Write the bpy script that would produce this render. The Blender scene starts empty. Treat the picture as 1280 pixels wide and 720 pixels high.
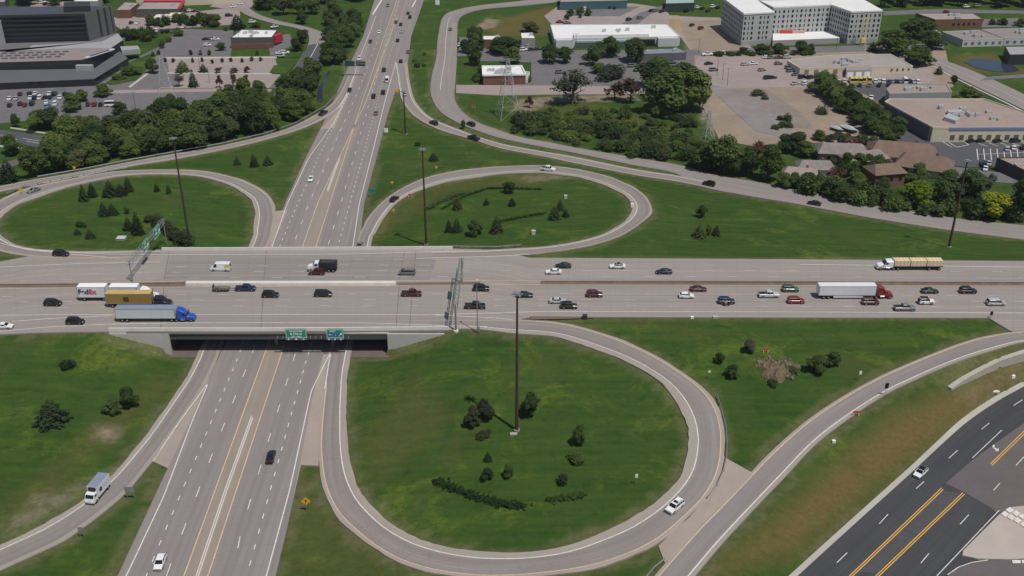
import bpy, bmesh, math, random
import numpy as np
from mathutils import Vector, Matrix
R = math.radians
random.seed(7)
rng = np.random.default_rng(7)
SC = bpy.context.scene
COL = SC.collection

# ------------------------------------------------------------------ camera, sky, sun, exposure
CAM_H, PITCH, FPX = 145.5, R(27.53), 1297.0
cd = bpy.data.cameras.new('camera'); cam = bpy.data.objects.new('camera', cd); COL.objects.link(cam)
cam.location = (0, 0, CAM_H); cam.rotation_euler = (math.pi/2 - PITCH, 0, 0)
cd.sensor_width = 36; cd.lens = FPX/1280*36; cd.clip_end = 9000; cd.clip_start = 2
SC.camera = cam
SUN_EL, SUN_AZ = 65.0, 138.0          # compass azimuth with +Y as north
w = bpy.data.worlds.new('World'); SC.world = w; w.use_nodes = True
nt = w.node_tree; bg = nt.nodes['Background']
sky = nt.nodes.new('ShaderNodeTexSky'); sky.sky_type = 'NISHITA'; sky.sun_disc = False
sky.sun_elevation = R(SUN_EL); sky.sun_rotation = R(SUN_AZ)
nt.links.new(sky.outputs[0], bg.inputs[0]); bg.inputs[1].default_value = 0.065
sd = bpy.data.lights.new('sun', 'SUN'); sun = bpy.data.objects.new('sun', sd); COL.objects.link(sun)
sd.energy = 3.45; sd.angle = R(0.53); sd.color = (1.0, 0.955, 0.9)
sv = Vector((math.sin(R(SUN_AZ))*math.cos(R(SUN_EL)), math.cos(R(SUN_AZ))*math.cos(R(SUN_EL)), math.sin(R(SUN_EL))))
sun.rotation_euler = sv.to_track_quat('Z', 'Y').to_euler(); sun.location = sv*500
SC.view_settings.view_transform = 'Standard'; SC.view_settings.look = 'None'
SC.view_settings.exposure = 0.0; SC.view_settings.gamma = 1.0
SC.view_settings.use_curve_mapping = False

# ------------------------------------------------------------------ projection helpers
CT, ST = math.cos(PITCH), math.sin(PITCH)
def U(px, py, z=0.0):
    dx, dy = (px-640)/FPX, (py-360)/FPX
    d = Vector((dx, CT - dy*ST, -ST - dy*CT))
    t = (z-CAM_H)/d.z
    return Vector((d.x*t, d.y*t, z))
def depth(p): return p.y*CT + (CAM_H-p.z)*ST
def ppm(p): return FPX/depth(p)                    # pixels per metre, across
def vpm(p):                                         # pixels per metre, upward
    q = Vector((p.x, p.y, p.z+1)); return pj(p)[1]-pj(q)[1]
def pj(p):
    z = depth(p); yy = p.y*ST + (p.z-CAM_H)*CT
    return 640+FPX*p.x/z, 360-FPX*yy/z

# ------------------------------------------------------------------ materials
MATS = {}
def nodes(name):
    m = bpy.data.materials.new(name); m.use_nodes = True
    return m, m.node_tree, m.node_tree.nodes['Principled BSDF']
def mixc(t, f, a, b, mode='MIX'):
    n = t.nodes.new('ShaderNodeMix'); n.data_type = 'RGBA'; n.blend_type = mode
    for s, v in ((0, f), (6, a), (7, b)):
        if hasattr(v, 'is_output'): t.links.new(v, n.inputs[s])
        else: n.inputs[s].default_value = v if s == 0 else (*v[:3], 1)
    return n.outputs[2]
def noise(t, vec, scale, detail=4, rough=.55, dist=0):
    n = t.nodes.new('ShaderNodeTexNoise'); n.inputs['Scale'].default_value = scale
    n.inputs['Detail'].default_value = detail; n.inputs['Roughness'].default_value = rough
    n.inputs['Distortion'].default_value = dist
    if vec is not None: t.links.new(vec, n.inputs['Vector'])
    return n.outputs['Fac']
def ramp(t, f, lo, hi):
    n = t.nodes.new('ShaderNodeMapRange'); t.links.new(f, n.inputs[0])
    n.inputs[1].default_value = lo; n.inputs[2].default_value = hi; n.clamp = True
    return n.outputs[0]
def coord(t, which='Object', scale=(1, 1, 1), rot=(0, 0, 0)):
    c = t.nodes.new('ShaderNodeTexCoord'); mp = t.nodes.new('ShaderNodeMapping')
    mp.inputs['Scale'].default_value = scale; mp.inputs['Rotation'].default_value = rot
    t.links.new(c.outputs[which], mp.inputs['Vector']); return mp.outputs[0]
def sh(c, k): return tuple(min(1, v*k) for v in c[:3])
def M(name, c=None, var=.18, scale=.6, rough=.8, metal=0.0, coat=0.0, spec=.4):
    """plain weathered surface: base colour with two scales of procedural variation"""
    if name in MATS: return MATS[name]
    m, t, p = nodes(name)
    v = coord(t)
    f1 = ramp(t, noise(t, v, scale, 5), .3, .7)
    f2 = ramp(t, noise(t, v, scale*7, 3), .3, .7)
    col = mixc(t, f1, sh(c, 1-var), sh(c, 1+var))
    col = mixc(t, .35, col, mixc(t, f2, sh(c, 1-var*1.3), sh(c, 1+var*1.3)))
    t.links.new(col, p.inputs['Base Color'])
    p.inputs['Roughness'].default_value = rough; p.inputs['Metallic'].default_value = metal
    p.inputs['Coat Weight'].default_value = coat; p.inputs['Specular IOR Level'].default_value = spec
    MATS[name] = m; return m
def pave(name, c, uv=False, streak=.14, patch=.1, tint=None, crack=.0, rough=.88, lane=0.0):
    """pavement: long streaks along the traffic (u), wheel tracks across (v), patches, grit, cracks"""
    if name in MATS: return MATS[name]
    m, t, p = nodes(name)
    ob = coord(t)
    if uv:
        s1 = ramp(t, noise(t, coord(t, 'UV', (.012, .55, 1)), 1, 3), .3, .7)
        s2 = ramp(t, noise(t, coord(t, 'UV', (.05, 2.2, 1)), 1, 4), .3, .7)
        s3 = ramp(t, noise(t, coord(t, 'UV', (.004, .16, 1)), 1, 2), .35, .65)
    else:
        s1 = ramp(t, noise(t, ob, .06, 4), .3, .7); s2 = ramp(t, noise(t, ob, .3, 4), .3, .7)
        s3 = ramp(t, noise(t, ob, .02, 3), .35, .65)
    tint = tint or (c[0]*.86, c[1]*.9, c[2]*.93)
    a = mixc(t, s1, sh(c, 1-streak), sh(c, 1+streak))
    b = mixc(t, s2, sh(c, 1-streak*1.2), sh(c, 1+streak*1.2))
    col = mixc(t, .45, a, b)
    col = mixc(t, s3, col, mixc(t, .55, col, tint))
    if lane:      # wheel tracks along every lane, resurfaced strips, faint slab joints
        sx = t.nodes.new('ShaderNodeSeparateXYZ'); t.links.new(coord(t, 'UV'), sx.inputs[0])
        def mth(op, a, b=None):
            n = t.nodes.new('ShaderNodeMath'); n.operation = op
            for i, v in enumerate((a, b)):
                if v is None: continue
                if hasattr(v, 'is_output'): t.links.new(v, n.inputs[i])
                else: n.inputs[i].default_value = v
            return n.outputs[0]
        wv = mth('SINE', mth('MULTIPLY', sx.outputs[1], math.tau/1.84)); tr = ramp(t, wv, -.2, 1)
        gate = ramp(t, noise(t, coord(t, 'UV', (.006, .13, 1)), 1, 2), .35, .65)
        col = mixc(t, mth('MULTIPLY', mth('MULTIPLY', tr, gate), lane), col, sh(c, .62))
        st = ramp(t, noise(t, coord(t, 'UV', (.0035, .30, 1)), 1, 1), .50, .57)
        col = mixc(t, mth('MULTIPLY', st, lane*.8), col, sh(c, .66))
        jt = ramp(t, mth('FRACT', mth('MULTIPLY', sx.outputs[0], 1/6.1)), .975, .985)
        col = mixc(t, mth('MULTIPLY', jt, lane*.9), col, sh(c, .55))
        oil = ramp(t, noise(t, coord(t, 'UV', (.15, 1.2, 1)), 1, 5, .7), .62, .8)
        col = mixc(t, mth('MULTIPLY', oil, lane*1.2), col, sh(c, .5))
    f = ramp(t, noise(t, ob, .09, 6, .65), .42, .75)
    fm = t.nodes.new('ShaderNodeMath'); fm.operation = 'MULTIPLY'; t.links.new(f, fm.inputs[0]); fm.inputs[1].default_value = patch*4
    col = mixc(t, fm.outputs[0], col, sh(c, .74))
    g = ramp(t, noise(t, ob, 3.2, 4, .7), .25, .75)
    col = mixc(t, g, mixc(t, .88, sh(c, .6), col), col)
    if crack:
        vo = t.nodes.new('ShaderNodeTexVoronoi'); vo.feature = 'DISTANCE_TO_EDGE'
        vo.inputs['Scale'].default_value = .16; vo.inputs['Randomness'].default_value = .9
        t.links.new(coord(t, 'Object', (1, 1.6, 1)), vo.inputs['Vector'])
        k = ramp(t, vo.outputs['Distance'], .012, .03)
        col = mixc(t, k, mixc(t, crack, col, sh(c, .45)), col)
    t.links.new(col, p.inputs['Base Color']); p.inputs['Roughness'].default_value = rough
    p.inputs['Specular IOR Level'].default_value = .25
    MATS[name] = m; return m
def paintline(name, c, wear=.35):
    if name in MATS: return MATS[name]
    m, t, p = nodes(name)
    f = ramp(t, noise(t, coord(t), 1.3, 5, .7), .45, .8)
    fm = t.nodes.new('ShaderNodeMath'); fm.operation = 'MULTIPLY'; t.links.new(f, fm.inputs[0]); fm.inputs[1].default_value = wear*2
    t.links.new(mixc(t, fm.outputs[0], c, sh(c, .45)), p.inputs['Base Color'])
    p.inputs['Roughness'].default_value = .7; MATS[name] = m; return m
def carpaint(name, c, metal=.0, rough=.28):
    if name in MATS: return MATS[name]
    m, t, p = nodes(name)
    f = ramp(t, noise(t, coord(t), 1.6, 3), .3, .7)
    t.links.new(mixc(t, f, sh(c, .9), sh(c, 1.06)), p.inputs['Base Color'])
    p.inputs['Roughness'].default_value = rough; p.inputs['Metallic'].default_value = metal
    p.inputs['Coat Weight'].default_value = .6; p.inputs['Coat Roughness'].default_value = .08
    MATS[name] = m; return m
def leafmat(name, c, c2):
    """foliage: clumps of lighter and darker leaves, a different cast for every plant"""
    if name in MATS: return MATS[name]
    m, t, p = nodes(name)
    oi = t.nodes.new('ShaderNodeObjectInfo')
    f = ramp(t, noise(t, coord(t), 4.5, 3, .6), .3, .7)
    col = mixc(t, f, c, c2)
    hs = t.nodes.new('ShaderNodeHueSaturation'); t.links.new(col, hs.inputs['Color'])
    mr = t.nodes.new('ShaderNodeMapRange'); t.links.new(oi.outputs['Random'], mr.inputs[0])
    mr.inputs[3].default_value = .66; mr.inputs[4].default_value = 1.42; t.links.new(mr.outputs[0], hs.inputs['Value'])
    m2 = t.nodes.new('ShaderNodeMath'); m2.operation = 'MULTIPLY_ADD'; t.links.new(oi.outputs['Random'], m2.inputs[0])
    m2.inputs[1].default_value = -.05; m2.inputs[2].default_value = .515; t.links.new(m2.outputs[0], hs.inputs['Hue'])
    t.links.new(hs.outputs[0], p.inputs['Base Color']); p.inputs['Roughness'].default_value = .75
    p.inputs['Specular IOR Level'].default_value = .2
    tl = t.nodes.new('ShaderNodeBsdfTranslucent'); t.links.new(hs.outputs[0], tl.inputs[0]); ms = t.nodes.new('ShaderNodeMixShader'); ms.inputs[0].default_value = .38
    t.links.new(p.outputs[0], ms.inputs[1]); t.links.new(tl.outputs[0], ms.inputs[2]); t.links.new(ms.outputs[0], t.nodes['Material Output'].inputs[0])
    MATS[name] = m; return m
def rgb(r, g, b):                       # sRGB 0-255 -> linear
    f = lambda v: (v/12.92 if v <= .04045 else ((v+.055)/1.055)**2.4)
    return (f(r/255), f(g/255), f(b/255))

# ------------------------------------------------------------------ mesh helpers
def link(o): COL.objects.link(o); return o
def tag(o, label=None, cat=None, group=None, kind=None):
    if label: o['label'] = label
    if cat: o['category'] = cat
    if group: o['group'] = group
    if kind: o['kind'] = kind
    return o
def obj(name, bm, mats, parent=None, kind=None, smooth=False):
    me = bpy.data.meshes.new(name); bm.normal_update(); bm.to_mesh(me); bm.free()
    for m in (mats if isinstance(mats, (list, tuple)) else [mats]): me.materials.append(m)
    if smooth: me.shade_smooth()
    o = link(bpy.data.objects.new(name, me))
    if parent is not None: o.parent = parent
    if kind: o['kind'] = kind
    return o
def empty(name, loc, rz=0, label=None, cat=None, group=None):
    o = link(bpy.data.objects.new(name, None)); o.location = loc; o.rotation_euler = (0, 0, rz)
    o.empty_display_size = .5
    return tag(o, label, cat, group)
def box(bm, c, s, rz=0, mi=0, taper=1.0):
    x, y, z = s[0]/2, s[1]/2, s[2]/2
    vs = []
    for dz in (-1, 1):
        k = taper if dz > 0 else 1
        for dx, dy in ((-1, -1), (1, -1), (1, 1), (-1, 1)):
            px, py = dx*x*k, dy*y*k
            vs.append(bm.verts.new((c[0]+px*math.cos(rz)-py*math.sin(rz), c[1]+px*math.sin(rz)+py*math.cos(rz), c[2]+dz*z)))
    for f in ((3, 2, 1, 0), (4, 5, 6, 7), (0, 1, 5, 4), (1, 2, 6, 5), (2, 3, 7, 6), (3, 0, 4, 7)):
        bm.faces.new([vs[i] for i in f]).material_index = mi
def cyl(bm, a, b, r0, r1=None, n=8, mi=0, cap=True):
    a, b = Vector(a), Vector(b); r1 = r0 if r1 is None else r1
    d = (b-a).normalized(); u = d.orthogonal().normalized(); v = d.cross(u)
    A = [bm.verts.new(a+(u*math.cos(i*math.tau/n)+v*math.sin(i*math.tau/n))*r0) for i in range(n)]
    B = [bm.verts.new(b+(u*math.cos(i*math.tau/n)+v*math.sin(i*math.tau/n))*r1) for i in range(n)]
    for i in range(n): bm.faces.new((A[i], A[(i+1) % n], B[(i+1) % n], B[i])).material_index = mi
    if cap: bm.faces.new(A[::-1]).material_index = mi; bm.faces.new(B).material_index = mi
def prism(bm, pts, z0, z1, mi=0, mtop=None, shrink=None):
    """vertical prism over a polygon of (x, y); z1 may be a list of heights"""
    if sum(pts[i-1][0]*pts[i][1]-pts[i][0]*pts[i-1][1] for i in range(len(pts))) < 0: pts = list(pts)[::-1]
    A = [bm.verts.new((p[0], p[1], z0)) for p in pts]; B = [bm.verts.new((p[0], p[1], z1)) for p in pts]
    n = len(pts)
    for i in range(n): bm.faces.new((A[i], A[(i+1) % n], B[(i+1) % n], B[i])).material_index = mi
    bm.faces.new(B).material_index = mi if mtop is None else mtop
    bm.faces.new(A[::-1]).material_index = mi
def text_mesh(name, body, size, bold=.0, extrude=.006):
    cu = bpy.data.curves.new(name, 'FONT'); cu.body = body; cu.size = size; cu.extrude = extrude; cu.offset = bold
    cu.align_x = 'CENTER'; cu.align_y = 'CENTER'
    o = bpy.data.objects.new(name, cu); COL.objects.link(o)
    dg = bpy.context.evaluated_depsgraph_get()
    me = bpy.data.meshes.new_from_object(o.evaluated_get(dg)); me.name = name
    bpy.data.objects.remove(o); bpy.data.curves.remove(cu)
    return me
def text(name, body, size, mat, parent, loc, rot=(math.pi/2, 0, 0), bold=.0):
    me = text_mesh(name, body, size, bold); me.materials.clear(); me.materials.append(mat)
    o = link(bpy.data.objects.new(name, me)); o.parent = parent; o.location = loc; o.rotation_euler = rot
    return o

# ------------------------------------------------------------------ ribbons (roads described by both edges)
def crom(P, n):
    P = np.array(P, float); out = []
    P = np.vstack([2*P[0]-P[1], P, 2*P[-1]-P[-2]])
    for i in range(1, len(P)-2):
        p0, p1, p2, p3 = P[i-1:i+3]
        k = max(1, int(np.linalg.norm((p2-p1)[:2])/n)+1)
        for s in range(k):
            t = s/k
            out.append(.5*((2*p1)+(-p0+p2)*t+(2*p0-5*p1+4*p2-p3)*t*t+(-p0+3*p1-3*p2+p3)*t**3))
    out.append(P[-2]); return np.array(out)
RIBS = []
class Rib:
    def __init__(s, rows, step=3.0, smooth=True):
        """rows: (ax, ay, bx, by, z[, zb]) picture points of the two edges and their height"""
        D = []
        for r in rows:
            za = r[4]; zb = r[5] if len(r) > 5 else za
            D.append([*U(r[0], r[1], za), *U(r[2], r[3], zb)])
        if smooth:
            C = crom(D, step)
        else:
            D = np.array(D); C = [D[0]]
            for i in range(1, len(D)):
                k = max(1, int(np.linalg.norm((D[i]-D[i-1])[:2])/step))
                for j in range(1, k+1): C.append(D[i-1]+(D[i]-D[i-1])*j/k)
            C = np.array(C)
        s.A, s.B = C[:, :3], C[:, 3:]
        m = (s.A+s.B)/2; s.m = m
        s.u = np.concatenate([[0], np.cumsum(np.linalg.norm(np.diff(m, axis=0), axis=1))])
        s.wd = np.linalg.norm(s.B-s.A, axis=1)
        RIBS.append(s)
    def at(s, f):
        f = np.asarray(f, float)
        if f.ndim == 0: f = np.full(len(s.A), float(f))
        return s.A+(s.B-s.A)*f[:, None]
    def strip(s, name, f0, f1, mat, off=0.0, skirt=0.0, rng_=None, kind='structure'):
        a, b = s.at(f0), s.at(f1)
        i0, i1 = (0, len(a)) if rng_ is None else (int(rng_[0]*len(a)), max(2, int(rng_[1]*len(a))))
        a, b, u = a[i0:i1].copy(), b[i0:i1].copy(), s.u[i0:i1]
        a[:, 2] += off; b[:, 2] += off
        wd = np.linalg.norm(b-a, axis=1)
        bm = bmesh.new(); uvl = bm.loops.layers.uv.new('UVMap')
        cols = [a, b]; vv = [np.zeros(len(a)), wd]
        if skirt:
            d = np.array([0, 0, skirt]); cols = [a-d, a, b, b-d]; vv = [-np.ones(len(a)), vv[0], wd, wd+1]
        V = [[bm.verts.new(p) for p in c] for c in cols]
        for k in range(len(cols)-1):
            for i in range(len(a)-1):
                f = bm.faces.new((V[k][i], V[k+1][i], V[k+1][i+1], V[k][i+1]))
                for l, (kk, ii) in zip(f.loops, ((k, i), (k+1, i), (k+1, i+1), (k, i+1))):
                    l[uvl].uv = (u[ii], vv[kk][ii])
        bm.faces.ensure_lookup_table()
        top = bm.faces[len(a)-1 if skirt else 0]; top.normal_update()
        if top.normal.z < 0: bmesh.ops.reverse_faces(bm, faces=bm.faces[:])
        return obj(name, bm, mat, kind=kind)
    def line(s, name, f, width, mat, off=.05, dash=None, rng_=None, bm=None):
        c = s.at(f); i0, i1 = (0, len(c)) if rng_ is None else (int(rng_[0]*len(c)), int(rng_[1]*len(c)))
        return poly_line(name, c[i0:i1], width, mat, off, dash)
def poly_line(name, c, width, mat, off=.05, dash=None, kind='structure', bm=None):
    """painted line along world points, optionally dashed (on, off) metres"""
    c = np.array(c, float); own = bm is None
    bm = bm or bmesh.new()
    seg = np.linalg.norm(np.diff(c, axis=0), axis=1); u = np.concatenate([[0], np.cumsum(seg)])
    def P(d): return np.array([np.interp(d, u, c[:, k]) for k in range(3)])
    spans = [(0, u[-1])] if not dash else [(d, min(d+dash[0], u[-1])) for d in np.arange(random.random()*dash[1], u[-1], dash[0]+dash[1])]
    for a, b in spans:
        n = max(1, int((b-a)/3)); pts = [P(a+(b-a)*i/n) for i in range(n+1)]
        prev = None
        for i, p in enumerate(pts):
            d = pts[min(i+1, n)]-pts[max(i-1, 0)]; L = math.hypot(d[0], d[1]) or 1
            nx, ny = -d[1]/L*width/2, d[0]/L*width/2
            q = (bm.verts.new((p[0]-nx, p[1]-ny, p[2]+off)), bm.verts.new((p[0]+nx, p[1]+ny, p[2]+off)))
            if prev:
                f = bm.faces.new((prev[0], q[0], q[1], prev[1])); f.normal_update()
                if f.normal.z < 0: f.normal_flip()
            prev = q
    if own: return obj(name, bm, mat, kind=kind)
def stripe(pts, z, bm, width=.2, off=.05, dash=None):
    c = [U(x, y, z) for x, y in pts]; D = []
    for i in range(len(c)-1):
        k = max(1, int((c[i+1]-c[i]).length/4))
        D += [c[i]+(c[i+1]-c[i])*j/k for j in range(k)]
    D.append(c[-1]); poly_line('', D, width, None, off, dash, bm=bm)
# ------------------------------------------------------------------ pavement colours
CONC = pave('highway_concrete', (.312, .274, .243), True, .13, .07, lane=.30, crack=.0)
SHLD = pave('shoulder_concrete', (.345, .297, .252), True, .14, .1)
LANE = pave('ramp_asphalt', (.266, .233, .212), True, .17, .1, crack=.1, lane=.42)
FWY = pave('freeway_concrete', (.260, .230, .213), True, .15, .06, lane=.32, crack=.0)
TAN = pave('median_concrete', (.295, .248, .206), True, .1, .08)
DECKG = pave('bridge_deck_surface', (.278, .252, .229), True, .14, .05, lane=.42)
NEWASP = pave('new_asphalt', (.066, .066, .070), True, .18, .12, lane=.5)
OLDASP = pave('old_asphalt', (.135, .118, .116), False, .12, .1, crack=.12)
LOTASP = pave('lot_asphalt', (.165, .155, .155), False, .14, .12, crack=.3)
LOTPINK = pave('lot_concrete', (.33, .27, .245), False, .12, .1, crack=.2)
LOTDARK = pave('dark_lot_asphalt', (.092, .092, .095), False, .12, .1)
STREET = pave('street_concrete', (.28, .247, .225), True, .14, .1, crack=.1, lane=.25)
KERB = pave('kerb_concrete', (.46, .43, .37), False, .1, .08)
WALLC = pave('wall_concrete', (.50, .475, .43), False, .08, .1)
DIRT = pave('bare_dirt', (.30, .235, .175), False, .25, .15)
WHITE = paintline('white_road_paint', (.68, .66, .62), .42)
YELL = paintline('faded_yellow_paint', (.62, .47, .30), .4)
YELLN = paintline('yellow_road_paint', (.72, .40, .07), .25)
WATER, _t, _p = nodes('water')
_p.inputs['Base Color'].default_value = (.03, .04, .06, 1); _p.inputs['Roughness'].default_value = .12

Z7 = 7.0
# ------------------------------------------------------------------ east-west highway
ew_rows = [(-260, 331, -260, 432), (-120, 329.5, -120, 424), (0, 327, 0, 418), (34, 320.6, 40, 416), (100, 318, 130, 414.3),
           (204, 312.4, 207, 414.3), (330, 312, 330, 414.3), (450, 311.5, 450, 413.6), (565, 310.6, 560, 412.5), (600, 311.5, 600, 408.5),
           (640, 316.5, 640, 402.5), (661, 322, 662, 396.3), (760, 322.6, 760, 396), (1000, 324, 1000, 396.8), (1240, 326, 1236, 397.2),
           (1263, 326.1, 1262, 413), (1290, 326.2, 1300, 426), (1420, 327.5, 1440, 440), (1560, 329, 1580, 455)]
EW = Rib([(*r, Z7) for r in ew_rows], 4, smooth=False)
# freeway running north-south, one level below
fw_rows = [(73, 860, 296, 860), (109, 790, 321, 790), (147, 720, 344.5, 720), (178, 653, 361, 650), (213, 578, 376, 582), (241, 520, 395, 500),
           (262, 472, 407, 465), (276, 441, 416, 441), (337, 306, 449, 306), (356, 255, 455, 255), (383, 195, 470, 199), (406, 150, 484, 145),
           (420, 119, 495, 112), (434, 86, 509, 84), (454, 45, 514, 45), (468, 0, 530, 0), (480, -40, 546, -40), (497, -100, 560, -100)]
FW = Rib([(*r, 0) for r in fw_rows], 4, smooth=False)
# north-west loop, under the bridge, out along the south-west ramp   (outer edge ; inner edge ; z)
nw_rows = [(200, 321, 200, 312.6, 7), (120, 323, 112, 314, 7), (60, 322, 56, 312, 7), (34, 320, 32, 309, 7), (0, 314, 15, 303.5, 6.9), (-24, 302, 1, 294, 6.7),
           (-34, 284, -4, 283, 6.3), (-20, 261, 3, 269, 5.8), (0, 250, 21, 256, 5.4), (30, 236, 47, 246, 5), (56, 230, 84, 234, 4.5), (112, 219, 122, 225, 3.8),
           (159, 213, 159, 219, 3.2), (220, 212, 220, 218, 2.5), (257, 214, 257, 222, 1.9), (295, 222, 286, 231, 1.3), (317, 231, 302, 240, .8), (332, 240, 314, 249, .5),
           (341, 252, 318, 258, .3), (345, 270, 319, 271, .1), (342, 287, 317, 286, 0), (336, 306, 312, 306, 0), (281, 425, 255, 425, 0), (273, 445, 247, 445, 0), (258, 478, 231, 475, 0),
           (238, 510, 208, 508, 0), (213, 545, 187, 539, 0), (190, 576, 165, 566, .1), (160, 613, 140, 594, .2), (124, 644, 98, 629, .3), (80, 675.5, 56, 655, .5), (44, 693, 20, 672, .7),
           (0, 713, -25, 692, 1), (-60, 738, -85, 714, 1.4), (-150, 765, -175, 738, 2)]
NW = Rib(nw_rows, 2.5)
se_rows = [(540, 400, 540, 411.5, 7), (600, 400, 590, 410.5, 7), (640, 400, 636, 416, 7), (662, 399.7, 655, 417, 7), (706, 404, 696, 421, 6.9), (762, 419, 733, 432.5, 6.6), (815, 442, 776, 448, 6.1), (851, 464, 810, 466, 5.6),
           (878, 484, 833, 484, 5.1), (895, 504, 849, 506, 4.7), (904, 529, 859, 529, 4.2), (906, 555, 862, 555, 3.8), (902, 587, 856, 585, 3.4), (887, 618, 842, 607, 3), (860, 647, 818, 630, 2.6), (820, 680, 785, 651, 2.2),
           (771, 702, 749, 667, 1.7), (727, 713, 709, 682, 1.3), (682, 719, 664, 690, 1), (640, 722.5, 625, 691, .8), (600, 723, 590, 689, .6), (553, 718, 551, 682, .4), (509, 707, 518, 671, .2), (473, 689, 492, 657, .1),
           (447, 669, 472, 641, 0), (420, 643, 452, 617, 0), (404, 609, 440, 590, 0), (398, 569, 435, 564, 0), (399, 533, 433, 533, 0), (404, 489, 433, 489, 0), (411, 443, 438, 445, 0), (446, 306, 463.5, 306, 0),
           (450, 292, 469, 291, 0), (460, 272, 482, 269.5, .1), (474, 256, 496, 253, .3), (491, 242, 512, 243, .6), (515, 229, 530, 235.5, .9), (543, 219, 553, 228.5, 1.3), (581, 212, 585, 223, 1.9), (618, 208.5, 617, 218.5, 2.4), (648, 207, 646, 216, 2.9),
           (680, 207, 676, 215.5, 3.4), (706, 209, 697, 218, 3.9), (734, 214, 723, 221.5, 4.4), (762, 221, 748, 228.5, 4.9), (790, 232.5, 770, 238, 5.4), (805, 243, 783, 246, 5.8), (813, 254, 790.5, 256, 6.2), (814.5, 266, 789, 266, 6.5), (806, 275, 780, 277, 6.8),
           (791, 286, 764, 287.5, 7), (772, 296, 745, 295.5, 7), (744, 305, 717, 302.5, 7), (707, 312.5, 682, 308, 7), (660, 318, 642, 310.5, 7), (610, 321, 600, 312.3, 7), (540, 322.5, 540, 313.5, 7)]
SE = Rib(se_rows, 2.5)
# south-east outer ramp: upper-left edge ; right edge
or_rows = [(1440, 418, 1440, 436, 7), (1330, 414, 1340, 426, 7), (1280, 413.5, 1283, 427, 7), (1232, 420, 1240, 438, 6.7), (1197, 430, 1205, 449, 6.3), (1163, 443, 1174, 461, 5.8), (1129, 457, 1143, 475, 5.3), (1094, 473, 1110, 491, 4.9),
           (1049, 498, 1068, 518, 4.4), (1004, 529, 1022, 553, 4), (960, 568, 983, 594, 3.6), (940, 589, 961, 617, 3.4), (900, 631, 924, 656, 3), (873, 658, 897, 686, 2.7), (845, 689, 871, 717, 2.4), (818, 720, 844, 750, 2.1), (780, 768, 805, 800, 1.5), (730, 830, 755, 865, 1)]
ORP = Rib(or_rows, 3)
# north-west outer ramp (guard-railed) ; north-east outer ramp ; frontage road beside it
nwo_rows = [(436, 94, 443, 96, 0), (424, 118, 433, 121, 0), (407.5, 135, 420, 139, 0), (370, 156, 389, 156, 0), (332.5, 169, 351, 169, 0), (276, 182, 295, 183.5, .3), (220, 192, 220, 198.5, 1), (169, 201, 164, 207.5, 1.8), (103, 214, 99, 221, 2.6), (47, 223.5, 44, 231, 3.4), (0, 232.5, 0, 239.5, 4), (-60, 246, -60, 254, 4.6), (-160, 272, -160, 282, 5.5)]
NWO = Rib(nwo_rows, 2.5)
neo_rows = [(494, 79, 509, 78, 0), (497, 95, 512, 100, 0), (501, 120, 517, 121, 0), (510, 137, 524, 133, 0), (525, 150, 539, 147, 0), (552, 163, 563, 157.5, 0), (590, 174, 599, 171, 0), (627, 185.5, 632, 180.5, 0), (680, 195.5, 681, 189.5, 0), (715, 203, 717, 195.5, 0), (790, 218, 793, 211, 0), (842, 226, 848, 219.5, 0), (878, 233, 884, 227, 0)]
NEO = Rib(neo_rows, 2.5)
fr_rows = [(800, -28, 800, -22, 0), (720, -9, 722, -2, 0), (660, 0, 662, 6, 0), (600, 6.5, 607, 11, 0), (570, 12.5, 583, 17, 0), (554, 21, 573, 26, 0), (547.5, 46, 571.5, 47, 0), (545.5, 71, 571, 75, 0), (540, 94, 569.5, 97, 0), (538, 112, 568, 115, 0), (541, 125, 570, 128, 0), (550, 139, 581, 142, 0), (566, 150, 598, 153, 0), (590, 161, 618, 160.5, 0), (627, 173, 650, 171, 0), (680, 184, 690, 178.5, 0),
           (715, 190.5, 720, 184.5, 0), (790, 206, 797, 197.5, 0), (842, 216, 850, 206.5, 0), (877, 233, 890, 218, 0), (934, 244.5, 944, 227, 0), (994, 254.5, 1003, 239, 0), (1060, 267, 1068, 249.5, 0), (1100, 274, 1108, 258.5, 0), (1190, 288, 1196, 273, 0), (1280, 299.5, 1284, 282, 0), (1400, 315, 1404, 295, 0)]
FRR = Rib(fr_rows, 3)
# arterial road in the near corner: kerb edge ; right-hand edge
ar_rows = [(1420, 418, 1520, 520, 0), (1350, 444, 1450, 535, 0), (1280, 483, 1390, 560, 0), (1246, 502, 1350, 600, 0), (1207, 529, 1310, 632, 0), (1169, 563, 1262, 655, 0), (1138, 592, 1240, 676, 0), (1066, 657, 1180, 740, 0), (997, 720, 1110, 815, 0), (930, 782, 1030, 900, 0)]
AR = Rib(ar_rows, 3)

# ------------------------------------------------------------------ bridge frame of reference
XA, XB = U(208, 415, Z7).x, U(485.5, 415, Z7).x
YS = U(350, 414.3, Z7).y; YN = U(380, 311.8, Z7).y

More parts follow.
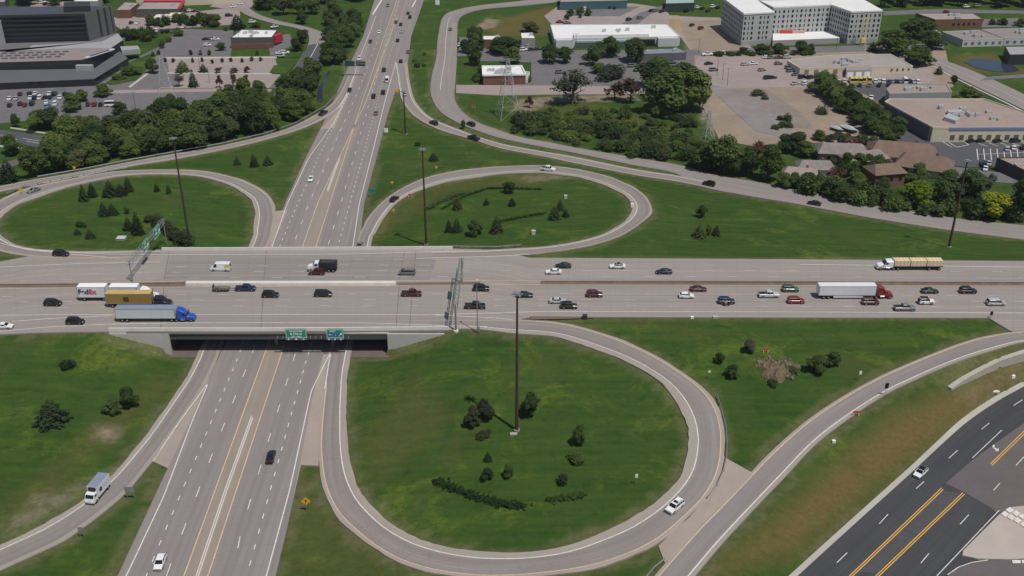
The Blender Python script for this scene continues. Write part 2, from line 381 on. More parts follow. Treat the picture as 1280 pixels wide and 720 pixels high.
# ------------------------------------------------------------------ terrain: heights fixed along the roads, relaxed in between
GX0, GX1, GY0, GY1, GS = -400, 400, 110, 720, 2.0
nx, ny = int((GX1-GX0)/GS)+1, int((GY1-GY0)/GS)+1
Hh = np.zeros((ny, nx)); FX = np.zeros((ny, nx), bool)
def fix(x, y, z, rad=1):
    i, j = (x-GX0)/GS, (y-GY0)/GS
    for a in range(int(math.floor(i))-rad+1, int(math.floor(i))+rad+1):
        for b in range(int(math.floor(j))-rad+1, int(math.floor(j))+rad+1):
            if 0 <= a < nx and 0 <= b < ny: Hh[b, a] = z; FX[b, a] = True
Hh[0, :] = 0; FX[[0, -1], :] = True; FX[:, [0, -1]] = True
SUNK = .3
RW = [(1184.6, 483, 3.2, .5), (1199, 473, 3.9, 1.2), (1215, 464, 4.5, 1.7), (1232, 455, 5.0, 2.1), (1249, 447, 5.4, 2.4), (1280, 437, 5.9, 2.7), (1330, 423, 6.2, 2.9), (1420, 400, 6.4, 3)]
RWP = [U(x, y, z) for x, y, z, d in RW]; RWF = []
for i in range(len(RWP)-1):
    a, b = RWP[i], RWP[i+1]; d = (b-a).xy.normalized(); n_ = Vector((d.y, -d.x))
    for s in np.linspace(0, 1, 16):
        p = a+(b-a)*s; dz = RW[i][3]+(RW[i+1][3]-RW[i][3])*s
        RWF.append((p, n_, dz)); fix(p.x-n_.x*3.4, p.y-n_.y*3.4, p.z-.25)
for p, n_, dz in RWF:
    for q in (-.5, .5, 1.7, 3.2): fix(p.x+n_.x*q, p.y+n_.y*q, p.z-dz-.12*q)
for rb, lo in ((FRR, 0), (NEO, 0), (NWO, 0), (AR, 0), (ORP, 0), (SE, 0), (NW, 0), (FW, 0), (EW, 0)):
    for k in range(len(rb.A)):
        a, b = rb.A[k], rb.B[k]; n = max(2, int(rb.wd[k]/1.2))
        for s in range(n+1):
            p = a+(b-a)*s/n
            if rb is EW and XA-1 < p[0] < XB+1: continue
            if rb in (NW, SE) and XA < p[0] < XB and YS-3 < p[1] < YN+3 and p[2] > 3: continue
            fix(p[0], p[1], p[2]-SUNK)
for x in np.arange(XA+1.5, XB-1, 1.0):
    for y in np.arange(YS-1, YN+3, 1.0): fix(x, y, -SUNK)
def wing(p0, p1, z0, z1, dy):
    a, b = U(*p0, z0), U(*p1, z1)
    for s in np.linspace(0, 1, 40):
        p = a+(b-a)*s; y = (YS-1.2) if dy < 0 else YN+1.5
        fix(p.x, y, z0+(z1-z0)*s-.25)
wing((138, 415), (221, 441), 6.7, 0, -1); wing((552, 412), (481, 442), 6.7, 0, -1)
wing((205, 312), (300, 309), 6.5, 0.3, 1); wing((560, 311), (470, 307), 6.5, 0.3, 1)
Y = (np.arange(ny)*GS+GY0)[:, None]+np.zeros((1, nx)); X = (np.arange(nx)*GS+GX0)[None, :]+np.zeros((ny, 1))
# the districts beyond the outer roads are level
_d = Y*CT+CAM_H*ST; _px = 640+FPX*X/_d; _py = 360-FPX*(Y*ST-CAM_H*CT)/_d
lf = np.interp(_px, [-400, 0, 47, 103, 169, 220, 276, 332, 370, 420], [300, 224, 214, 205, 192, 183, 173, 160, 147, 112])
rt = np.interp(_px, [568, 571, 598, 650, 720, 797, 850, 890, 944, 1003, 1068, 1108, 1196, 1284, 1450], [0, 126, 149, 167, 180, 193, 202, 213, 222, 234, 245, 253, 268, 277, 290])
far = (Y > 560) | ((_px < 420) & (_py < lf)) | ((_px > 570) & (_py < rt)) | ((_px > 1130) & (_py > 640+(_px-1250)*-.9))
Hh = np.where(far & ~FX, -.1, Hh); FX |= far
h = Hh.copy()
for it in range(2200):
    n = h.copy()
    n[1:-1, 1:-1] = .25*(h[:-2, 1:-1]+h[2:, 1:-1]+h[1:-1, :-2]+h[1:-1, 2:])
    h = np.where(FX, Hh, n)
# gentle unevenness away from the roads
def vnoise(scale, seed):
    r = np.random.default_rng(seed); gx, gy = int((GX1-GX0)/scale)+3, int((GY1-GY0)/scale)+3
    g = r.random((gy, gx)); fx, fy = (X-GX0)/scale, (Y-GY0)/scale; ix, iy = fx.astype(int), fy.astype(int)
    tx, ty = fx-ix, fy-iy; tx = tx*tx*(3-2*tx); ty = ty*ty*(3-2*ty)
    return (g[iy, ix]*(1-tx)+g[iy, ix+1]*tx)*(1-ty)+(g[iy+1, ix]*(1-tx)+g[iy+1, ix+1]*tx)*ty
bump = (vnoise(22, 1)-.5)*.7+(vnoise(8, 2)-.5)*.35
fd = FX.astype(float)
for _ in range(3):
    fd[1:-1, 1:-1] = np.maximum(fd[1:-1, 1:-1], .72*np.maximum.reduce([fd[:-2, 1:-1], fd[2:, 1:-1], fd[1:-1, :-2], fd[1:-1, 2:]]))
h = h+bump*(1-fd)
HT = h
def gz(x, y):
    i = min(max((x-GX0)/GS, 0), nx-1.001); j = min(max((y-GY0)/GS, 0), ny-1.001)
    a, b = int(i), int(j); s, t = i-a, j-b
    return (HT[b, a]*(1-s)+HT[b, a+1]*s)*(1-t)+(HT[b+1, a]*(1-s)+HT[b+1, a+1]*s)*t
def G(px, py):
    """point of the ground seen at a picture point"""
    z = 2.0
    for _ in range(25):
        p = U(px, py, z); z = z*.5+gz(p.x, p.y)*.5
    p = U(px, py, z); p.z = gz(p.x, p.y); return p
def road_at(px, py, dz=0.0):
    """nearest road sample under a picture point -> (point, heading)"""
    best = None
    for rb in (EW, FW, NW, SE, ORP, NWO, NEO, FRR, AR):
        z = 3.0
        for _ in range(12):
            p = U(px, py, z+dz); d = np.hypot(rb.m[:, 0]-p.x, rb.m[:, 1]-p.y); k = int(d.argmin()); z = rb.m[k, 2]
        p = U(px, py, z+dz); d = math.hypot(rb.m[k, 0]-p.x, rb.m[k, 1]-p.y)-rb.wd[k]/2
        if best is None or d < best[0]:
            a, b = rb.m[max(0, k-1)], rb.m[min(len(rb.m)-1, k+1)]
            best = (d, Vector((p.x, p.y, z)), math.atan2(b[1]-a[1], b[0]-a[0]))
    return best[1], best[2]
# natural ground cover: dry grass, bare soil (real colours of the ground, by area)
def area_mask(polys, soft):
    m = np.zeros((ny, nx))
    for poly, amt in polys:
        P = [G(*q) for q in poly]; ins = np.zeros((ny, nx), bool); n = len(P); dmin = np.full((ny, nx), 1e9)
        for i in range(n):
            a, b = P[i], P[(i+1) % n]
            with np.errstate(divide='ignore', invalid='ignore'):
                c = ((a.y > Y) != (b.y > Y)) & (X < (b.x-a.x)*(Y-a.y)/(b.y-a.y+1e-12)+a.x)
            ins ^= c
            L = (b-a).xy.length_squared or 1; t = np.clip(((X-a.x)*(b.x-a.x)+(Y-a.y)*(b.y-a.y))/L, 0, 1)
            dmin = np.minimum(dmin, np.hypot(X-a.x-t*(b.x-a.x), Y-a.y-t*(b.y-a.y)))
        sd_ = np.where(ins, dmin, -dmin); m = np.maximum(m, amt*np.clip(.5+sd_/(2*soft), 0, 1))
    return m
rdm = (FX & ~far).astype(float); rd2 = rdm.copy()
rd2[1:-1, 1:-1] = np.maximum.reduce([rdm[:-2, 1:-1], rdm[2:, 1:-1], rdm[1:-1, :-2], rdm[1:-1, 2:], rdm[1:-1, 1:-1]])
edge = .2*rdm
dry = area_mask([([(880, 720), (1000, 690), (1120, 590), (1280, 470), (1280, 446), (1190, 488), (1110, 520), (1010, 610), (930, 680)], 1.0),
                 ([(1182, 462), (1280, 428), (1280, 440), (1190, 480)], .5), ([(440, 560), (520, 470), (560, 520), (480, 600)], .35),
                 ([(600, 30), (690, 8), (720, 12), (680, 45), (620, 45)], .8), ([(350, 560), (400, 600), (520, 720), (340, 720)], .3),
                 ([(1190, 70), (1240, 66), (1280, 90), (1270, 92), (1200, 92)], .7), ([(640, 100), (850, 160), (900, 190), (640, 150)], .3),
                 ([(660, 397), (800, 397), (900, 420), (700, 404)], .3), ([(0, 640), (200, 470), (215, 480), (20, 660)], .45), ([(475, 300), (470, 270), (560, 226), (690, 222), (690, 228), (560, 240)], .4)], 3.5)
soil = area_mask([([(122, 530), (150, 535), (146, 552), (118, 548)], .8), ([(40, 622), (66, 614), (70, 626), (45, 634)], .8), ([(596, 34), (608, 23), (624, 25), (618, 34), (604, 37)], 1), ([(640, 222), (690, 217), (720, 222), (660, 228)], .55),
                  ([(640, 140), (650, 124), (700, 120), (790, 118), (800, 126), (690, 128), (660, 141)], .9), ([(872, 120), (895, 112), (945, 172), (905, 176), (876, 150)], .95), ([(945, 112), (1010, 112), (1030, 140), (1070, 158), (1075, 170), (1000, 165)], .9),
                  ([(845, 20), (905, 30), (926, 60), (860, 66)], .9), ([(430, 640), (455, 610), (470, 640), (458, 650)], .5), ([(0, 655), (150, 580), (205, 515), (208, 520), (150, 592), (10, 672)], .55)], 1.6)
soil = np.maximum(soil, edge); dry = np.maximum(dry, .16*rdm)
xs = np.concatenate([GX0-np.geomspace(4000, 8, 12), np.arange(nx)*GS+GX0, GX1+np.geomspace(8, 4000, 12)])
ys = np.concatenate([GY0-np.geomspace(2500, 8, 10), np.arange(ny)*GS+GY0, GY1+np.geomspace(8, 5000, 12)])
pad = lambda A: np.pad(A, ((10, 12), (12, 12)), mode='edge')
Hp, Dp, Sp = pad(HT), pad(dry), pad(soil)
VX, VY = np.meshgrid(xs, ys); co = np.stack([VX, VY, Hp], -1).reshape(-1, 3)
NX, NY = len(xs), len(ys); ii = np.arange(NX*NY).reshape(NY, NX)
F = np.stack([ii[:-1, :-1], ii[:-1, 1:], ii[1:, 1:], ii[1:, :-1]], -1).reshape(-1, 4)
me = bpy.data.meshes.new('ground'); me.from_pydata(co.tolist(), [], F.tolist()); me.shade_smooth()
for nm, A in (('dry', Dp), ('soil', Sp)):
    at = me.attributes.new(nm, 'FLOAT', 'POINT'); at.data.foreach_set('value', A.reshape(-1).astype(np.float32))
def grass_mat():
    m, t, p = nodes('mown_grass'); v = coord(t)
    f1 = ramp(t, noise(t, v, .022, 5, .6, .6), .32, .68); f2 = ramp(t, noise(t, v, .11, 5, .65), .3, .7); f3 = ramp(t, noise(t, v, .9, 5, .75), .28, .72)
    col = mixc(t, f1, (.020, .056, .0095), (.058, .096, .016))
    col = mixc(t, .5, col, mixc(t, f2, (.018, .052, .010), (.060, .104, .017)))
    col = mixc(t, .34, col, mixc(t, f3, (.012, .034, .008), (.066, .110, .020)))
    # mowing passes and weeds
    st = ramp(t, noise(t, coord(t, 'Object', (.035, .5, 1), (0, 0, .15)), 1, 3), .35, .65)
    col = mixc(t, .26, col, mixc(t, st, (.018, .05, .008), (.07, .12, .022)))
    wd = ramp(t, noise(t, v, .055, 6, .7, .8), .54, .70); w2 = t.nodes.new('ShaderNodeMath'); w2.operation = 'MULTIPLY'
    t.links.new(wd, w2.inputs[0]); t.links.new(f3, w2.inputs[1])
    col = mixc(t, w2.outputs[0], col, (.14, .175, .025))
    dk = ramp(t, noise(t, v, .28, 6, .72, .5), .53, .72); d4 = t.nodes.new('ShaderNodeMath'); d4.operation = 'MULTIPLY'; t.links.new(dk, d4.inputs[0]); d4.inputs[1].default_value = .6
    col = mixc(t, d4.outputs[0], col, (.013, .038, .008))
    br = ramp(t, noise(t, v, .035, 6, .7, .5), .55, .74); b2 = t.nodes.new('ShaderNodeMath'); b2.operation = 'MULTIPLY'
    t.links.new(br, b2.inputs[0]); b2.inputs[1].default_value = .6
    col = mixc(t, b2.outputs[0], col, (.082, .078, .030))
    ad = t.nodes.new('ShaderNodeAttribute'); ad.attribute_name = 'dry'
    dn = ramp(t, noise(t, v, .07, 6, .7, .5), .06, .46); d2 = t.nodes.new('ShaderNodeMath'); d2.operation = 'MULTIPLY'
    t.links.new(ad.outputs['Fac'], d2.inputs[0]); t.links.new(dn, d2.inputs[1])
    col = mixc(t, d2.outputs[0], col, mixc(t, f3, (.098, .072, .024), (.150, .115, .044)))
    as_ = t.nodes.new('ShaderNodeAttribute'); as_.attribute_name = 'soil'
    sn = ramp(t, noise(t, v, .25, 6, .7), .3, .55); s2 = t.nodes.new('ShaderNodeMath'); s2.operation = 'MULTIPLY'
    t.links.new(as_.outputs['Fac'], s2.inputs[0]); t.links.new(sn, s2.inputs[1])
    col = mixc(t, s2.outputs[0], col, mixc(t, f3, (.19, .145, .105), (.34, .265, .20)))
    t.links.new(col, p.inputs['Base Color']); p.inputs['Roughness'].default_value = .95; p.inputs['Specular IOR Level'].default_value = .1
    bp = t.nodes.new('ShaderNodeBump'); bp.inputs['Distance'].default_value = .5; bp.inputs['Strength'].default_value = .55
    t.links.new(noise(t, v, 1.1, 5, .75), bp.inputs['Height']); t.links.new(bp.outputs[0], p.inputs['Normal'])
    return m
GRASS = grass_mat(); me.materials.append(GRASS)
ground = link(bpy.data.objects.new('ground', me)); ground['kind'] = 'structure'

# ------------------------------------------------------------------ pavement sheets
EW.strip('highway', 0, 1, CONC, 0, .8)
FW.strip('freeway', 0, 1, FWY, 0, .8)
for rb, nm, a0, a1 in ((NW, 'loop_ramp', .16, .76), (SE, 'loop_ramp', .13, .735)):
    def rag(amp, sd):          # ragged gravel edge
        r = np.random.default_rng(sd); n = len(rb.u); k = np.interp(np.arange(n), np.arange(0, n+3, 3), r.random(len(np.arange(0, n+3, 3)))); return (k+.5*r.random(n)-.6)*amp
    rb.strip(nm, -rag(.05, 3), 1+rag(.06, 4), SHLD, .012, .8); rb.strip('ramp_lane', a0, a1, LANE, .03)
ORP.strip('exit_ramp', 0, 1, SHLD, 0, .8); ORP.strip('ramp_lane', .14, .80, FWY, .02)
NWO.strip('entrance_ramp', 0, 1, SHLD, .008, .8); NWO.strip('ramp_lane', .22, .78, LANE, .03)
NEO.strip('exit_ramp', 0, 1, SHLD, .008, .8); NEO.strip('ramp_lane', .2, .72, FWY, .03)
FRR.strip('frontage_road', 0, 1, STREET, 0.004, .8)
FRR.strip('asphalt_lane', .52, .98, FWY, .02, rng_=(.17, .3))
AR.strip('kerb', -.055, 0, KERB, .1, .6); AR.strip('arterial_road', 0, 1, NEWASP, 0, .8)
# paved gores between carriageways
GORE = pave('gore_concrete', (.36, .30, .25), False, .08, .1)
def sheet(name, pts, mat, z=None, th=.6, off=0.0, kind='structure'):
    bm = bmesh.new()
    P = [U(q[0], q[1], z if z is not None else (q[2] if len(q) > 2 else 0)) for q in pts]
    T = [bm.verts.new((p.x, p.y, p.z+off)) for p in P]; B = [bm.verts.new((p.x, p.y, p.z-th)) for p in P]
    f = bm.faces.new(T); f.normal_update(); flip = f.normal.z < 0
    for i in range(len(P)):
        bm.faces.new((T[i-1], T[i], B[i], B[i-1]))
    if flip: f.normal_flip()
    return obj(name, bm, mat, kind=kind)
sheet('gore_pavement', [(905, 570, 3.6), (912, 575, 3.6), (941, 591, 3.42), (900, 632, 3.02), (873, 659, 2.72), (846, 690, 2.4), (831, 703, 2.3), (823, 682, 2.2), (860, 648, 2.6), (887, 619, 3.0), (901, 590, 3.4)], GORE, off=-.02)
sheet('gore_pavement', [(366, 625), (376, 581), (398, 582), (400, 540), (405, 489), (412, 443), (404, 443), (390, 500)], GORE, 0, off=.006)
sheet('gore_pavement', [(262, 472), (228, 505), (184, 573), (214, 587), (252, 500)], GORE, 0, off=-.03)
sheet('gore_pavement', [(337, 308), (344, 264), (352, 263), (360, 262), (338, 312)], GORE, 0, off=.004)
sheet('gore_pavement', [(436, 95), (424, 136), (400, 162), (418, 160), (428, 136)], GORE, 0, off=.004)
sheet('gore_pavement', [(494, 78), (487, 112), (491, 116), (501, 110), (499, 95)], FWY, 0, off=.004)

# ------------------------------------------------------------------ paint
bw, by, wd_ = bmesh.new(), bmesh.new(), .24; bx_w = bmesh.new()
for pts in ([(-100, 341), (0, 334), (100, 329.5), (200, 327.5)], [(30, 310.5), (56, 313.3), (112, 317.2), (204, 318.6), (330, 318.3), (440, 317.8), (485, 316.5), (580, 313.5)],
            [(0, 304), (20, 309), (37, 312.5), (90, 318), (150, 323)], [(520, 323.2), (609, 321), (661, 318.2)],
            [(0, 394.3), (140, 393.2), (330, 393.2), (534, 393.8), (680, 389.6), (1000, 390.2), (1280, 391.3)], [(15, 402), (60, 398.5), (112, 396), (140, 394.5)],
            [(-60, 418.5), (0, 414.4), (60, 409), (131, 405.6), (220, 403.8), (330, 403.6), (460, 403.8), (543, 406.8), (609, 408.6)], [(545, 394), (609, 397), (640, 399.6)],
            [(1000, 330.6), (1100, 332), (1280, 334)]):
    stripe(pts, Z7, bw, wd_, .06)
for pts in ([(0, 338.5), (200, 333.5), (430, 331.5), (640, 331.6), (900, 331.6)], [(0, 344.3), (200, 340.5), (500, 338.6), (900, 338.3), (1280, 339.7)], [(0, 351), (200, 348), (640, 345.4), (1280, 347)],
            [(0, 371), (230, 368.6), (640, 367), (1280, 370)], [(0, 378), (230, 375.2), (640, 374.6), (1280, 377)], [(0, 385.4), (230, 382.6), (640, 382.2), (1280, 384)], [(440, 324.3), (600, 324.6)]):
    stripe(pts, Z7, bx_w, .2, .06, (3.1, 9.1))
for pts in ([(-60, 357), (0, 356.2), (235, 351.6), (640, 351), (1280, 353)], [(-60, 361.5), (0, 361), (235, 359), (640, 356), (1280, 357.6)]):
    stripe(pts, Z7, by, .22, .06)
# freeway
for pts in ([(113, 800), (158, 720), (205, 620), (240, 527), (259.5, 481)], [(191, 577), (226, 525), (259, 480.5)], [(309, 800), (333, 720), (362, 613), (389, 489), (413, 441)], [(406, 486), (413, 442)],
            [(339, 312), (359, 255), (385, 199), (417, 154), (436, 116), (450, 72), (470, 20)], [(441, 309), (449, 255), (467, 185), (480, 131), (495, 77)], [(495, 77), (502, 123)], [(424, 135), (434, 118)]):
    stripe(pts, 0, bw, .24, .06)
stripe([(466, 18), (477, 0)], 0, bw, 1.0, .05); stripe([(515, 9), (520, 0)], 0, bw, .8, .05)
for pts in ([(195, 800), (230, 720), (331, 442), (398, 252), (456, 130), (497, 20)], [(227, 800), (260, 720), (352, 442), (413, 252), (450, 135), (496, 0)]):
    stripe(pts, 0, by, .24, .06)
for pts in ([(179, 800), (218, 693), (261, 579), (311, 453), (352, 345), (386, 255), (412, 195), (450, 108), (476, 40)], [(276, 800), (301, 666), (333, 559), (360, 473), (398, 346), (426, 255), (443, 195), (475, 80), (499, 0)]):
    stripe(pts, 0, bw, .2, .06, (3.6, 8.6))
for pts in ([(150, 800), (200, 679), (247, 568), (299, 443), (332, 350), (372, 255), (399, 195), (436, 118), (463, 50)], [(285, 800), (312, 707), (342, 598), (384, 447), (412, 346), (437, 255), (455, 190), (484, 80), (508, 0)]):
    stripe(pts, 0, bw, .22, .06, (1.6, 3.2))
obj('worn_lane_markings', bx_w, paintline('worn_white_paint', (.56, .53, .49), .45), kind='structure'); obj('white_road_markings', bw, WHITE, kind='structure'); obj('yellow_road_markings', by, YELL, kind='structure')
NW.line('edge_line', .80, .22, WHITE); NW.line('edge_line', .13, .2, YELL, rng_=(.02, .5))
SE.line('edge_line', .755, .24, WHITE, rng_=(.02, 1)); SE.line('edge_line', .115, .22, YELL, rng_=(.05, .46))
ORP.line('edge_line', .84, .24, WHITE); ORP.line('edge_line', .12, .22, YELL)
NEO.line('edge_line', .8, .2, WHITE, rng_=(.1, 1)); FRR.line('centre_line', .42, .22, WHITE, rng_=(.28, .52)); NWO.line('edge_line', .82, .2, WHITE)
# arterial
ba, bY = bmesh.new(), bmesh.new()
for a, b in (((1278, 500), (1267, 507)), ((1236.5, 529), (1227, 536.5)), ((1197, 563), (1186, 573)), ((1155, 602), (1145, 611)), ((1110, 643), (1099, 655)), ((1059, 691), (1046, 703.5)), ((1280, 571), (1270, 582)), ((1250, 604), (1242, 613)), ((1211, 643.5), (1200, 655.5)), ((1161, 692), (1151, 704)), ((1252, 538), (1215.5, 572.5)), ((1249, 638), (1171, 720)), ((1012, 736), (1000, 749))):
    stripe([a, b], 0, ba, .17, .05)
stripe([(1184, 720), (1200, 709), (1218, 703.5), (1235, 701.5)], 0, ba, .2, .34)
for a, b in (((1178, 611), (1064, 720)), ((1204.5, 617), (1097, 720)), ((1290, 531), (1239, 581)), ((1064, 720), (1020, 765)), ((1097, 720), (1050, 768))):
    for k in (-1, 1): stripe([(a[0]+k*1.0, a[1]+k*.9), (b[0]+k*1.0, b[1]+k*.9)], 0, bY, .2, .05)
obj('white_road_markings', ba, WHITE, kind='structure'); obj('yellow_road_markings', bY, YELLN, kind='structure')
sheet('worn_asphalt', [(1300, 515), (1280, 529), (1218, 573), (1182, 604), (1203, 614), (1236, 633), (1246, 641), (1300, 632)], OLDASP, 0, off=.02)
sheet('worn_asphalt', [(1176, 613), (1203, 618), (1100, 716), (1068, 715)], pave('patched_asphalt', (.085, .082, .082), False, .2, .2, crack=.3), 0, off=.018)
bmq = bmesh.new()                                   # turn arrow
for tri in ([(1240.5, 557), (1243, 555.5), (1243.5, 560), (1241, 560)], [(1241, 559.5), (1243.5, 559.5), (1247, 561.5), (1245.5, 563)], [(1244, 564.2), (1248.2, 559.6), (1248.6, 563.6)]):
    f = bmq.faces.new([bmq.verts.new(U(x, y, .05)) for x, y in tri]); f.normal_update()
    if f.normal.z < 0: f.normal_flip()
obj('turn_arrow', bmq, WHITE, kind='structure')
sheet('sidewalk', [(1249, 643), (1262, 634), (1300, 630), (1300, 697), (1262, 699), (1222, 698), (1203, 694), (1204, 688)], pave('sidewalk_concrete', (.44, .385, .335), False, .08, .1), .14, .4)
sheet('driveway', [(1180, 724), (1196, 711), (1218, 703), (1240, 700.5), (1310, 698), (1310, 800), (1150, 800)], OLDASP, .18, .4)
bmz = bmesh.new()
for x0, y0 in ((1256, 642), (1264, 646), (1272, 650), (1262, 637), (1270, 641), (1278, 645), (1280, 655)):
    f = bmz.faces.new([bmz.verts.new(U(x0+dx, y0+dy, .30)) for dx, dy in ((-5, 0), (0, -3.3), (5.5, .8), (.5, 4.1))]); f.normal_update()
    if f.normal.z < 0: f.normal_flip()
for x0 in (1267, 1279):
    f = bmz.faces.new([bmz.verts.new(U(x0+dx, 702+dy, .30)) for dx, dy in ((-2, -2), (9, -2), (9, 2), (-1, 2))]); f.normal_update()
    if f.normal.z < 0: f.normal_flip()
obj('crosswalk', bmz, WHITE, kind='structure')
# tan median strips of the freeway and highway
bmm = None
def median(pl, pr, mat, z, off, name='median_strip'):
    n = min(len(pl), len(pr)); rb = Rib([(*pl[i], *pr[i], z) for i in range(n)], 4, False); RIBS.remove(rb); rb.strip(name, 0, 1, mat, off); return rb
median([(195, 800), (230, 720), (331, 442), (398, 252), (440, 160)], [(227, 800), (260, 720), (352, 442), (413, 252), (448, 160)], TAN, 0, .02)
median([(448, 160), (474, 72), (496, 0)], [(453, 145), (482, 72), (501, 0)], TAN, 0, .02)
BRN = pave('brown_concrete', (.17, .125, .098), True, .15, .1)  # dark brown strips along the highway median and shoulder
median([(-60, 357.5), (0, 356.6), (150, 355), (232, 353.4)], [(-60, 360), (0, 359.2), (150, 358.6), (232, 358)], BRN, 7, .02)
median([(496, 353.2), (560, 352.8), (600, 352.2)], [(496, 357.4), (560, 357), (600, 356)], BRN, 7, .02)
median([(676, 351.9), (900, 352.3), (1280, 353.6), (1500, 355)], [(676, 355.7), (900, 356), (1280, 357.3), (1500, 359)], BRN, 7, .02)
median([(663, 395.3), (700, 395.6), (742, 396)], [(663, 399.4), (700, 398.8), (742, 397.5)], BRN, 7, .03)
# ------------------------------------------------------------------ generic builders for built things
def sweep(bm, pts, prof, mi=0, cap=True):
    """sweep a (sideways, up) profile along world points"""
    pts = [Vector(p) for p in pts]; rings = []
    for i, p in enumerate(pts):
        d = (pts[min(i+1, len(pts)-1)]-pts[max(i-1, 0)]); d.z = 0; d.normalize(); s = Vector((-d.y, d.x, 0))
        rings.append([bm.verts.new(p+s*a+Vector((0, 0, b))) for a, b in prof])
    n = len(prof)
    for i in range(len(rings)-1):
        for k in range(n): bm.faces.new((rings[i][k], rings[i][(k+1) % n], rings[i+1][(k+1) % n], rings[i+1][k])).material_index = mi
    if cap: bm.faces.new(rings[0][::-1]).material_index = mi; bm.faces.new(rings[-1]).material_index = mi
    bmesh.ops.recalc_face_normals(bm, faces=bm.faces[:])
def dens(pts, step=4):
    out = []
    for i in range(len(pts)-1):
        a, b = Vector(pts[i]), Vector(pts[i+1]); k = max(1, int((b-a).length/step))
        out += [a+(b-a)*j/k for j in range(k)]
    return out+[Vector(pts[-1])]
JERSEY = [(-.3, -.2), (.3, -.2), (.3, .1), (.14, .3), (.1, .85), (-.1, .85), (-.14, .3), (-.3, .1)]
STEEL = M('galvanised_steel', (.42, .43, .44), .1, 1.5, .45, .7)
RUST = M('weathering_steel', (.055, .036, .028), .2, .8, .8)
DKST = M('dark_steel', (.05, .05, .055), .15, 1, .6, .3)
CW = M('barrier_concrete', (.60, .57, .52), .1, .4, .85)
CWD = M('dark_brown_barrier_concrete', (.20, .155, .12), .25, .5, .9)  # dark brown concrete of the highway median barriers
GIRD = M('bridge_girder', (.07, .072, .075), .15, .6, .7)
GREEN = M('sign_green', (.012, .25, .145), .06, .6, .5)
SIGNW = M('sign_white', (.80, .80, .78), .03, .6, .5)
SIGNB = M('sign_blue', (.03, .12, .42), .05, .6, .5)
SIGNY = M('sign_yellow', (.72, .40, .03), .05, .6, .5)
SIGNBK = M('sign_back_aluminium', (.33, .34, .35), .1, 1, .5, .4)
LAMP = M('lamp_housing', (.62, .62, .62), .08, 1, .4)
BLACK = M('black_plastic', (.012, .012, .013), .1, 2, .5)
REDM = M('orange_red_plastic', (.55, .08, .03), .1, 1, .5)

PIERM = M('shade_dark_pier_concrete', (.20, .185, .165), .2, .5, .9)  # pier colour darkened to stand in for underpass shade; mast footings share it
# ------------------------------------------------------------------ the overpass
bx, byc = (XA+XB)/2, (YS+YN)/2
br = empty('overpass_bridge', (bx, byc, 0), 0, 'wide grey concrete overpass carrying the busy highway over the freeway', 'bridge')
def lp(v): return (v[0]-bx, v[1]-byc, v[2] if len(v) > 2 else 0)
b = bmesh.new(); box(b, (0, 0, 6.3), (XB-XA-.1, YN-YS-.5, .5)); obj('deck_slab', b, CW, br)
b = bmesh.new()
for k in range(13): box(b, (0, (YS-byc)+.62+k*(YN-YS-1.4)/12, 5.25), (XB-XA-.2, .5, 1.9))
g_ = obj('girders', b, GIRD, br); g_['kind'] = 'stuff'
sheet('underpass_paving', [], CONC) if False else None
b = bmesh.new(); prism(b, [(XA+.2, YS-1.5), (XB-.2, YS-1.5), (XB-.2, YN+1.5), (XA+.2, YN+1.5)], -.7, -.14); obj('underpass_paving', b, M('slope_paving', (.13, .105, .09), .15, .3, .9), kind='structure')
xw0, xw1 = U(136, 415, Z7).x, U(556, 414, Z7).x
SOUTH = dens([U(x, y, Z7) for x, y in ((136, 414.5), (207, 414.3), (330, 414.3), (450, 413.6), (561, 412.5))])
NORTH = dens([U(x, y, Z7) for x, y in ((203, 312.4), (330, 312), (450, 311.5), (566, 310.6))])
for pts, s in ((SOUTH, 1), (NORTH, -1)):
    b = bmesh.new(); sweep(b, [Vector(lp(p))+Vector((0, s*.3, 0)) for p in pts], [(-.24, -.75), (.24, -.75), (.24, .1), (.16, .95), (-.16, .95), (-.24, .1)]); obj('parapet', b, CW, br)
for x, s in ((XA, -1), (XB, 1)):
    b = bmesh.new(); box(b, (x-bx+s*.9, 0, 2.6), (1.8, YN-YS-1.0, 7.2)); obj('abutment', b, M('shade_dark_abutment', (.10, .094, .086), .2, .4, .9), br)  # abutment colour darkened to paint in the deep shade under the deck
for x0, x1, yy in ((xw0, XA+.4, YS), (XB-.4, xw1, YS), (U(203, 312, 7).x, XA+.4, YN-.1), (XB-.4, U(566, 311, 7).x, YN-.1)):
    b = bmesh.new(); box(b, ((x0+x1)/2-bx, yy-byc+(.12 if yy == YS else 0), 2.6), (x1-x0, .5, 7.3)); obj('wing_wall', b, WALLC, br)
for px_, py_ in ((343, 441), (414, 441)):
    p = U(px_, py_, 0)
    pr_ = empty('pier', (p.x-bx, 0, 0)); pr_.parent = br
    for k in range(7):
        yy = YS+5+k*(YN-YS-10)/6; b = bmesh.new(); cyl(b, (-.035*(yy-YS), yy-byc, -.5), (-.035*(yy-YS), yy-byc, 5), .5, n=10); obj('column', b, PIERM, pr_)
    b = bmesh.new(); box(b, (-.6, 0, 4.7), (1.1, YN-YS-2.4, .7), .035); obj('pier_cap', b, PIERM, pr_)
median([(213, 319), (330, 318.8), (548, 317)], [(205, 350), (330, 350.4), (538, 350)], DECKG, 7, .011, 'bridge_deck')
JNT = M('expansion_joint', (.09, .085, .08), .1, 1, .8)
b = bmesh.new()
for xa_, xb_ in ((212, 205), (506, 499), (520, 516), (333, 330)):
    stripe([(xa_, 313.5), (xb_, 350)], 7, b, .12, .055); stripe([(xb_, 358.5), (xb_-4, 411)], 7, b, .12, .055)
obj('expansion_joint', b, JNT, kind='structure')
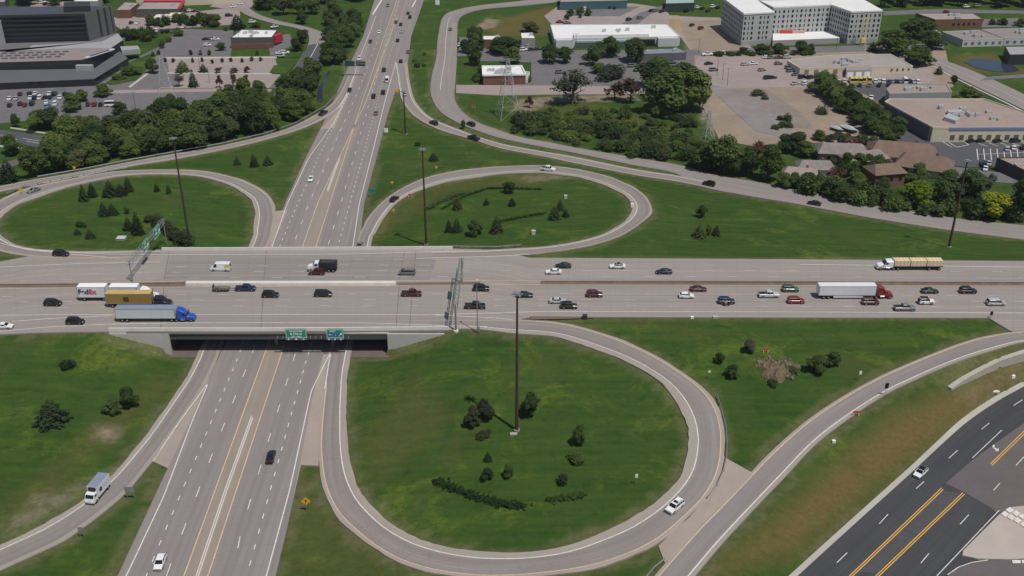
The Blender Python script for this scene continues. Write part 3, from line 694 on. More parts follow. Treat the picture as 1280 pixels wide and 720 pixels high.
b = bmesh.new(); sweep(b, dens([U(x, 355.3, Z7) for x in (233, 364, 495)]), [(-.85, 0), (.85, 0), (.75, .75), (-.75, .75)])
tag(obj('median_barrier', b, CW), 'pale broad concrete median kerb in the middle of the overpass', 'barrier')
for pts, lab, m_ in (([(676, 354.2), (900, 354.5), (1280, 355.7), (1500, 357)], 'dark brown concrete barrier dividing the highway east of the overpass', CWD), ([(-60, 359), (0, 358.2), (150, 357), (232, 355.8)], 'dark brown concrete barrier dividing the highway west of the overpass', CWD)):
    b = bmesh.new(); sweep(b, dens([U(x, y, Z7) for x, y in pts]), JERSEY); tag(obj('median_barrier', b, m_), lab, 'barrier')
for pts, lab in (([(315, 523), (283, 612), (247, 720), (220, 800)], 'light concrete barrier along the freeway median in the foreground'), ([(424, 199), (409, 240)], 'short pale concrete barrier in the freeway median beyond the overpass')):
    b = bmesh.new(); sweep(b, dens([U(x, y, 0) for x, y in pts]), JERSEY); tag(obj('median_barrier', b, CW), lab, 'barrier')
# retaining wall by the arterial
wt = RWP
b = bmesh.new(); sweep(b, dens(wt, 3), [(-1.2, -4.0), (.1, -4.0), (.1, 0), (-1.2, 0)]); tag(obj('retaining_wall', b, M('weathered_wall_concrete', (.40, .375, .32), .12, .3, .9)), 'curved pale concrete retaining wall below the outer ramp beside the dark arterial road', 'wall')

def guardrail(pts, label, z=None, posts=3.8):
    P = dens([U(x, y, zz) for x, y, zz in pts], 2)
    o = empty('guard_rail', P[0], 0, label, 'guardrail'); L = [p-P[0] for p in P]
    b = bmesh.new(); sweep(b, L, [(-.05, .45), (.04, .45), (.09, .55), (.04, .65), (.09, .74), (.04, .85), (-.05, .85)]); obj('rail', b, STEEL, o)
    b = bmesh.new(); s = 0
    for i in range(len(L)-1):
        s += (L[i+1]-L[i]).length
        if s > posts: s = 0; box(b, (L[i].x, L[i].y, L[i].z+.25), (.14, .14, 1.1))
    q = obj('posts', b, DKST, o); q['kind'] = 'stuff'
NWOpts = [(434, 96, .0), (424, 117, 0), (407, 134, 0), (370, 155, 0), (332, 168, 0), (276, 181, .3), (220, 191, 1), (169, 200, 1.8), (103, 213, 2.6), (47, 222.5, 3.4)]
guardrail(NWOpts, 'long steel guardrail edging the outer ramp below the dense tree belt')
guardrail([(159, 211.3, 3.1), (112, 217.5, 3.7), (56, 228.5, 4.4), (30, 234.5, 4.9), (8, 244, 5.3)], 'steel guardrail between the left loop and the outer ramp beside it')
guardrail([(896, 496, 4.8), (902, 515, 4.4), (907, 535, 4.1), (908.5, 555, 3.8), (908, 572, 3.6), (904, 590, 3.4), (896, 608, 3.1), (884, 624, 2.9)], 'dark guardrail curving round the outside of the large foreground loop')
guardrail([(831, 701, 2.3), (818, 712, 2.1), (804, 728, 1.9), (780, 755, 1.6)], 'short bright guardrail at the bottom edge between loop and outer ramp')
guardrail([(566, 309.5, 7), (590, 310.5, 7), (620, 310.5, 7), (652, 308, 7)], 'guardrail leading off the north parapet along the right-hand loop')

# ------------------------------------------------------------------ lighting masts
def mast(base, top, label, lamp=True):
    p = G(*base); q0 = None
    best = min(((abs(pj(Vector((p.x, p.y, p.z+hh/4)))[1]-top[1]), hh/4) for hh in range(20, 260)))
    hgt = best[1]
    # lean follows the picture, masts are upright: solve sideways shift into a slight real lean
    o = empty('light_mast', p, 0, label, 'light mast', 'tall rust brown lighting masts')
    b = bmesh.new(); cyl(b, (0, 0, -.5), (0, 0, hgt), .42, .2, 10); obj('pole', b, RUST, o)
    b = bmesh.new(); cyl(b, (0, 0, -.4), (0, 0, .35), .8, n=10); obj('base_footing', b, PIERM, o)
    b = bmesh.new(); cyl(b, (0, 0, hgt-.4), (0, 0, hgt+.15), .55, n=10); obj('luminaire_ring', b, STEEL, o)
    for k in range(6):
        a = k*math.tau/6; b = bmesh.new(); box(b, (.95*math.cos(a), .95*math.sin(a), hgt-.1), (.62, .45, .22), a); cyl(b, (.4*math.cos(a), .4*math.sin(a), hgt-.2), (.8*math.cos(a), .8*math.sin(a), hgt-.2), .06, n=5)
        obj('luminaire', b, STEEL, o)
    return hgt
mh = [mast((646, 538), (645, 367), 'tall brown lighting mast standing in the large foreground loop'),
      mast((236, 297), (217, 173), 'tall dark lighting mast standing inside the left loop'),
      mast((533, 306), (529, 186), 'tall dark lighting mast in the right-hand loop behind the overpass'),
      mast((507, 168), (504, 114), 'tall dark lighting mast on the grass between freeway and north ramp'),
      mast((1186, 309), (1209, 200), 'tall dark lighting mast on the grass below the yellow-green trees')]
print('MASTS', mh)
# slim grey camera pole next to the sign gantry
p = G(597, 416)
o = empty('camera_pole', p, 0, 'slim grey camera pole at the loop edge right of the sign gantry', 'pole')
b = bmesh.new(); cyl(b, (0, 0, -.5), (0, 0, 15.5), .16, .09, 8); obj('pole', b, STEEL, o)
b = bmesh.new(); box(b, (0, .25, 15.6), (.35, .7, .35)); obj('camera', b, LAMP, o)
b = bmesh.new(); box(b, (.3, -.1, 1.2), (.6, .5, 1.5)); obj('cabinet', b, SIGNBK, o)

# ------------------------------------------------------------------ sign gantries
def truss(bm, a, c, hh=1.5, ww=1.0, n=10, r=.09):
    a, c = Vector(a), Vector(c); d = (c-a).normalized(); s = Vector((-d.y, d.x, 0))*ww/2; u = Vector((0, 0, hh/2))
    cs = [s+u, s-u, -s+u, -s-u]
    for k in cs: cyl(bm, a+k, c+k, r, n=5)
    for i in range(n):
        p0, p1 = a+(c-a)*i/n, a+(c-a)*(i+1)/n
        for e, f in ((cs[0], cs[1]), (cs[2], cs[3]), (cs[0], cs[2]), (cs[1], cs[3])):
            if i % 2: e, f = f, e
            cyl(bm, p0+e, p1+f, r*.6, n=4)
        cyl(bm, p0+cs[0], p0+cs[1], r*.6, n=4); cyl(bm, p0+cs[2], p0+cs[3], r*.6, n=4)
def strokes(bm, o, ux, rows, w, hh):
    """rows of small white legend bars on a sign face"""
    pass
A_ = U(166, 352.5, Z7); B_ = G(209, 307)
hA = 6.2
g1 = empty('sign_gantry', A_, 0, 'open truss sign gantry with two green panels over the westbound lanes', 'sign gantry')
Bl = B_-A_; ta = Vector((0, 0, hA)); tb = Vector((Bl.x, Bl.y, hA)); ud = (tb-ta).normalized(); sdv = Vector((ud.y, -ud.x, 0))
b = bmesh.new(); truss(b, ta-ud*.6, tb+ud*.6, 1.3, .9, 12, .065); obj('truss', b, STEEL, g1)
for q, z0 in ((Vector((0, 0, 0)), -.3), (Vector((Bl.x, Bl.y, 0)), Bl.z-.5)):
    b = bmesh.new(); cyl(b, (q.x, q.y, z0), (q.x, q.y, hA+.6), .2, .15, 8); obj('post', b, STEEL, g1)
ang = math.atan2(ud.y, ud.x); LN = (tb-ta).length
for f0, wd0, tx in ((.40, 4.6, ('100', 'EXIT')), (.73, 5.4, ('494', 'WEST'))):
    c = ta+ud*LN*f0+sdv*.62; c.z = hA-.1
    sg = empty('sign_panel', c, ang); sg.parent = g1
    b = bmesh.new(); box(b, (0, 0, 0), (wd0, .1, 3.2)); obj('panel', b, GREEN, sg)
    b = bmesh.new()
    for (x, z, w2, h2) in ((0, 1.5, wd0-.1, .1), (0, -1.5, wd0-.1, .1), (-wd0/2+.1, 0, .1, 3), (wd0/2-.1, 0, .1, 3)): box(b, (x, -.062, z), (w2, .03, h2))
    obj('border', b, SIGNW, sg)
    text('lettering', tx[1], .85, SIGNW, sg, (-.2, -.07, .75), bold=.02); text('lettering', tx[0], 1.2, SIGNW, sg, (-.5, -.07, -.45), bold=.03)
    b = bmesh.new(); cyl(b, (wd0/2-1.2, -.07, -1.0), (wd0/2-.6, -.07, -.2), .1, n=4); cyl(b, (wd0/2-.75, -.07, -.45), (wd0/2-.4, -.07, .05), .3, .02, n=4); obj('arrow', b, SIGNW, sg)
# second gantry: over the eastbound side, seen end-on
A_ = G(570, 414.5); C_ = U(577.5, 353.5, Z7)
g2 = empty('sign_gantry', A_, 0, 'grey truss gantry seen edge-on above the eastbound lanes', 'sign gantry')
Cl = C_-A_; zt = 14.4-A_.z
ta, tb = Vector((0, 0, zt)), Vector((Cl.x, Cl.y, zt)); ud = (tb-ta).normalized(); ang = math.atan2(ud.y, ud.x)
b = bmesh.new(); truss(b, ta-ud*.5, tb+ud*.5, 1.4, 1.1, 12, .075); obj('truss', b, M('dull_grey_steel', (.22, .23, .24), .12, 1.5, .5, .4), g2)
for q, z0 in ((Vector((0, 0, 0)), -.4), (Cl, Cl.z-.2)):
    b = bmesh.new(); cyl(b, (q.x, q.y, z0), (q.x, q.y, zt+.6), .28, .22, 8); obj('post', b, STEEL, g2)
for f0, wd0 in ((.2, 3.4), (.62, 4.6)):
    c = ta+(tb-ta)*f0+Vector((-ud.y, ud.x, 0))*.75
    b = bmesh.new(); box(b, c, (wd0, .12, 3.4), ang); obj('sign_panel', b, GREEN, g2)
b = bmesh.new(); cyl(b, (0, 0, -.3), (0, 0, .5), .7, n=10); obj('footing', b, CW, g2)
# cantilever sign over the far freeway
p = G(430.5, 95.5)
g3 = empty('sign_gantry', p, 0, 'cantilever sign with dark green panels reaching over the far southbound lanes', 'sign gantry')
b = bmesh.new(); cyl(b, (0, 0, -.4), (0, 0, 7.8), .3, .22, 8); obj('post', b, SIGNBK, g3)
b = bmesh.new(); truss(b, (0, 0, 7.1), (11.2, -.6, 7.1), 1.2, .7, 8, .1); obj('truss', b, STEEL, g3)
for x0, w2 in ((3.3, 4.8), (8.6, 4.6)):
    sg = empty('sign_panel', (x0, -.65, 6.7)); sg.parent = g3
    b = bmesh.new(); box(b, (0, 0, 0), (w2, .1, 2.7)); obj('panel', b, M('sign_back_dark', (.03, .06, .06), .15, 1, .5), sg)
# green signs hung on the overpass, facing the northbound freeway
FRSTR = (SOUTH[0].y)
for px0, px1, lines, nm in ((358, 384, None, 'wide green exit sign with white lettering hung on the overpass side'), (409, 430, 1, 'narrower green sign with two blue shields and an arrow on the overpass side')):
    c0, c1 = U(px0, 417, 6.4), U(px1, 417, 6.4); wd0 = c1.x-c0.x; yy = YS-.95
    sg = empty('exit_sign', ((c0.x+c1.x)/2, yy, 6.85), 0, nm, 'road sign')
    b = bmesh.new(); box(b, (0, 0, 0), (wd0, .12, 2.8)); obj('panel', b, GREEN, sg)
    b = bmesh.new()
    for (x, z, w2, h2) in ((0, 1.2, wd0-.1, .09), (0, -1.2, wd0-.1, .09), (-wd0/2+.1, 0, .09, 2.4), (wd0/2-.1, 0, .09, 2.4)): box(b, (x, -.075, z), (w2, .03, h2))
    obj('border', b, SIGNW, sg)
    if lines is None:
        text('lettering', 'Industrial Blvd', .62, SIGNW, sg, (0, -.08, .78), bold=.012); text('lettering', '& 77th St', .82, SIGNW, sg, (0, -.08, -.05), bold=.02); text('lettering', 'EXIT  1/4 MILE', .42, SIGNW, sg, (0, -.08, -.82), bold=.012)
    else:
        text('lettering', 'WEST', .6, SIGNW, sg, (-.6, -.08, .75), bold=.015)
        for x0, tx in ((-1.35, '494'), (.15, '5')):
            b = bmesh.new(); prism(b, [(x0-.6, -.02), (x0+.6, -.02), (x0+.6, .02), (x0-.6, .02)], -.85, .25)
            sh_ = obj('shield', b, SIGNB, sg); sh_.location.y = -.08
            text('lettering', tx, .5, SIGNW, sg, (x0, -.115, -.3), bold=.012)
        b = bmesh.new(); cyl(b, (1.1, -.09, -.7), (1.6, -.09, .0), .09, n=4); cyl(b, (1.5, -.09, -.15), (1.85, -.09, .35), .28, .02, n=4); obj('arrow', b, SIGNW, sg)
    b = bmesh.new()
    for k in range(5): cyl(b, (-wd0/2+k*wd0/4, .7, -1.0), (-wd0/2+k*wd0/4, -.55, -1.45), .05, n=4)
    box(b, (0, -.5, -1.45), (wd0, .12, .08)); box(b, (0, .3, .3), (wd0*.8, .5, .1)); obj('bracket', b, STEEL, sg)
    for k in range(3):
        b = bmesh.new(); box(b, (-wd0*.36+k*wd0*.36, -.6, -1.4), (.4, .3, .2)); obj('sign_lamp', b, LAMP, sg)
# catwalk between the two bridge signs
c0, c1 = U(349, 417, 5.5), U(437, 417, 5.5)
cw = empty('catwalk', ((c0.x+c1.x)/2, YS-.75, 5.3), 0, 'thin railed service walkway under the green signs on the overpass', 'walkway')
b = bmesh.new(); box(b, (0, 0, 0), (c1.x-c0.x, .5, .08)); obj('walkway', b, DKST, cw)
for k in range(14):
    x = (k/13-.5)*(c1.x-c0.x); b = bmesh.new(); cyl(b, (x, -.25, 0), (x, -.25, 1.0), .04, n=4); cyl(b, (x, .7, .3), (x, -.3, -.1), .05, n=4); obj('stanchion', b, STEEL, cw)

# ------------------------------------------------------------------ small roadside signs
def sign(px, py, label, shape, mat, size=(1.2, 1.2), h=2.6, face=-1, extra=None, posts=1, back=False):
    p = G(px, py); o = empty('road_sign', p, 0, label, 'road sign')
    for k in range(posts):
        x = 0 if posts == 1 else (-.35+.7*k)*size[0]; b = bmesh.new(); box(b, (x, .06, h/2-.3), (.1, .08, h+.6+(.4 if posts > 1 else 0))); obj('post', b, STEEL, o)
    b = bmesh.new()
    if shape == 'diamond':
        prism(b, [(-size[0]*.7, 0), (0, -size[0]*.7), (size[0]*.7, 0), (0, size[0]*.7)], -.03, .03); bmesh.ops.rotate(b, verts=b.verts, matrix=Matrix.Rotation(math.pi/2, 3, 'X'))
        bmesh.ops.translate(b, verts=b.verts, vec=(0, 0, h))
    else: box(b, (0, 0, h), (size[0], .06, size[1]))
    obj('panel', b, mat, o)
    if extra: extra(o, h)
def arrow_blk(o, h):
    b = bmesh.new(); box(b, (0, -.05, h-.1), (.16, .02, .7)); box(b, (0, -.052, h+.25), (.4, .02, .3), taper=.4); obj('arrow', b, BLACK, o)
sign(383.5, 639, 'yellow diamond warning sign on grass between freeway and foreground loop', 'diamond', SIGNY, (1.5, 1.5), 2.7, extra=arrow_blk)
sign(164, 624, 'grey backed sign on two posts beside the box truck on the left ramp', 'rect', SIGNBK, (2.1, 1.6), 2.6, posts=2)
sign(103, 672, 'small grey backed sign on the verge below the left ramp', 'rect', SIGNBK, (1.1, 1.1), 2.2, posts=2)
sign(466, 246, 'small green sign on two posts left of the right-hand loop entry', 'rect', GREEN, (2.6, 1.7), 2.4, posts=2)
sign(490.5, 235, 'small yellow sign at the upper edge of the right-hand loop by the freeway', 'diamond', SIGNY, (.9, .9), 2.2)
sign(545.5, 215, 'small yellow sign above the top curve of the right-hand loop', 'diamond', SIGNY, (.9, .9), 2.0)
sign(483, 169, 'white square sign on the verge right of the far freeway', 'rect', SIGNW, (1.6, 1.8), 2.2)
sign(27, 243, 'yellow curve arrow sign beside the grey car on the left loop', 'rect', SIGNY, (1.5, 1.2), 1.8)
sign(94, 215.5, 'pale yellow sign on the guardrail by the tree belt', 'rect', SIGNY, (1.0, 1.1), 2.0)
sign(1074, 476, 'white and black object marker on the verge above the outer ramp', 'rect', SIGNW, (.6, 1.0), 2.4)
sign(1106, 496, 'dark backed sign at the lower edge of the outer ramp', 'rect', BLACK, (.9, 1.5), 3.2)
sign(1238, 398.5, 'dark sign at the tip of the grass beside the highway exit', 'rect', BLACK, (.8, 1.2), 1.7)
sign(795, 606, 'white and black sign in the grass at the right side of the foreground loop', 'rect', SIGNW, (.6, 1.0), 2.4)
sign(886, 474, 'pale small sign outside the foreground loop left of the shrubs', 'rect', SIGNW, (.55, .55), 2.2)
sign(495.5, 255, 'small gold sign at the inner edge of the right-hand loop', 'diamond', SIGNY, (.8, .8), 1.6) if False else None
sign(492, 268, 'small gold marker inside the entry of the right-hand loop', 'diamond', SIGNY, (.9, .9), 1.6)
sign(496, 120, 'yellow exit gore sign where the north ramp leaves the freeway', 'rect', SIGNY, (2.0, 1.4), 2.6)
sign(547, 9, 'white sign on the verge near the top of the far freeway', 'rect', SIGNW, (2.6, 3.0), 3.0)
sign(1195, 408, 'tiny pale delineator post', 'rect', SIGNW, (.4, .8), 1.2) if False else None
def lamp_post(px, py, label, h=8.5):
    p = G(px, py); o = empty('lamp_post', p, 0, label, 'lamp post', 'slim lamp posts in the parking lots')
    b = bmesh.new(); cyl(b, (0, 0, -.3), (0, 0, h), .11, .07, 6); obj('pole', b, DKST, o)
    for s in (-1, 1):
        b = bmesh.new(); box(b, (s*.7, 0, h), (1.0, .35, .16)); obj('lamp_head', b, STEEL, o)
for x, y, l in ((896, 96, 'slim lamp post on the tan lot, leftmost of three in a line'), (903, 101, 'slim lamp post on the tan lot, middle of three in a line'), (909, 107, 'slim lamp post on the tan lot, rightmost of three in a line'), (957, 73, 'lamp post at the hedge above the tan lot'), (1045, 62, 'lamp post on the street below the apartment podium'), (873, 68, 'lamp post at the street corner left of the tan lot'),
                (250, 86, 'lamp post in the pale lot between small round trees'), (262, 105, 'lamp post in the pale lot beside the tall conifer'), (170, 138, 'lamp post near the white truck in the office lot'), (1223, 208, 'lamp post behind the trees of the warehouse lot'), (720, 62, 'lamp post in front of the white industrial building'), (300, 60, 'lamp post beside the white roofed restaurant')): lamp_post(x, y, l)
# drums, cabinets and bits on the verges
def cabinet(px, py, label, mat, s=(1.4, 1.0, 1.4), nm='utility_cabinet', cat='cabinet'):
    p = G(px, py); b = bmesh.new(); box(b, (0, 0, s[2]/2-.1), s); box(b, (0, 0, s[2]-.06), (s[0]*1.1, s[1]*1.1, .12))
    o = obj(nm, b, mat); o.location = p; tag(o, label, cat)
cabinet(152, 299, 'pale flat utility cover in the grass of the left loop', M('pale_cabinet', (.45, .47, .44), .1), (2.6, 2.2, .7))
cabinet(667, 293, 'white utility cabinet with dark side in the right-hand loop', M('pale_cabinet', (.45, .47, .44), .1), (1.2, 1.0, 1.4))
cabinet(707, 248, 'white utility box beside the conifers in the right-hand loop', M('pale_cabinet', (.45, .47, .44), .1), (1.0, .9, 1.2))
cabinet(642, 543, 'flat pale concrete pad beside the foreground mast', M('pad_concrete', (.36, .33, .28), .1), (1.5, .9, .3), 'concrete_pad', 'pad')
cabinet(790, 259, 'small white cabinet at the inner bend of the right-hand loop', SIGNW, (.9, .8, 1.3))
cabinet(731, 398.5, 'small dark cabinet on the dry grass by the highway shoulder', DKST, (1.2, 1.0, 1.2))
cabinet(894, 397.6, 'small white box on the verge below the motorcycle', M('pale_cabinet', (.45, .47, .44), .1), (1.3, .6, .6))
cabinet(865, 398, 'tiny white box on the verge below the white hatchback', SIGNW, (.8, .6, .6))
cabinet(1042, 553, 'tiny white marker box on the verge by the outer ramp ditch', SIGNW, (.7, .6, .6))
cabinet(1244, 490, 'flat pale drain cover near the arterial kerb', CW, (1.8, .8, .3), 'drain_cover', 'drain cover')
cabinet(1266, 472, 'small white box on dry grass below the retaining wall', SIGNW, (.8, .8, .7))
def workmark(px, py, label):
    p = G(px, py); o = empty('barricade', p, 0, label, 'barricade')
    b = bmesh.new(); box(b, (0, 0, 1.1), (1.6, .1, .7)); obj('panel', b, REDM, o)
    for s in (-1, 1):
        b = bmesh.new(); box(b, (s*.6, .0, .4), (.12, .12, 1.0)); obj('leg', b, SIGNW, o)
workmark(513, 247, 'low red barricade on the inner shoulder of the right-hand loop')
workmark(592, 135, 'red and white barricade on the grass inside the frontage road bend')
workmark(957, 441, 'orange marker panel behind the rubble heap')
workmark(1070, 520, 'orange barrier panel lying by the outer ramp ditch')
# rubble heap
p = G(970, 459); b = bmesh.new(); bmesh.ops.create_grid(b, x_segments=26, y_segments=18, size=1)
rr = random.Random(5)
for v in b.verts:
    x, y = v.co.x, v.co.y; d = math.sqrt(x*x+y*y)/(.8+.16*math.sin(3*math.atan2(y, x)+1)+.1*math.sin(7*math.atan2(y, x))); hgt = max(0, 1-d*d)**.7*1.25
    v.co = (x*7.2, y*7.0, hgt*(.7+.6*rr.random())-.5+ (.25*rr.random() if d < .95 else -.3))
tag(obj('rubble_heap', b, M('rubble', (.125, .088, .055), .6, .9, .95)), 'low pale brown heap of soil and rubble between the dark shrubs', 'rubble heap').location = p
b = bmesh.new()
for k in range(48):
    a, d = rr.random()*math.tau, rr.random()**.6; s = .25+rr.random()*.6; x, y = 6.4*d*math.cos(a), 6.2*d*math.sin(a)
    box(b, (x, y, max(0, 1-d*d)**.7*1.1-.1), (s, s*.7, s*.6), rr.random()*3, taper=.6)
o = obj('scattered_stones', b, M('pale_stone', (.19, .155, .12), .5, 2, .9), kind='stuff'); o.location = p; tag(o, 'loose pale stones scattered over the rubble heap', 'stones')
# ------------------------------------------------------------------ lots, streets, water of the districts beyond
_fl = [0]
def flat(name, pts, mat, lvl):
    _fl[0] += 1; return sheet(name, pts, mat, .12+lvl*.03+_fl[0]*.0003, .6)
flat('parking_lot', [(-60, 110), (0, 109), (112, 105), (158, 78), (200, 58), (250, 44), (292, 45), (288, 72), (345, 72), (345, 110), (290, 112), (288, 126), (262, 136), (205, 140), (150, 160), (118, 165), (96, 168), (70, 150), (40, 150), (-60, 160)], LOTASP, 1)
flat('parking_lot', [(208, 73), (342, 71), (352, 92), (336, 110), (226, 110), (200, 110), (212, 92)], LOTPINK, 3)
flat('drive_aisle', [(126, 113), (288, 110.5), (340, 111.5), (338, 114.5), (288, 114), (126, 117)], LOTPINK, 4)
flat('parking_lot', [(193, 109), (202, 92), (224, 92), (224, 108)], LOTASP, 5)
flat('parking_lot', [(226, 36), (292, 38), (288, 68), (200, 70), (206, 52)], LOTASP, 4)
flat('parking_lot', [(344, 45), (362, 42), (368, 58), (356, 68), (338, 70), (336, 60)], LOTASP, 5)
flat('parking_lot', [(130, 22), (200, 20), (300, 8), (300, 30), (200, 36), (150, 36)], LOTPINK, 3)
flat('parking_lot', [(40, 2), (90, 2), (70, 12), (36, 12)], LOTPINK, 3)
flat('plaza', [(-60, 60), (0, 54), (110, 51), (150, 40), (158, 50), (128, 62), (-60, 72)], LOTASP, 6)
flat('grass_island', [(342, 82), (368, 77.5), (371, 79), (356, 93), (336, 92)], GRASS, 8)
flat('grass_island', [(352, 63), (380, 50), (384, 60), (376, 71), (356, 72)], GRASS, 8)
flat('grass_island', [(150, 90), (156, 80), (190, 66), (196, 68), (190, 80), (170, 100), (140, 106), (132, 104)], GRASS, 8)
flat('lot_kerb', [(210, 90.5), (340, 91.5), (338, 93), (208, 92)], KERB, 10)
flat('lot_kerb', [(206, 71.5), (346, 70.5), (346, 72.5), (206, 73.5)], KERB, 10)
flat('lot_kerb', [(160, 108.5), (183, 91.5), (186, 92), (163, 109.5)], KERB, 10)
flat('street', [(-60, 158), (0, 162), (50, 169), (94, 177), (160, 186), (160, 194), (94, 190), (54, 186), (0, 174.5), (-60, 166)], LOTDARK, 3)
flat('sidewalk', [(14, 158.8), (100, 172.5), (100, 174), (12, 160)], KERB, 4); flat('sidewalk', [(-30, 178), (28, 184.5), (50, 190), (50, 191.3), (26, 186), (-30, 180)], KERB, 4)
flat('street', [(62, 187), (58, 191), (36, 201), (0, 213), (-30, 220), (-30, 214), (0, 205), (34, 195), (50, 188)], OLDASP, 4)
bd = bmesh.new()
for pts in ([(-40, 164), (0, 168.5), (75, 180)], [(-40, 167), (0, 170.5), (60, 181)]): stripe(pts, .25, bd, .25, .0, (9, 5))
obj('white_road_markings', bd, WHITE, kind='structure')
rb = Rib([(312, 158, 340, 158, 0), (330, 132, 350, 130, 0), (348, 112, 374, 108, 0), (362, 94, 391, 88, 0), (377, 71, 401, 71, 0), (386, 54, 410, 50, 0), (384, 42, 403, 41, 0), (368, 35, 383, 34, 0), (340, 29.5, 351, 27, 0), (310, 20, 325, 19, 0), (298, 12, 311, 9, 0), (295, 4, 315, 0, 0), (292, -20, 318, -24, 0)], 3)
rb.strip('street', 0, 1, STREET, .28, .6); rb.strip('asphalt_lane', .02, .98, LOTDARK, .31, rng_=(.12, .42)); rb.line('lane_line', .5, .3, WHITE, .34, rng_=(.14, .42))
RIBS.remove(rb)
flat('street', [(270, 3), (318, -1), (318, 8), (290, 12), (262, 8)], STREET and LOTPINK, 6)
# creek and pond
flat('creek', [(401, 128), (396, 125), (397, 113), (404, 99), (411, 88), (413, 89), (407, 103), (403, 116), (404, 125)], WATER, 0)
flat('creek', [(418, 34), (440, 28), (446, 32), (424, 38)], WATER, 0)
import itertools
flat('pond', [(1240+33*math.cos(a)+(3 if math.sin(a) < 0 else -2), 81.5-7.2*math.sin(a)*(1 if math.sin(a) > 0 else 1.05)+ .12*32*math.cos(a)) for a in [i*math.tau/24 for i in range(24)]], WATER, 1)
# north-east district
flat('parking_lot', [(600, 66), (690, 66), (700, 70), (690, 110), (600, 112), (570, 116), (570, 108), (640, 107), (664, 100), (664, 78), (600, 76)], LOTASP, 1)
flat('street', [(570, 106), (690, 107), (800, 108), (846, 112), (846, 117), (690, 118), (622, 119), (570, 116)], LOTPINK, 3)
flat('street', [(570, 70), (690, 69), (870, 69), (1180, 62), (1180, 54), (870, 62), (690, 63), (570, 66)], LOTASP, 2)
flat('parking_lot', [(574, 46), (600, 48), (680, 60), (690, 64), (574, 66)], LOTASP, 3)
flat('parking_lot', [(680, 20), (700, 6), (790, 4), (830, 10), (838, 20), (900, 22), (940, 60), (866, 68), (852, 48), (834, 31), (690, 31)], LOTPINK, 1)
flat('parking_lot', [(706, 12), (745, 8), (800, 8), (775, 20), (712, 20)], LOTASP, 3)
flat('street', [(770, 34), (800, 16), (830, 6), (840, 8), (812, 18), (792, 34)], LOTASP, 4)
flat('dirt_lot', [(848, 28), (900, 24), (934, 62), (884, 66), (862, 60)], DIRT, 2)
flat('bare_ground', [(866, 66), (1050, 64), (1182, 63), (1192, 108), (1124, 128), (1112, 180), (1000, 178), (940, 182), (900, 176), (868, 112)], DIRT, 0)
flat('parking_lot', [(690, 68), (868, 66), (868, 106), (800, 108), (695, 108)], LOTASP, 1)
flat('parking_lot', [(872, 71), (1050, 70), (1160, 80), (1170, 100), (1140, 112), (1110, 107), (1010, 109), (909, 110), (881, 105), (866, 88)], LOTPINK, 2)
flat('paved_strip', [(881, 105), (907, 109), (950, 132), (991, 160), (980, 172), (945, 164)], pave('worn_lot_paving', (.255, .225, .212), False, .14, .2, crack=.2), 3)
flat('paved_pad', [(912, 112), (960, 112), (1000, 140), (1020, 162), (990, 158), (940, 128)], pave('gravel_pad', (.25, .21, .185), False, .2, .2), 2)
flat('parking_lot', [(1060, 106), (1120, 104), (1180, 110), (1185, 124), (1120, 126), (1112, 132), (1100, 128)], LOTDARK, 3)
flat('parking_lot', [(1098, 128), (1112, 130), (1165, 178), (1300, 168), (1300, 206), (1210, 209), (1180, 206), (1140, 188), (1120, 178)], LOTDARK, 3)
flat('dirt_yard', [(1040, 134), (1100, 180), (1070, 174), (1010, 160)], DIRT, 2)
rb = Rib([(1120, 70, 1150, 63, 0), (1162, 80, 1175, 74, 0), (1190, 94, 1206, 85, 0), (1227, 112, 1250, 104, 0), (1280, 138, 1306, 131, 0), (1400, 200, 1430, 190, 0)], 4); rb.strip('street', 0, 1, STREET, .25, .6); rb.line('centre_line', .5, .3, YELL, .29)
rb.strip('sidewalk', -.16, -.08, KERB, .27, .4); RIBS.remove(rb)
flat('street', [(1224, 101), (1234, 96), (1300, 91), (1300, 95.5), (1244, 99)], STREET and LOTASP, 5)
flat('parking_lot', [(1230, 24), (1300, 21), (1300, 33), (1226, 34)], LOTASP, 2)
flat('street', [(1104, 14), (1180, 11), (1300, 14), (1300, 17), (1180, 16), (1104, 19)], LOTASP, 2)
flat('front_path', [(1100, 200), (1180, 207), (1246, 215), (1300, 220), (1300, 232), (1180, 222), (1100, 212)], LOTASP, 2)
bl = bmesh.new()
for k in range(9):
    x = 1221+k*8.4; stripe([(x, 186), (x+1.6, 200)], .21, bl, .3, .03)
stripe([(1222, 193), (1290, 190)], .21, bl, .25, .03)
for a, b2 in (((1176, 176), (1190, 184)), ((1186, 178), (1196, 184)), ((1196, 184), (1211, 181)), ((1211, 181), (1205, 177))): stripe([a, b2], .21, bl, .3, .03)
for k in range(5): stripe([(1222+k*14, 178.5), (1234+k*14, 183)], .21, bl, .3, .03)
obj('parking_lines', bl, WHITE, kind='structure')

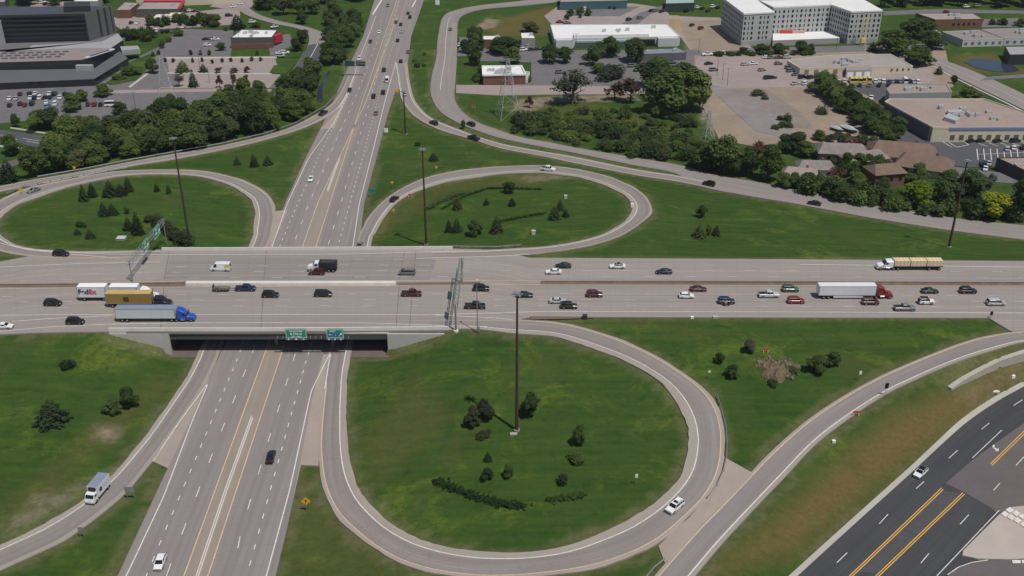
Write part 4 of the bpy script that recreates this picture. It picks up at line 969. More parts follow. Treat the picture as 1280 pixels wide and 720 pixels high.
# ------------------------------------------------------------------ buildings
ROOFW = M('white_roof_membrane', (.72, .71, .69), .08, .08, .7)
ROOFG = M('grey_gravel_roof', (.31, .275, .25), .12, .12, .9)
ROOFB = M('brown_gravel_roof', (.30, .235, .20), .12, .1, .9)
ROOFD = M('slate_roof', (.06, .068, .085), .15, .15, .6)
DARKW = M('dark_cladding', (.032, .032, .035), .12, .2, .5)
GREYW = M('grey_cladding', (.115, .115, .118), .08, .2, .6)
LGREY = M('light_grey_panel', (.33, .325, .32), .06, .2, .6)
BEIGE = M('beige_stucco', (.60, .53, .40), .08, .2, .85)
BRICK = M('red_brick', (.18, .085, .062), .18, .5, .85)
REDW = M('red_fascia', (.42, .03, .05), .1, .4, .5)
GLASSD = M('dark_window_glass', (.012, .016, .02), .2, .4, .08, 0, .3, .6)
TEALW = M('teal_awning', (.30, .42, .38), .1, .3, .6)
UNITM = M('roof_unit_metal', (.50, .50, .49), .12, 1, .5, .3)
BROWNR = M('brown_shingle', (.17, .115, .085), .22, .5, .9)
GREYR = M('grey_shingle', (.22, .19, .175), .25, .5, .9)
def foot(pts, z): return [U(x, y, z) for x, y in pts]
def rect4(pts, z):
    """footprint from picture corners at roof height, squared up to a clean parallelogram"""
    P = foot(pts, z)
    return P
def building(name, roofpx, h, label, wallm, roofm, cat='building', parapet=.5, units=0, base=None, seed=1):
    P = foot(roofpx, h); c = sum(P, Vector())/len(P); o = empty(name, (c.x, c.y, 0), 0, label, cat)
    L = [(p.x-c.x, p.y-c.y) for p in P]
    b = bmesh.new(); prism(b, L, -.5, h-.05); obj('wall', b, wallm, o)
    k = 1-.5/max(3, math.sqrt(abs(sum(L[i-1][0]*L[i][1]-L[i][0]*L[i-1][1] for i in range(len(L))))/2))
    b = bmesh.new(); prism(b, [(x*k, y*k) for x, y in L], h-.04, h+.06); r_ = obj('roof', b, roofm, o)
    if parapet:
        b = bmesh.new(); n = len(L)
        A = [b.verts.new((x*1.003, y*1.003, h-.3)) for x, y in L]; B = [b.verts.new((x*1.003, y*1.003, h+parapet)) for x, y in L]; Cc = [b.verts.new((x*k, y*k, h+parapet)) for x, y in L]; D = [b.verts.new((x*k, y*k, h+.0)) for x, y in L]
        for i in range(n):
            j = (i+1) % n; b.faces.new((A[i], A[j], B[j], B[i])); b.faces.new((B[i], B[j], Cc[j], Cc[i])); b.faces.new((Cc[i], Cc[j], D[j], D[i]))
        bmesh.ops.recalc_face_normals(b, faces=b.faces[:]); obj('parapet', b, wallm, o)
    rr = random.Random(seed)
    for i in range(units):
        w_ = [rr.random() for _ in L]; s = sum(w_); x = sum(a*q[0] for a, q in zip(w_, L))/s*.95; y = sum(a*q[1] for a, q in zip(w_, L))/s*.95
        b = bmesh.new(); sx, sy, sz = rr.uniform(1.2, 3), rr.uniform(1.2, 2.4), rr.uniform(.8, 1.7); box(b, (x, y, h+sz/2), (sx, sy, sz)); box(b, (x+sx*.2, y, h+sz+.12), (sx*.4, sy*.5, .3)); obj('roof_unit', b, UNITM, r_)
    return o, c, L
def face_boxes(o, c, a, b_, z0, z1, cols, rows, name, mat, fw=.6, fh=.6, depth=.12, each=True, pattern=None, maxn=999):
    """window openings on the wall between two picture-derived world points a, b_"""
    a = Vector((a.x-c.x, a.y-c.y, 0)); b_ = Vector((b_.x-c.x, b_.y-c.y, 0)); d = b_-a; L = d.length; d.normalize(); an = math.atan2(d.y, d.x); nrm = Vector((d.y, -d.x, 0))
    if nrm.dot(Vector((-c.x, -c.y, 0))) < 0: nrm = -nrm
    acc = bmesh.new(); n = 0
    for r in range(rows):
        for k in range(cols):
            wk = fw*(pattern[k % len(pattern)] if pattern else 1)
            if wk == 0: continue
            p = a+d*(L*(k+.5)/cols)+nrm*(depth/2); z = z0+(z1-z0)*(r+.5)/rows
            tgt = bmesh.new() if each and n < maxn else acc
            box(tgt, (p.x, p.y, z), (L/cols*wk, depth, (z1-z0)/rows*fh), an)
            if tgt is not acc: obj(name, tgt, mat, o)
            n += 1
    if len(acc.verts): obj(name+'s', acc, mat, o, kind='stuff')
    else: acc.free()

# --- dark office complex, upper left
T_H = 15.4
to = foot([(-60, 21), (105, 17), (139, 7.5), (-40, 9)], T_H); tc = sum(to, Vector())/4
of = empty('office_building', (tc.x, tc.y, 0), 0, 'dark office block of black window bands with low roofed wings in front', 'office')
LL = lambda P, c=None: [(p.x-tc.x, p.y-tc.y) for p in P]
b = bmesh.new(); prism(b, LL(to), -.5, T_H); obj('tower', b, DARKW, of)
b = bmesh.new(); prism(b, [(x*.985, y*.985) for x, y in LL(to)], T_H, T_H+.15); obj('roof', b, ROOFD, of)
for r in range(6):
    a_, b2 = LL(to)[0], LL(to)[1]; a_ = Vector((*a_, 0)); b2 = Vector((*b2, 0)); d = (b2-a_).normalized(); m_ = (a_+b2)/2+Vector((d.y, -d.x, 0))*.15
    b = bmesh.new(); box(b, (m_.x, m_.y, 1.6+r*2.38), ((b2-a_).length-.6, .3, 1.05), math.atan2(d.y, d.x)); obj('window_band', b, GLASSD, of)
    b = bmesh.new(); box(b, (m_.x, m_.y, 2.8+r*2.38), ((b2-a_).length, .5, .85), math.atan2(d.y, d.x)); obj('spandrel', b, M('dark_spandrel', (.036, .037, .040), .1, .3, .5), of)
a_, b2 = [Vector((*q, 0)) for q in LL(to)[1:3]]; d = (b2-a_).normalized(); nn = Vector((d.y, -d.x, 0))
for k, (f0, f1) in enumerate(((0, .42), (.5, .66), (.74, .88), (.93, 1.0))):
    m_ = a_+(b2-a_)*((f0+f1)/2)+nn*.3; b = bmesh.new(); box(b, (m_.x, m_.y, 7.7), ((b2-a_).length*(f1-f0), .7, 15.7), math.atan2(d.y, d.x)); obj('wall_panel', b, GREYW, of)
ph = foot([(79, 8.5), (112, 7.5), (112, 2), (80, 2.5)], 18.6); b = bmesh.new(); prism(b, LL(ph), T_H, 18.6); obj('penthouse', b, DARKW, of)
wp = foot([(-30, 27), (1, 27), (1, 22), (-30, 22)], 13); b = bmesh.new(); prism(b, LL(wp), -.5, 13); obj('end_wall', b, LGREY, of)
for nm, pts, h_, wm, rm in (('wing', [(-60, 68), (0, 66), (36, 60), (40, 57), (128, 52), (148, 42), (154, 50), (138, 61), (101, 60)], 6.6, DARKW, LGREY), ('skylight_hall', [(-60, 80), (103, 75), (140, 61), (101, 60), (0, 66), (-60, 69)], 7.0, DARKW, pave('pink_gravel_roof', (.27, .225, .21), False, .1, .1)),
                            ('front_wing', [(-60, 107), (0, 104), (118, 99), (160, 73), (150, 64), (118, 86), (0, 88), (-60, 91)], 3.4, GLASSD, GREYW)):
    P = foot(pts, h_); b = bmesh.new(); prism(b, LL(P), -.5, h_); w0 = obj(nm, b, wm, of)
    cx_, cy_ = sum(q[0] for q in LL(P))/len(P), sum(q[1] for q in LL(P))/len(P)
    b = bmesh.new(); prism(b, [(cx_+(x-cx_)*.995, cy_+(y-cy_)*.995) for x, y in LL(P)], h_, h_+.12); obj('roof', b, rm, w0)
for i in range(9):
    for j in range(3):
        q0 = U(-6+i*11+j*-5, 67.5+j*3.2-i*.35, 7.2); b = bmesh.new(); box(b, (q0.x-tc.x, q0.y-tc.y, 7.35), (3.2, 1.7, .6), .05, taper=.7); obj('skylight', b, M('skylight_glass', (.10, .10, .11), .2, .5, .3), of)
for i in range(6):
    q0 = U(112+i*5, 71-i*1.6, 7.2); b = bmesh.new(); box(b, (q0.x-tc.x, q0.y-tc.y, 7.25), (1.6, 5.5, .5), -.5); obj('skylight', b, M('white_skylight', (.62, .63, .63), .1, .5, .4), of)
q0 = U(106, 85, 4.6); b = bmesh.new(); box(b, (q0.x-tc.x, q0.y-tc.y, 4.7), (8, 2.5, 2.8)); obj('roof_plant_room', b, LGREY, of)
P = foot([(-60, 107.3), (0, 104.3), (100, 100.5)], 2.2); b = bmesh.new()
sweep(b, [Vector((p.x-tc.x, p.y-tc.y, 0)) for p in P], [(-.1, .6), (.1, .6), (.1, 2.6), (-.1, 2.6)]); obj('glass_front', b, GLASSD, of)
lg = foot([(150, 58), (172, 57), (175, 61), (152, 63)], 5.5); b = bmesh.new(); prism(b, LL(lg), 3.0, 5.5); obj('loading_canopy', b, LGREY, of)
# --- restaurant with white roof and red corner
o, c, L = building('restaurant', [(288, 48), (340, 47.5), (347, 38), (302, 37.5)], 5.6, 'small restaurant with white roof, dark fascia and red corner beside the winding street', M('dark_fascia', (.10, .095, .09), .1), ROOFW, 'restaurant', .5, 7, seed=3)
fa, fb = U(288, 48, 5.6), U(340, 47.5, 5.6)
d = Vector((fb.x-fa.x, fb.y-fa.y, 0)); an = math.atan2(d.y, d.x); m_ = (fa+fb)/2
b = bmesh.new(); box(b, (m_.x-c.x, m_.y-c.y-.25, 1.3), (d.length, .5, 2.6), an); obj('brick_base', b, BRICK, o)
fb2 = U(346, 42, 5.6); b = bmesh.new(); box(b, (fb2.x-c.x+.6, fb2.y-c.y-1.5, 3.4), (2.0, 7.5, 4.2), -.35); obj('red_entrance', b, REDW, o)
# --- retail strip top left
o, c, L = building('shop_building', [(170, 12), (224, 12), (230, 3), (180, 3)], 5, 'low shop with grey roof and bright red roof edge at the top left', M('shop_wall', (.10, .09, .09), .15), ROOFG, 'shop', .4, 2)
b = bmesh.new(); p0, p1 = L[2], L[3]
sweep(b, [Vector((p0[0], p0[1], 5.2)), Vector((p1[0], p1[1], 5.2))], [(-.8, 0), (.8, 0), (.8, 1), (-.8, 1)]); obj('red_roof_edge', b, REDW, o)
b = bmesh.new(); p0, p1 = L[1], L[2]; sweep(b, [Vector((p0[0], p0[1], 5.2)), Vector((p1[0], p1[1], 5.2))], [(-.8, 0), (.8, 0), (.8, 1), (-.8, 1)]); obj('red_roof_edge', b, REDW, o)
building('shop_building', [(145, 13), (162, 13), (174, 4), (156, 3)], 5, 'narrow shop with pale grey roof left of the red-edged shop', BRICK, ROOFG, 'shop', .3, 1)
building('shop_building', [(170, -1), (300, -6), (300, -14), (180, -10)], 5, 'long low tan building along the very top left edge', BEIGE, ROOFB, 'shop', .3, 3)
building('shop_building', [(-10, 3), (6, 3), (10, -6), (-10, -6)], 5, 'small low grey building in the top left corner', GREYW, ROOFG, 'shop', .3, 0)
building('shop_building', [(92, 2), (122, 2), (128, -6), (100, -6)], 5, 'pale roofed building behind the office penthouse', LGREY, ROOFW, 'shop', .3, 0)
for pts, lab in (([(191, 22), (210, 21), (211, 17.5), (196, 18)], 'cream box trailer, left of the two parked behind the hedge'), ([(210, 20), (229, 19.5), (229, 15.5), (213, 16)], 'cream box trailer, right of the two parked behind the hedge')):
    P = foot(pts, 4); c = sum(P, Vector())/4; o = empty('box_trailer', (c.x, c.y, .2), 0, lab, 'trailer', 'cream trailers behind the hedge')
    b = bmesh.new(); prism(b, [(p.x-c.x, p.y-c.y) for p in P], 1.1, 3.8); obj('box_body', b, M('cream_panel', (.66, .60, .52), .06), o)
    for s in (-2.6, 2.6):
        b = bmesh.new(); box(b, (s, -.6, .55), (1.4, 2.2, 1.1)); obj('wheels', b, BLACK, o)
# --- white industrial building
IH = 4.6
o, c, L = building('factory_building', [(693, 49), (850, 46), (834, 31), (688, 31.5)], IH, 'long white roofed industrial building with a row of clerestory windows behind the trees', M('white_wall', (.55, .56, .53), .07), ROOFW, 'factory', .35, 5, seed=8)
fa, fb = U(724, 44.5, IH+1.2), U(786, 43.5, IH+1.2); m_ = (fa+fb)/2; d = fb-fa; an = math.atan2(d.y, d.x)
b = bmesh.new(); box(b, (m_.x-c.x+4, m_.y-c.y+1.5, IH+.9), (d.length+14, 4.5, 1.5), an); obj('clerestory', b, ROOFW, o)
for k in range(18):
    q0 = fa+d*(k+.5)/18; b = bmesh.new(); box(b, (q0.x-c.x, q0.y-c.y-.85, IH+.95), (1.1, .15, 1.2), an); obj('window', b, GLASSD, o)
fa, fb = U(693, 49, IH), U(850, 46, IH); d = fb-fa
for f0, f1, m2 in ((.17, .40, TEALW), (.42, .62, TEALW), (.64, .80, GLASSD)):
    q0 = fa+d*((f0+f1)/2); b = bmesh.new(); box(b, (q0.x-c.x, q0.y-c.y-.7, 3.2 if m2 is TEALW else 2.0), (d.length*(f1-f0), 1.4 if m2 is TEALW else .3, .9 if m2 is TEALW else 3.6), math.atan2(d.y, d.x)); obj('awning' if m2 is TEALW else 'window', b, m2, o)
for f0, f1 in ((.01, .14), (.82, .98)):
    q0 = fa+d*((f0+f1)/2); b = bmesh.new(); box(b, (q0.x-c.x, q0.y-c.y-1.6, 2.4), (d.length*(f1-f0), 3.2, 4.6), math.atan2(d.y, d.x)); obj('entrance_block', b, M('pale_wall', (.50, .52, .50), .06), o)
building('shop_building', [(652, 48), (669, 48), (665, 41), (651, 41.5)], 4.2, 'small white roofed shed left of the long industrial building', M('shed_wall', (.30, .27, .25), .15), ROOFW, 'shed', .2, 1)
o, c, L = building('brick_building', [(603, 50), (627, 50), (625, 45), (604, 45)], 4.5, 'small dark red brick building with white roof trim among the trees', BRICK, ROOFW, 'building', .3, 1)
o, c, L = building('restaurant', [(604, 95), (657, 94), (652, 83.5), (603, 84)], 4.6, 'brick restaurant with white parapet and cluttered white roof inside the frontage bend', BRICK, ROOFW, 'restaurant', .5, 12, seed=21)
b = bmesh.new(); n = len(L)
sweep(b, [Vector((q[0], q[1], 4.6)) for q in L+[L[0]]], [(-.45, 0), (.45, 0), (.45, .75), (-.45, .75)]); obj('roof_edge', b, SIGNW, o)
building('annex', [(640, 95), (660, 95), (662, 90), (655, 89)], 3.6, 'low white flat canopy at the right end of the brick restaurant', SIGNW, LGREY, 'canopy', .1, 0)
building('house', [(802, 68), (858, 66), (850, 61), (806, 62)], 4, 'low blue grey metal roofed building behind the dense tree clump', GREYW, M('blue_grey_metal_roof', (.20, .22, .25), .15), 'building', .2, 3)
o, c, L = building('shop_building', [(838, 24), (851, 24), (849, 20), (838, 20)], 6.5, 'square tan block with shadowed side behind the industrial building', M('tan_wall', (.62, .48, .27), .06), ROOFB, 'building', .3, 0)
building('shop_building', [(700, 3), (784, 1), (784, -8), (700, -8)], 5, 'teal windowed low building at the top edge above the parking lot', M('teal_glass_wall', (.06, .12, .13), .2), ROOFG, 'building', .3, 3)
building('shop_building', [(832, 5), (868, 4), (868, -5), (832, -5)], 5, 'dark building with pale teal roof edge at the top edge', M('dark_teal_wall', (.035, .05, .05), .2), TEALW, 'building', .3, 1)
# --- apartment block (U-shaped)
AH = 17.0
APG = M('apartment_panel', (.42, .43, .41), .05, .2, .8); APS = M('apartment_side_panel', (.33, .32, .31), .08, .2, .85); APB = M('apartment_base', (.34, .34, .34), .06, .2, .8)
lw = foot([(930, 18.5), (968, 16.5), (946, 2), (970, -6), (904, -1)], AH); rw_ = foot([(1064, 16), (1103, 14.5), (1070, -4), (1034, -2), (1038, 7)], AH); ce = foot([(967, 10.5), (1038, 7.5), (1034, 0.5), (950, 2.5)], AH)
ac = sum(lw+rw_+ce, Vector())/14
ap = empty('apartment_block', (ac.x, ac.y, 0), 0, 'five storey grey apartment block with white roofs around a raised white courtyard', 'apartment block')
AL = lambda P: [(p.x-ac.x, p.y-ac.y) for p in P]
for nm, P in (('left_wing', lw), ('right_wing', rw_), ('middle_wing', ce)):
    b = bmesh.new(); prism(b, AL(P), 2.4, AH); w0 = obj(nm.split('_')[0]+'_wing', b, APG, ap)
    b = bmesh.new(); prism(b, AL(P), -.5, 2.4); obj('base_storey', b, APB, w0)
    cx_, cy_ = [sum(q[i] for q in AL(P))/len(P) for i in (0, 1)]
    b = bmesh.new(); prism(b, [(cx_+(x-cx_)*1.012, cy_+(y-cy_)*1.012) for x, y in AL(P)], AH, AH+.8); obj('roof', b, ROOFW, w0)
pd = foot([(966, 50.5), (1050, 47.5), (1036, 36), (966, 38)], 2.9); b = bmesh.new(); prism(b, AL(pd), -.5, 2.9, 0, 1); obj('podium', b, [APB, ROOFW], ap)
for q, s, m2 in (((982, 41), (7, 3, 1.6), M('red_machine', (.5, .07, .05), .1)), ((996, 41), (8, 2, 1.2), M('pinkish_board', (.55, .35, .30), .1)), ((1000, 36), (22, 3, 2), ROOFW)):
    p = U(*q, 3); b = bmesh.new(); box(b, (p.x-ac.x, p.y-ac.y, 2.9+s[2]/2), s); obj('courtyard_equipment', b, m2, ap)
face_boxes(ap, ac, lw[0], lw[1], 2.7, AH-.5, 8, 5, 'window', GLASSD, .42, .5, pattern=[1, .5, 1, 0, 1, .55, 1, 0], maxn=30)
face_boxes(ap, ac, ce[0], ce[1], 2.7, AH-.5, 13, 5, 'window', GLASSD, .42, .5, pattern=[1, .55, 1, .6], maxn=45)
face_boxes(ap, ac, rw_[0], rw_[1], 2.7, AH-.5, 7, 5, 'window', GLASSD, .42, .5, pattern=[1, .5, 1, 1, .55, 1], maxn=25)
face_boxes(ap, ac, lw[4], lw[0], 2.7, AH-.5, 14, 5, 'side_window', M('dull_window', (.10, .10, .105), .2), .4, .5, each=False)
face_boxes(ap, ac, rw_[4], rw_[0], 2.7, AH-.5, 9, 5, 'inner_window', M('shaded_window', (.04, .05, .06), .2), .42, .5, each=False)
p = U(1078, 57, 0); o = empty('construction_hoist', p, 0, 'pale yellow hoist mast standing against the right apartment wing', 'hoist')
hm = M('pale_yellow_steel', (.70, .60, .28), .08, 1, .5)
for k in range(4):
    b = bmesh.new(); sx, sy = (1 if k % 2 else -1)*1.0, (1 if k > 1 else -1)*.6; cyl(b, (sx, sy, -.3), (sx, sy, 16), .14, n=4); obj('mast_post', b, hm, o)
b = bmesh.new()
for k in range(10): cyl(b, (-1, -.6, k*1.6), (1, -.6, k*1.6+1.6), .08, n=4); cyl(b, (1, .6, k*1.6), (-1, .6, k*1.6+1.6), .08, n=4)
obj('bracing', b, hm, o); b = bmesh.new(); box(b, (0, -.2, 3), (2.4, 1.8, 2.4)); obj('cage', b, hm, o)
p = U(1077, 90, 0); o = empty('flag_pole', p, 0, 'tall thin white pole rising in front of the beige low building', 'pole')
b = bmesh.new(); cyl(b, (0, 0, -.3), (0, 0, 15), .16, .08, 6); obj('pole', b, SIGNW, o); b = bmesh.new(); box(b, (0, 0, 1.0), (7, 2.6, 2.2)); box(b, (0, 0, 2.2), (7.3, 2.9, .3)); obj('hut', b, DARKW, o)
# --- low beige commercial building
o, c, L = building('commercial_building', [(1000, 85.5), (1075, 84), (1141, 83), (1113, 68), (1040, 69), (984, 76)], 3.4, 'long low beige building with wide brown grey roof below the apartment block', BEIGE, ROOFG, 'building', .3, 12, seed=5)
face_boxes(o, c, U(1112, 83.6, 3.4), U(1140, 83, 3.4), 1.1, 2.7, 4, 1, 'window', GLASSD, .3, .6)
face_boxes(o, c, U(1003, 85.5, 3.4), U(1075, 84.2, 3.4), .2, 2.8, 6, 1, 'doorway', M('shaded_door', (.20, .16, .13), .15), .4, .85)
o, c, L = building('garage', [(1058, 88.5), (1090, 87.5), (1088, 82.5), (1058, 83.5)], 3.6, 'flat garage with two pale doors in front of the low beige building', LGREY, ROOFB, 'garage', .2, 0)
face_boxes(o, c, U(1058, 88.5, 3.6), U(1090, 87.5, 3.6), .2, 2.9, 3, 1, 'garage_door', SIGNW, .7, .9)
# --- warehouse with blue trim
WH = 6.2
o, c, L = building('warehouse', [(1166, 160), (1187, 160.5), (1290, 160), (1310, 150), (1230, 124.5), (1112, 124.5), (1106, 128)], WH, 'large beige warehouse with brown roof and blue trim beside the dark parking lot', BEIGE, ROOFB, 'warehouse', .5, 13, seed=11)
fa, fb = U(1187, 160.5, WH), U(1290, 160, WH); d = fb-fa; m_ = (fa+fb)/2
b = bmesh.new(); box(b, (m_.x-c.x, m_.y-c.y-.12, WH-.1), (d.length, .3, 1.1), math.atan2(d.y, d.x)); obj('blue_trim', b, M('blue_trim', (.16, .23, .42), .08), o)
face_boxes(o, c, fa, fb, .2, 4.4, 9, 1, 'window', M('shopfront_glass', (.12, .10, .09), .2), .5, .5)
q0 = U(1176, 168, 3.2); b = bmesh.new(); box(b, (q0.x-c.x, q0.y-c.y+1.5, 3.0), (9.5, 3, 6.0)); obj('loading_bay', b, BEIGE, o)
for s in (-2.6, 2.2):
    b = bmesh.new(); box(b, (q0.x-c.x+s, q0.y-c.y-.06, 2.2), (3.4, .2, 3.4)); obj('bay_door', b, SIGNW if s < 0 else GLASSD, o)
fa, fb = U(1106, 128, WH), U(1166, 160, WH); d = fb-fa; m_ = (fa+fb)/2
b = bmesh.new(); box(b, (m_.x-c.x-.1, m_.y-c.y-.1, WH/2), (d.length, .4, WH), math.atan2(d.y, d.x)); obj('side_wall', b, M('dark_grey_block', (.13, .13, .135), .15, .3), o)
for pts in ([(1180, 146), (1195, 151), (1200, 147.5), (1186, 141)], [(1186, 140), (1202, 140), (1202, 136.5), (1184, 137)]):
    P = foot(pts, WH+1.6); b = bmesh.new(); prism(b, [(p.x-c.x, p.y-c.y) for p in P], WH, WH+1.6); obj('roof_duct', b, UNITM, o)
building('warehouse_annex', [(1112, 118), (1190, 116), (1184, 106.5), (1115, 105.5), (1108, 112)], 6.6, 'brown roofed rear annex with grey wall above the large warehouse', M('grey_block_wall', (.30, .30, .31), .1), ROOFB, 'building', .4, 5, seed=6)
building('shop_building', [(1246, 198), (1310, 197), (1310, 218), (1290, 218)], 4.5, 'brown roofed building with dark wall at the right edge below the parking lot', M('dark_brown_wall', (.055, .05, .048), .2), ROOFB, 'building', .4, 2)
o, c, L = building('brick_building', [(1169, 25), (1229, 24), (1216, 17), (1145, 17)], 5, 'red brick building with grey roof in the top right', BRICK, ROOFG, 'building', .3, 5, seed=2)
face_boxes(o, c, U(1190, 24.7, 5), U(1222, 24.1, 5), 1.6, 3.2, 5, 1, 'window', GLASSD, .4, .7)
for pts, lab in (([(1204, 50), (1255, 48.5), (1225, 38), (1178, 40)], 'pale grey office with pinkish roof above the pond'), ([(1256, 48), (1310, 47), (1310, 35), (1227, 37)], 'wider grey office with pinkish roof at the right edge above the pond')):
    o, c, L = building('office_building', pts, 3.8, lab, M('pale_office_wall', (.50, .49, .47), .06), pave('pink_gravel_roof', (.27, .225, .21)), 'office', .3, 7, seed=len(lab))
    face_boxes(o, c, U(*pts[0], 3.8), U(*pts[1], 3.8), .6, 3.0, 6, 1, 'window', M('office_window', (.12, .14, .15), .2), .4, .6)
building('office_building', [(1262, 69), (1310, 68), (1310, 58), (1256, 58.5)], 5, 'grey roofed dark walled building at the right edge beside the pond', DARKW, LGREY, 'building', .3, 1)
# --- houses in the trees on the right
def house(px, py, w_, d_, h_, rz, label, wallm, roofm, hip=.5):
    p = U(px, py, h_); p.z = 0; o = empty('house', p, rz, label, 'house')
    b = bmesh.new(); box(b, (0, 0, h_/2-.2), (w_, d_, h_+.4)); obj('wall', b, wallm, o)
    b = bmesh.new(); rh = d_*.28; A = [b.verts.new(v) for v in ((-w_*.55, -d_*.58, h_), (w_*.55, -d_*.58, h_), (w_*.55, d_*.58, h_), (-w_*.55, d_*.58, h_))]
    k = w_*.55-d_*.5*hip; T = [b.verts.new((-k, 0, h_+rh)), b.verts.new((k, 0, h_+rh))]
    for f in ((A[0], A[1], T[1], T[0]), (A[2], A[3], T[0], T[1]), (A[1], A[2], T[1]), (A[3], A[0], T[0]), (A[3], A[2], A[1], A[0])): b.faces.new(f)
    r_ = obj('roof', b, roofm, o)
    b = bmesh.new(); box(b, (w_*.2, d_*.1, h_+rh), (.9, .9, 1.4)); obj('chimney', b, BRICK, r_)
    for s in (-.3, .05, .35):
        b = bmesh.new(); box(b, (s*w_, -d_/2-.03, h_*.55), (1.3, .1, 1.2)); obj('window', b, GLASSD, o)
    return o
house(1128, 189, 24, 14, 3.8, -.25, 'large brown hip roofed house beside the dark parking lot', BEIGE, BROWNR)
house(1156, 204, 19, 13, 3.2, -.45, 'brown roofed house with white roof units above the yellow-green tree', BEIGE, BROWNR)
house(1052, 187, 18, 10, 4, -.12, 'grey shingle house under trees left of the brown roofed houses', M('house_wall', (.32, .28, .25), .15), GREYR)
house(1080, 196, 16, 9, 4, .35, 'grey shingle house with white skylight among dark trees', M('house_wall', (.32, .28, .25), .15), GREYR)
house(1019, 207, 13, 8, 3.5, -.1, 'small grey roofed house at the left end of the houses', SIGNW, GREYR)
house(1000, 216, 12, 8, 3, -.25, 'low pinkish roofed shed beside the frontage road trees', M('pink_wall', (.5, .4, .36), .1), LOTPINK)
house(1106, 212, 12, 9, 5, .2, 'tall brown gabled house between trees near the frontage road', BRICK, BROWNR)
b = bmesh.new(); sweep(b, dens([U(1018, 171, 1.2), U(1060, 172.5, 1.2), U(1094, 172, 1.2)]), [(-.1, -1.4), (.1, -1.4), (.1, .8), (-.1, .8)]); tag(obj('fence', b, M('brown_fence', (.14, .085, .06), .2)), 'brown timber fence along the boat yard above the houses', 'fence')
# lattice transmission towers
PYL = M('pale_pylon_steel', (.46, .47, .47), .1, 1.5, .6, .2)
def lattice(base, top, label, wbase=8.5):
    p = G(*base); best = min(((abs(pj(Vector((p.x, p.y, hh/2)))[1]-top), hh/2) for hh in range(10, 110))); H_ = best[1]
    o = empty('transmission_tower', p, .3, label, 'pylon', 'lattice transmission towers')
    lv = [0, .22, .42, .6, .76, .9, 1.0]; wd = lambda t: wbase/2*(1-t)**1.1+.45
    b = bmesh.new(); b2 = bmesh.new()
    for sx, sy in ((-1, -1), (1, -1), (1, 1), (-1, 1)):
        q = bmesh.new()
        for i in range(6): cyl(q, (sx*wd(lv[i]), sy*wd(lv[i]), lv[i]*H_), (sx*wd(lv[i+1]), sy*wd(lv[i+1]), lv[i+1]*H_), .11, n=4)
        obj('leg', q, PYL, o)
    for i in range(6):
        a, c2 = wd(lv[i]), wd(lv[i+1]); z0, z1 = lv[i]*H_, lv[i+1]*H_
        for k in range(4):
            r = Matrix.Rotation(k*math.pi/2, 3, 'Z')
            cyl(b, r @ Vector((-a, -a, z0)), r @ Vector((c2, -c2, z1)), .045, n=4); cyl(b, r @ Vector((a, -a, z0)), r @ Vector((-c2, -c2, z1)), .045, n=4); cyl(b, r @ Vector((-c2, -c2, z1)), r @ Vector((c2, -c2, z1)), .05, n=4)
    obj('bracing', b, PYL, o)
    for t in (.74, .86, .97):
        q = bmesh.new()
        for s in (-1, 1): cyl(q, (0, 0, t*H_+.9), (s*3.5, 0, t*H_), .07, n=4); cyl(q, (0, 0, t*H_-.2), (s*3.5, 0, t*H_), .07, n=4)
        obj('cross_arm', q, PYL, o)
lattice((211, 137), 70, 'pale lattice pylon standing at the edge of the office parking lot')
lattice((635, 146), 74, 'pale lattice pylon on the grass beside the brick restaurant')
lattice((884, 176), 138, 'short pale lattice pylon by the bare dirt strip and dark trees', 4)
# ------------------------------------------------------------------ plants
def quads_mesh(name, C, N, S, mat, extra=None):
    """a mesh of leaf-clump faces: centres C, normals N, sizes S"""
    n = len(C); N = N/np.linalg.norm(N, axis=1)[:, None]
    ref = rng.normal(size=(n, 3)); T = np.cross(N, ref); T /= np.linalg.norm(T, axis=1)[:, None]; B = np.cross(N, T)
    s = S[:, None]; asp = rng.uniform(.55, 1.0, n)[:, None]
    k = rng.uniform(-.25, .25, (n, 4))[:, :, None]
    V = np.stack([C-T*s-B*s*asp*.5, C+T*s*.3-B*s*asp, C+T*s+B*s*asp*.4, C-T*s*.2+B*s*asp], 1)
    V = V+N[:, None, :]*s[:, None, :]*k
    me = bpy.data.meshes.new(name); me.from_pydata(V.reshape(-1, 3).tolist(), [], np.arange(n*4).reshape(n, 4).tolist())
    me.materials.append(mat); return me
def leaf_crown(name, mat, n=3400, blobs=20, s=.036, squash=1.0, seed=0, airy=0.0, zlo=.09, top=1.0):
    r = np.random.default_rng(seed); bl = []
    for i in range(blobs):
        a = r.uniform(0, math.tau); z = r.uniform(0, 1)
        rad = .36*math.sqrt(max(.05, 1-(2*z-.8)**2*.9))*r.uniform(.3, 1.15)
        bl.append((rad*math.cos(a), rad*math.sin(a), zlo+(top-zlo)*(.18+.66*z), r.uniform(.09, .23)))
    bl.append((0, 0, zlo+(top-zlo)*.5, .27)); bl = np.array(bl)
    w = bl[:, 3]**2; idx = r.choice(len(bl), n, p=w/w.sum())
    d = r.normal(size=(n, 3)); d /= np.linalg.norm(d, axis=1)[:, None]; d[:, 2] = np.abs(d[:, 2])*r.choice([1, 1, 1, -1], n)
    rr = bl[idx, 3]*r.uniform(.7 if airy == 0 else .2, 1.1, n)
    C = bl[idx, :3]+d*rr[:, None]*np.array([1, 1, (top-zlo)*.95*squash]); C[:, 2] = np.clip(C[:, 2], zlo*.6, top*1.03)
    N = d*.8+r.normal(size=(n, 3))*.34+np.array([.1, -.1, .75])
    return quads_mesh(name, C, N, s*r.uniform(.55, 1.35, n), mat)
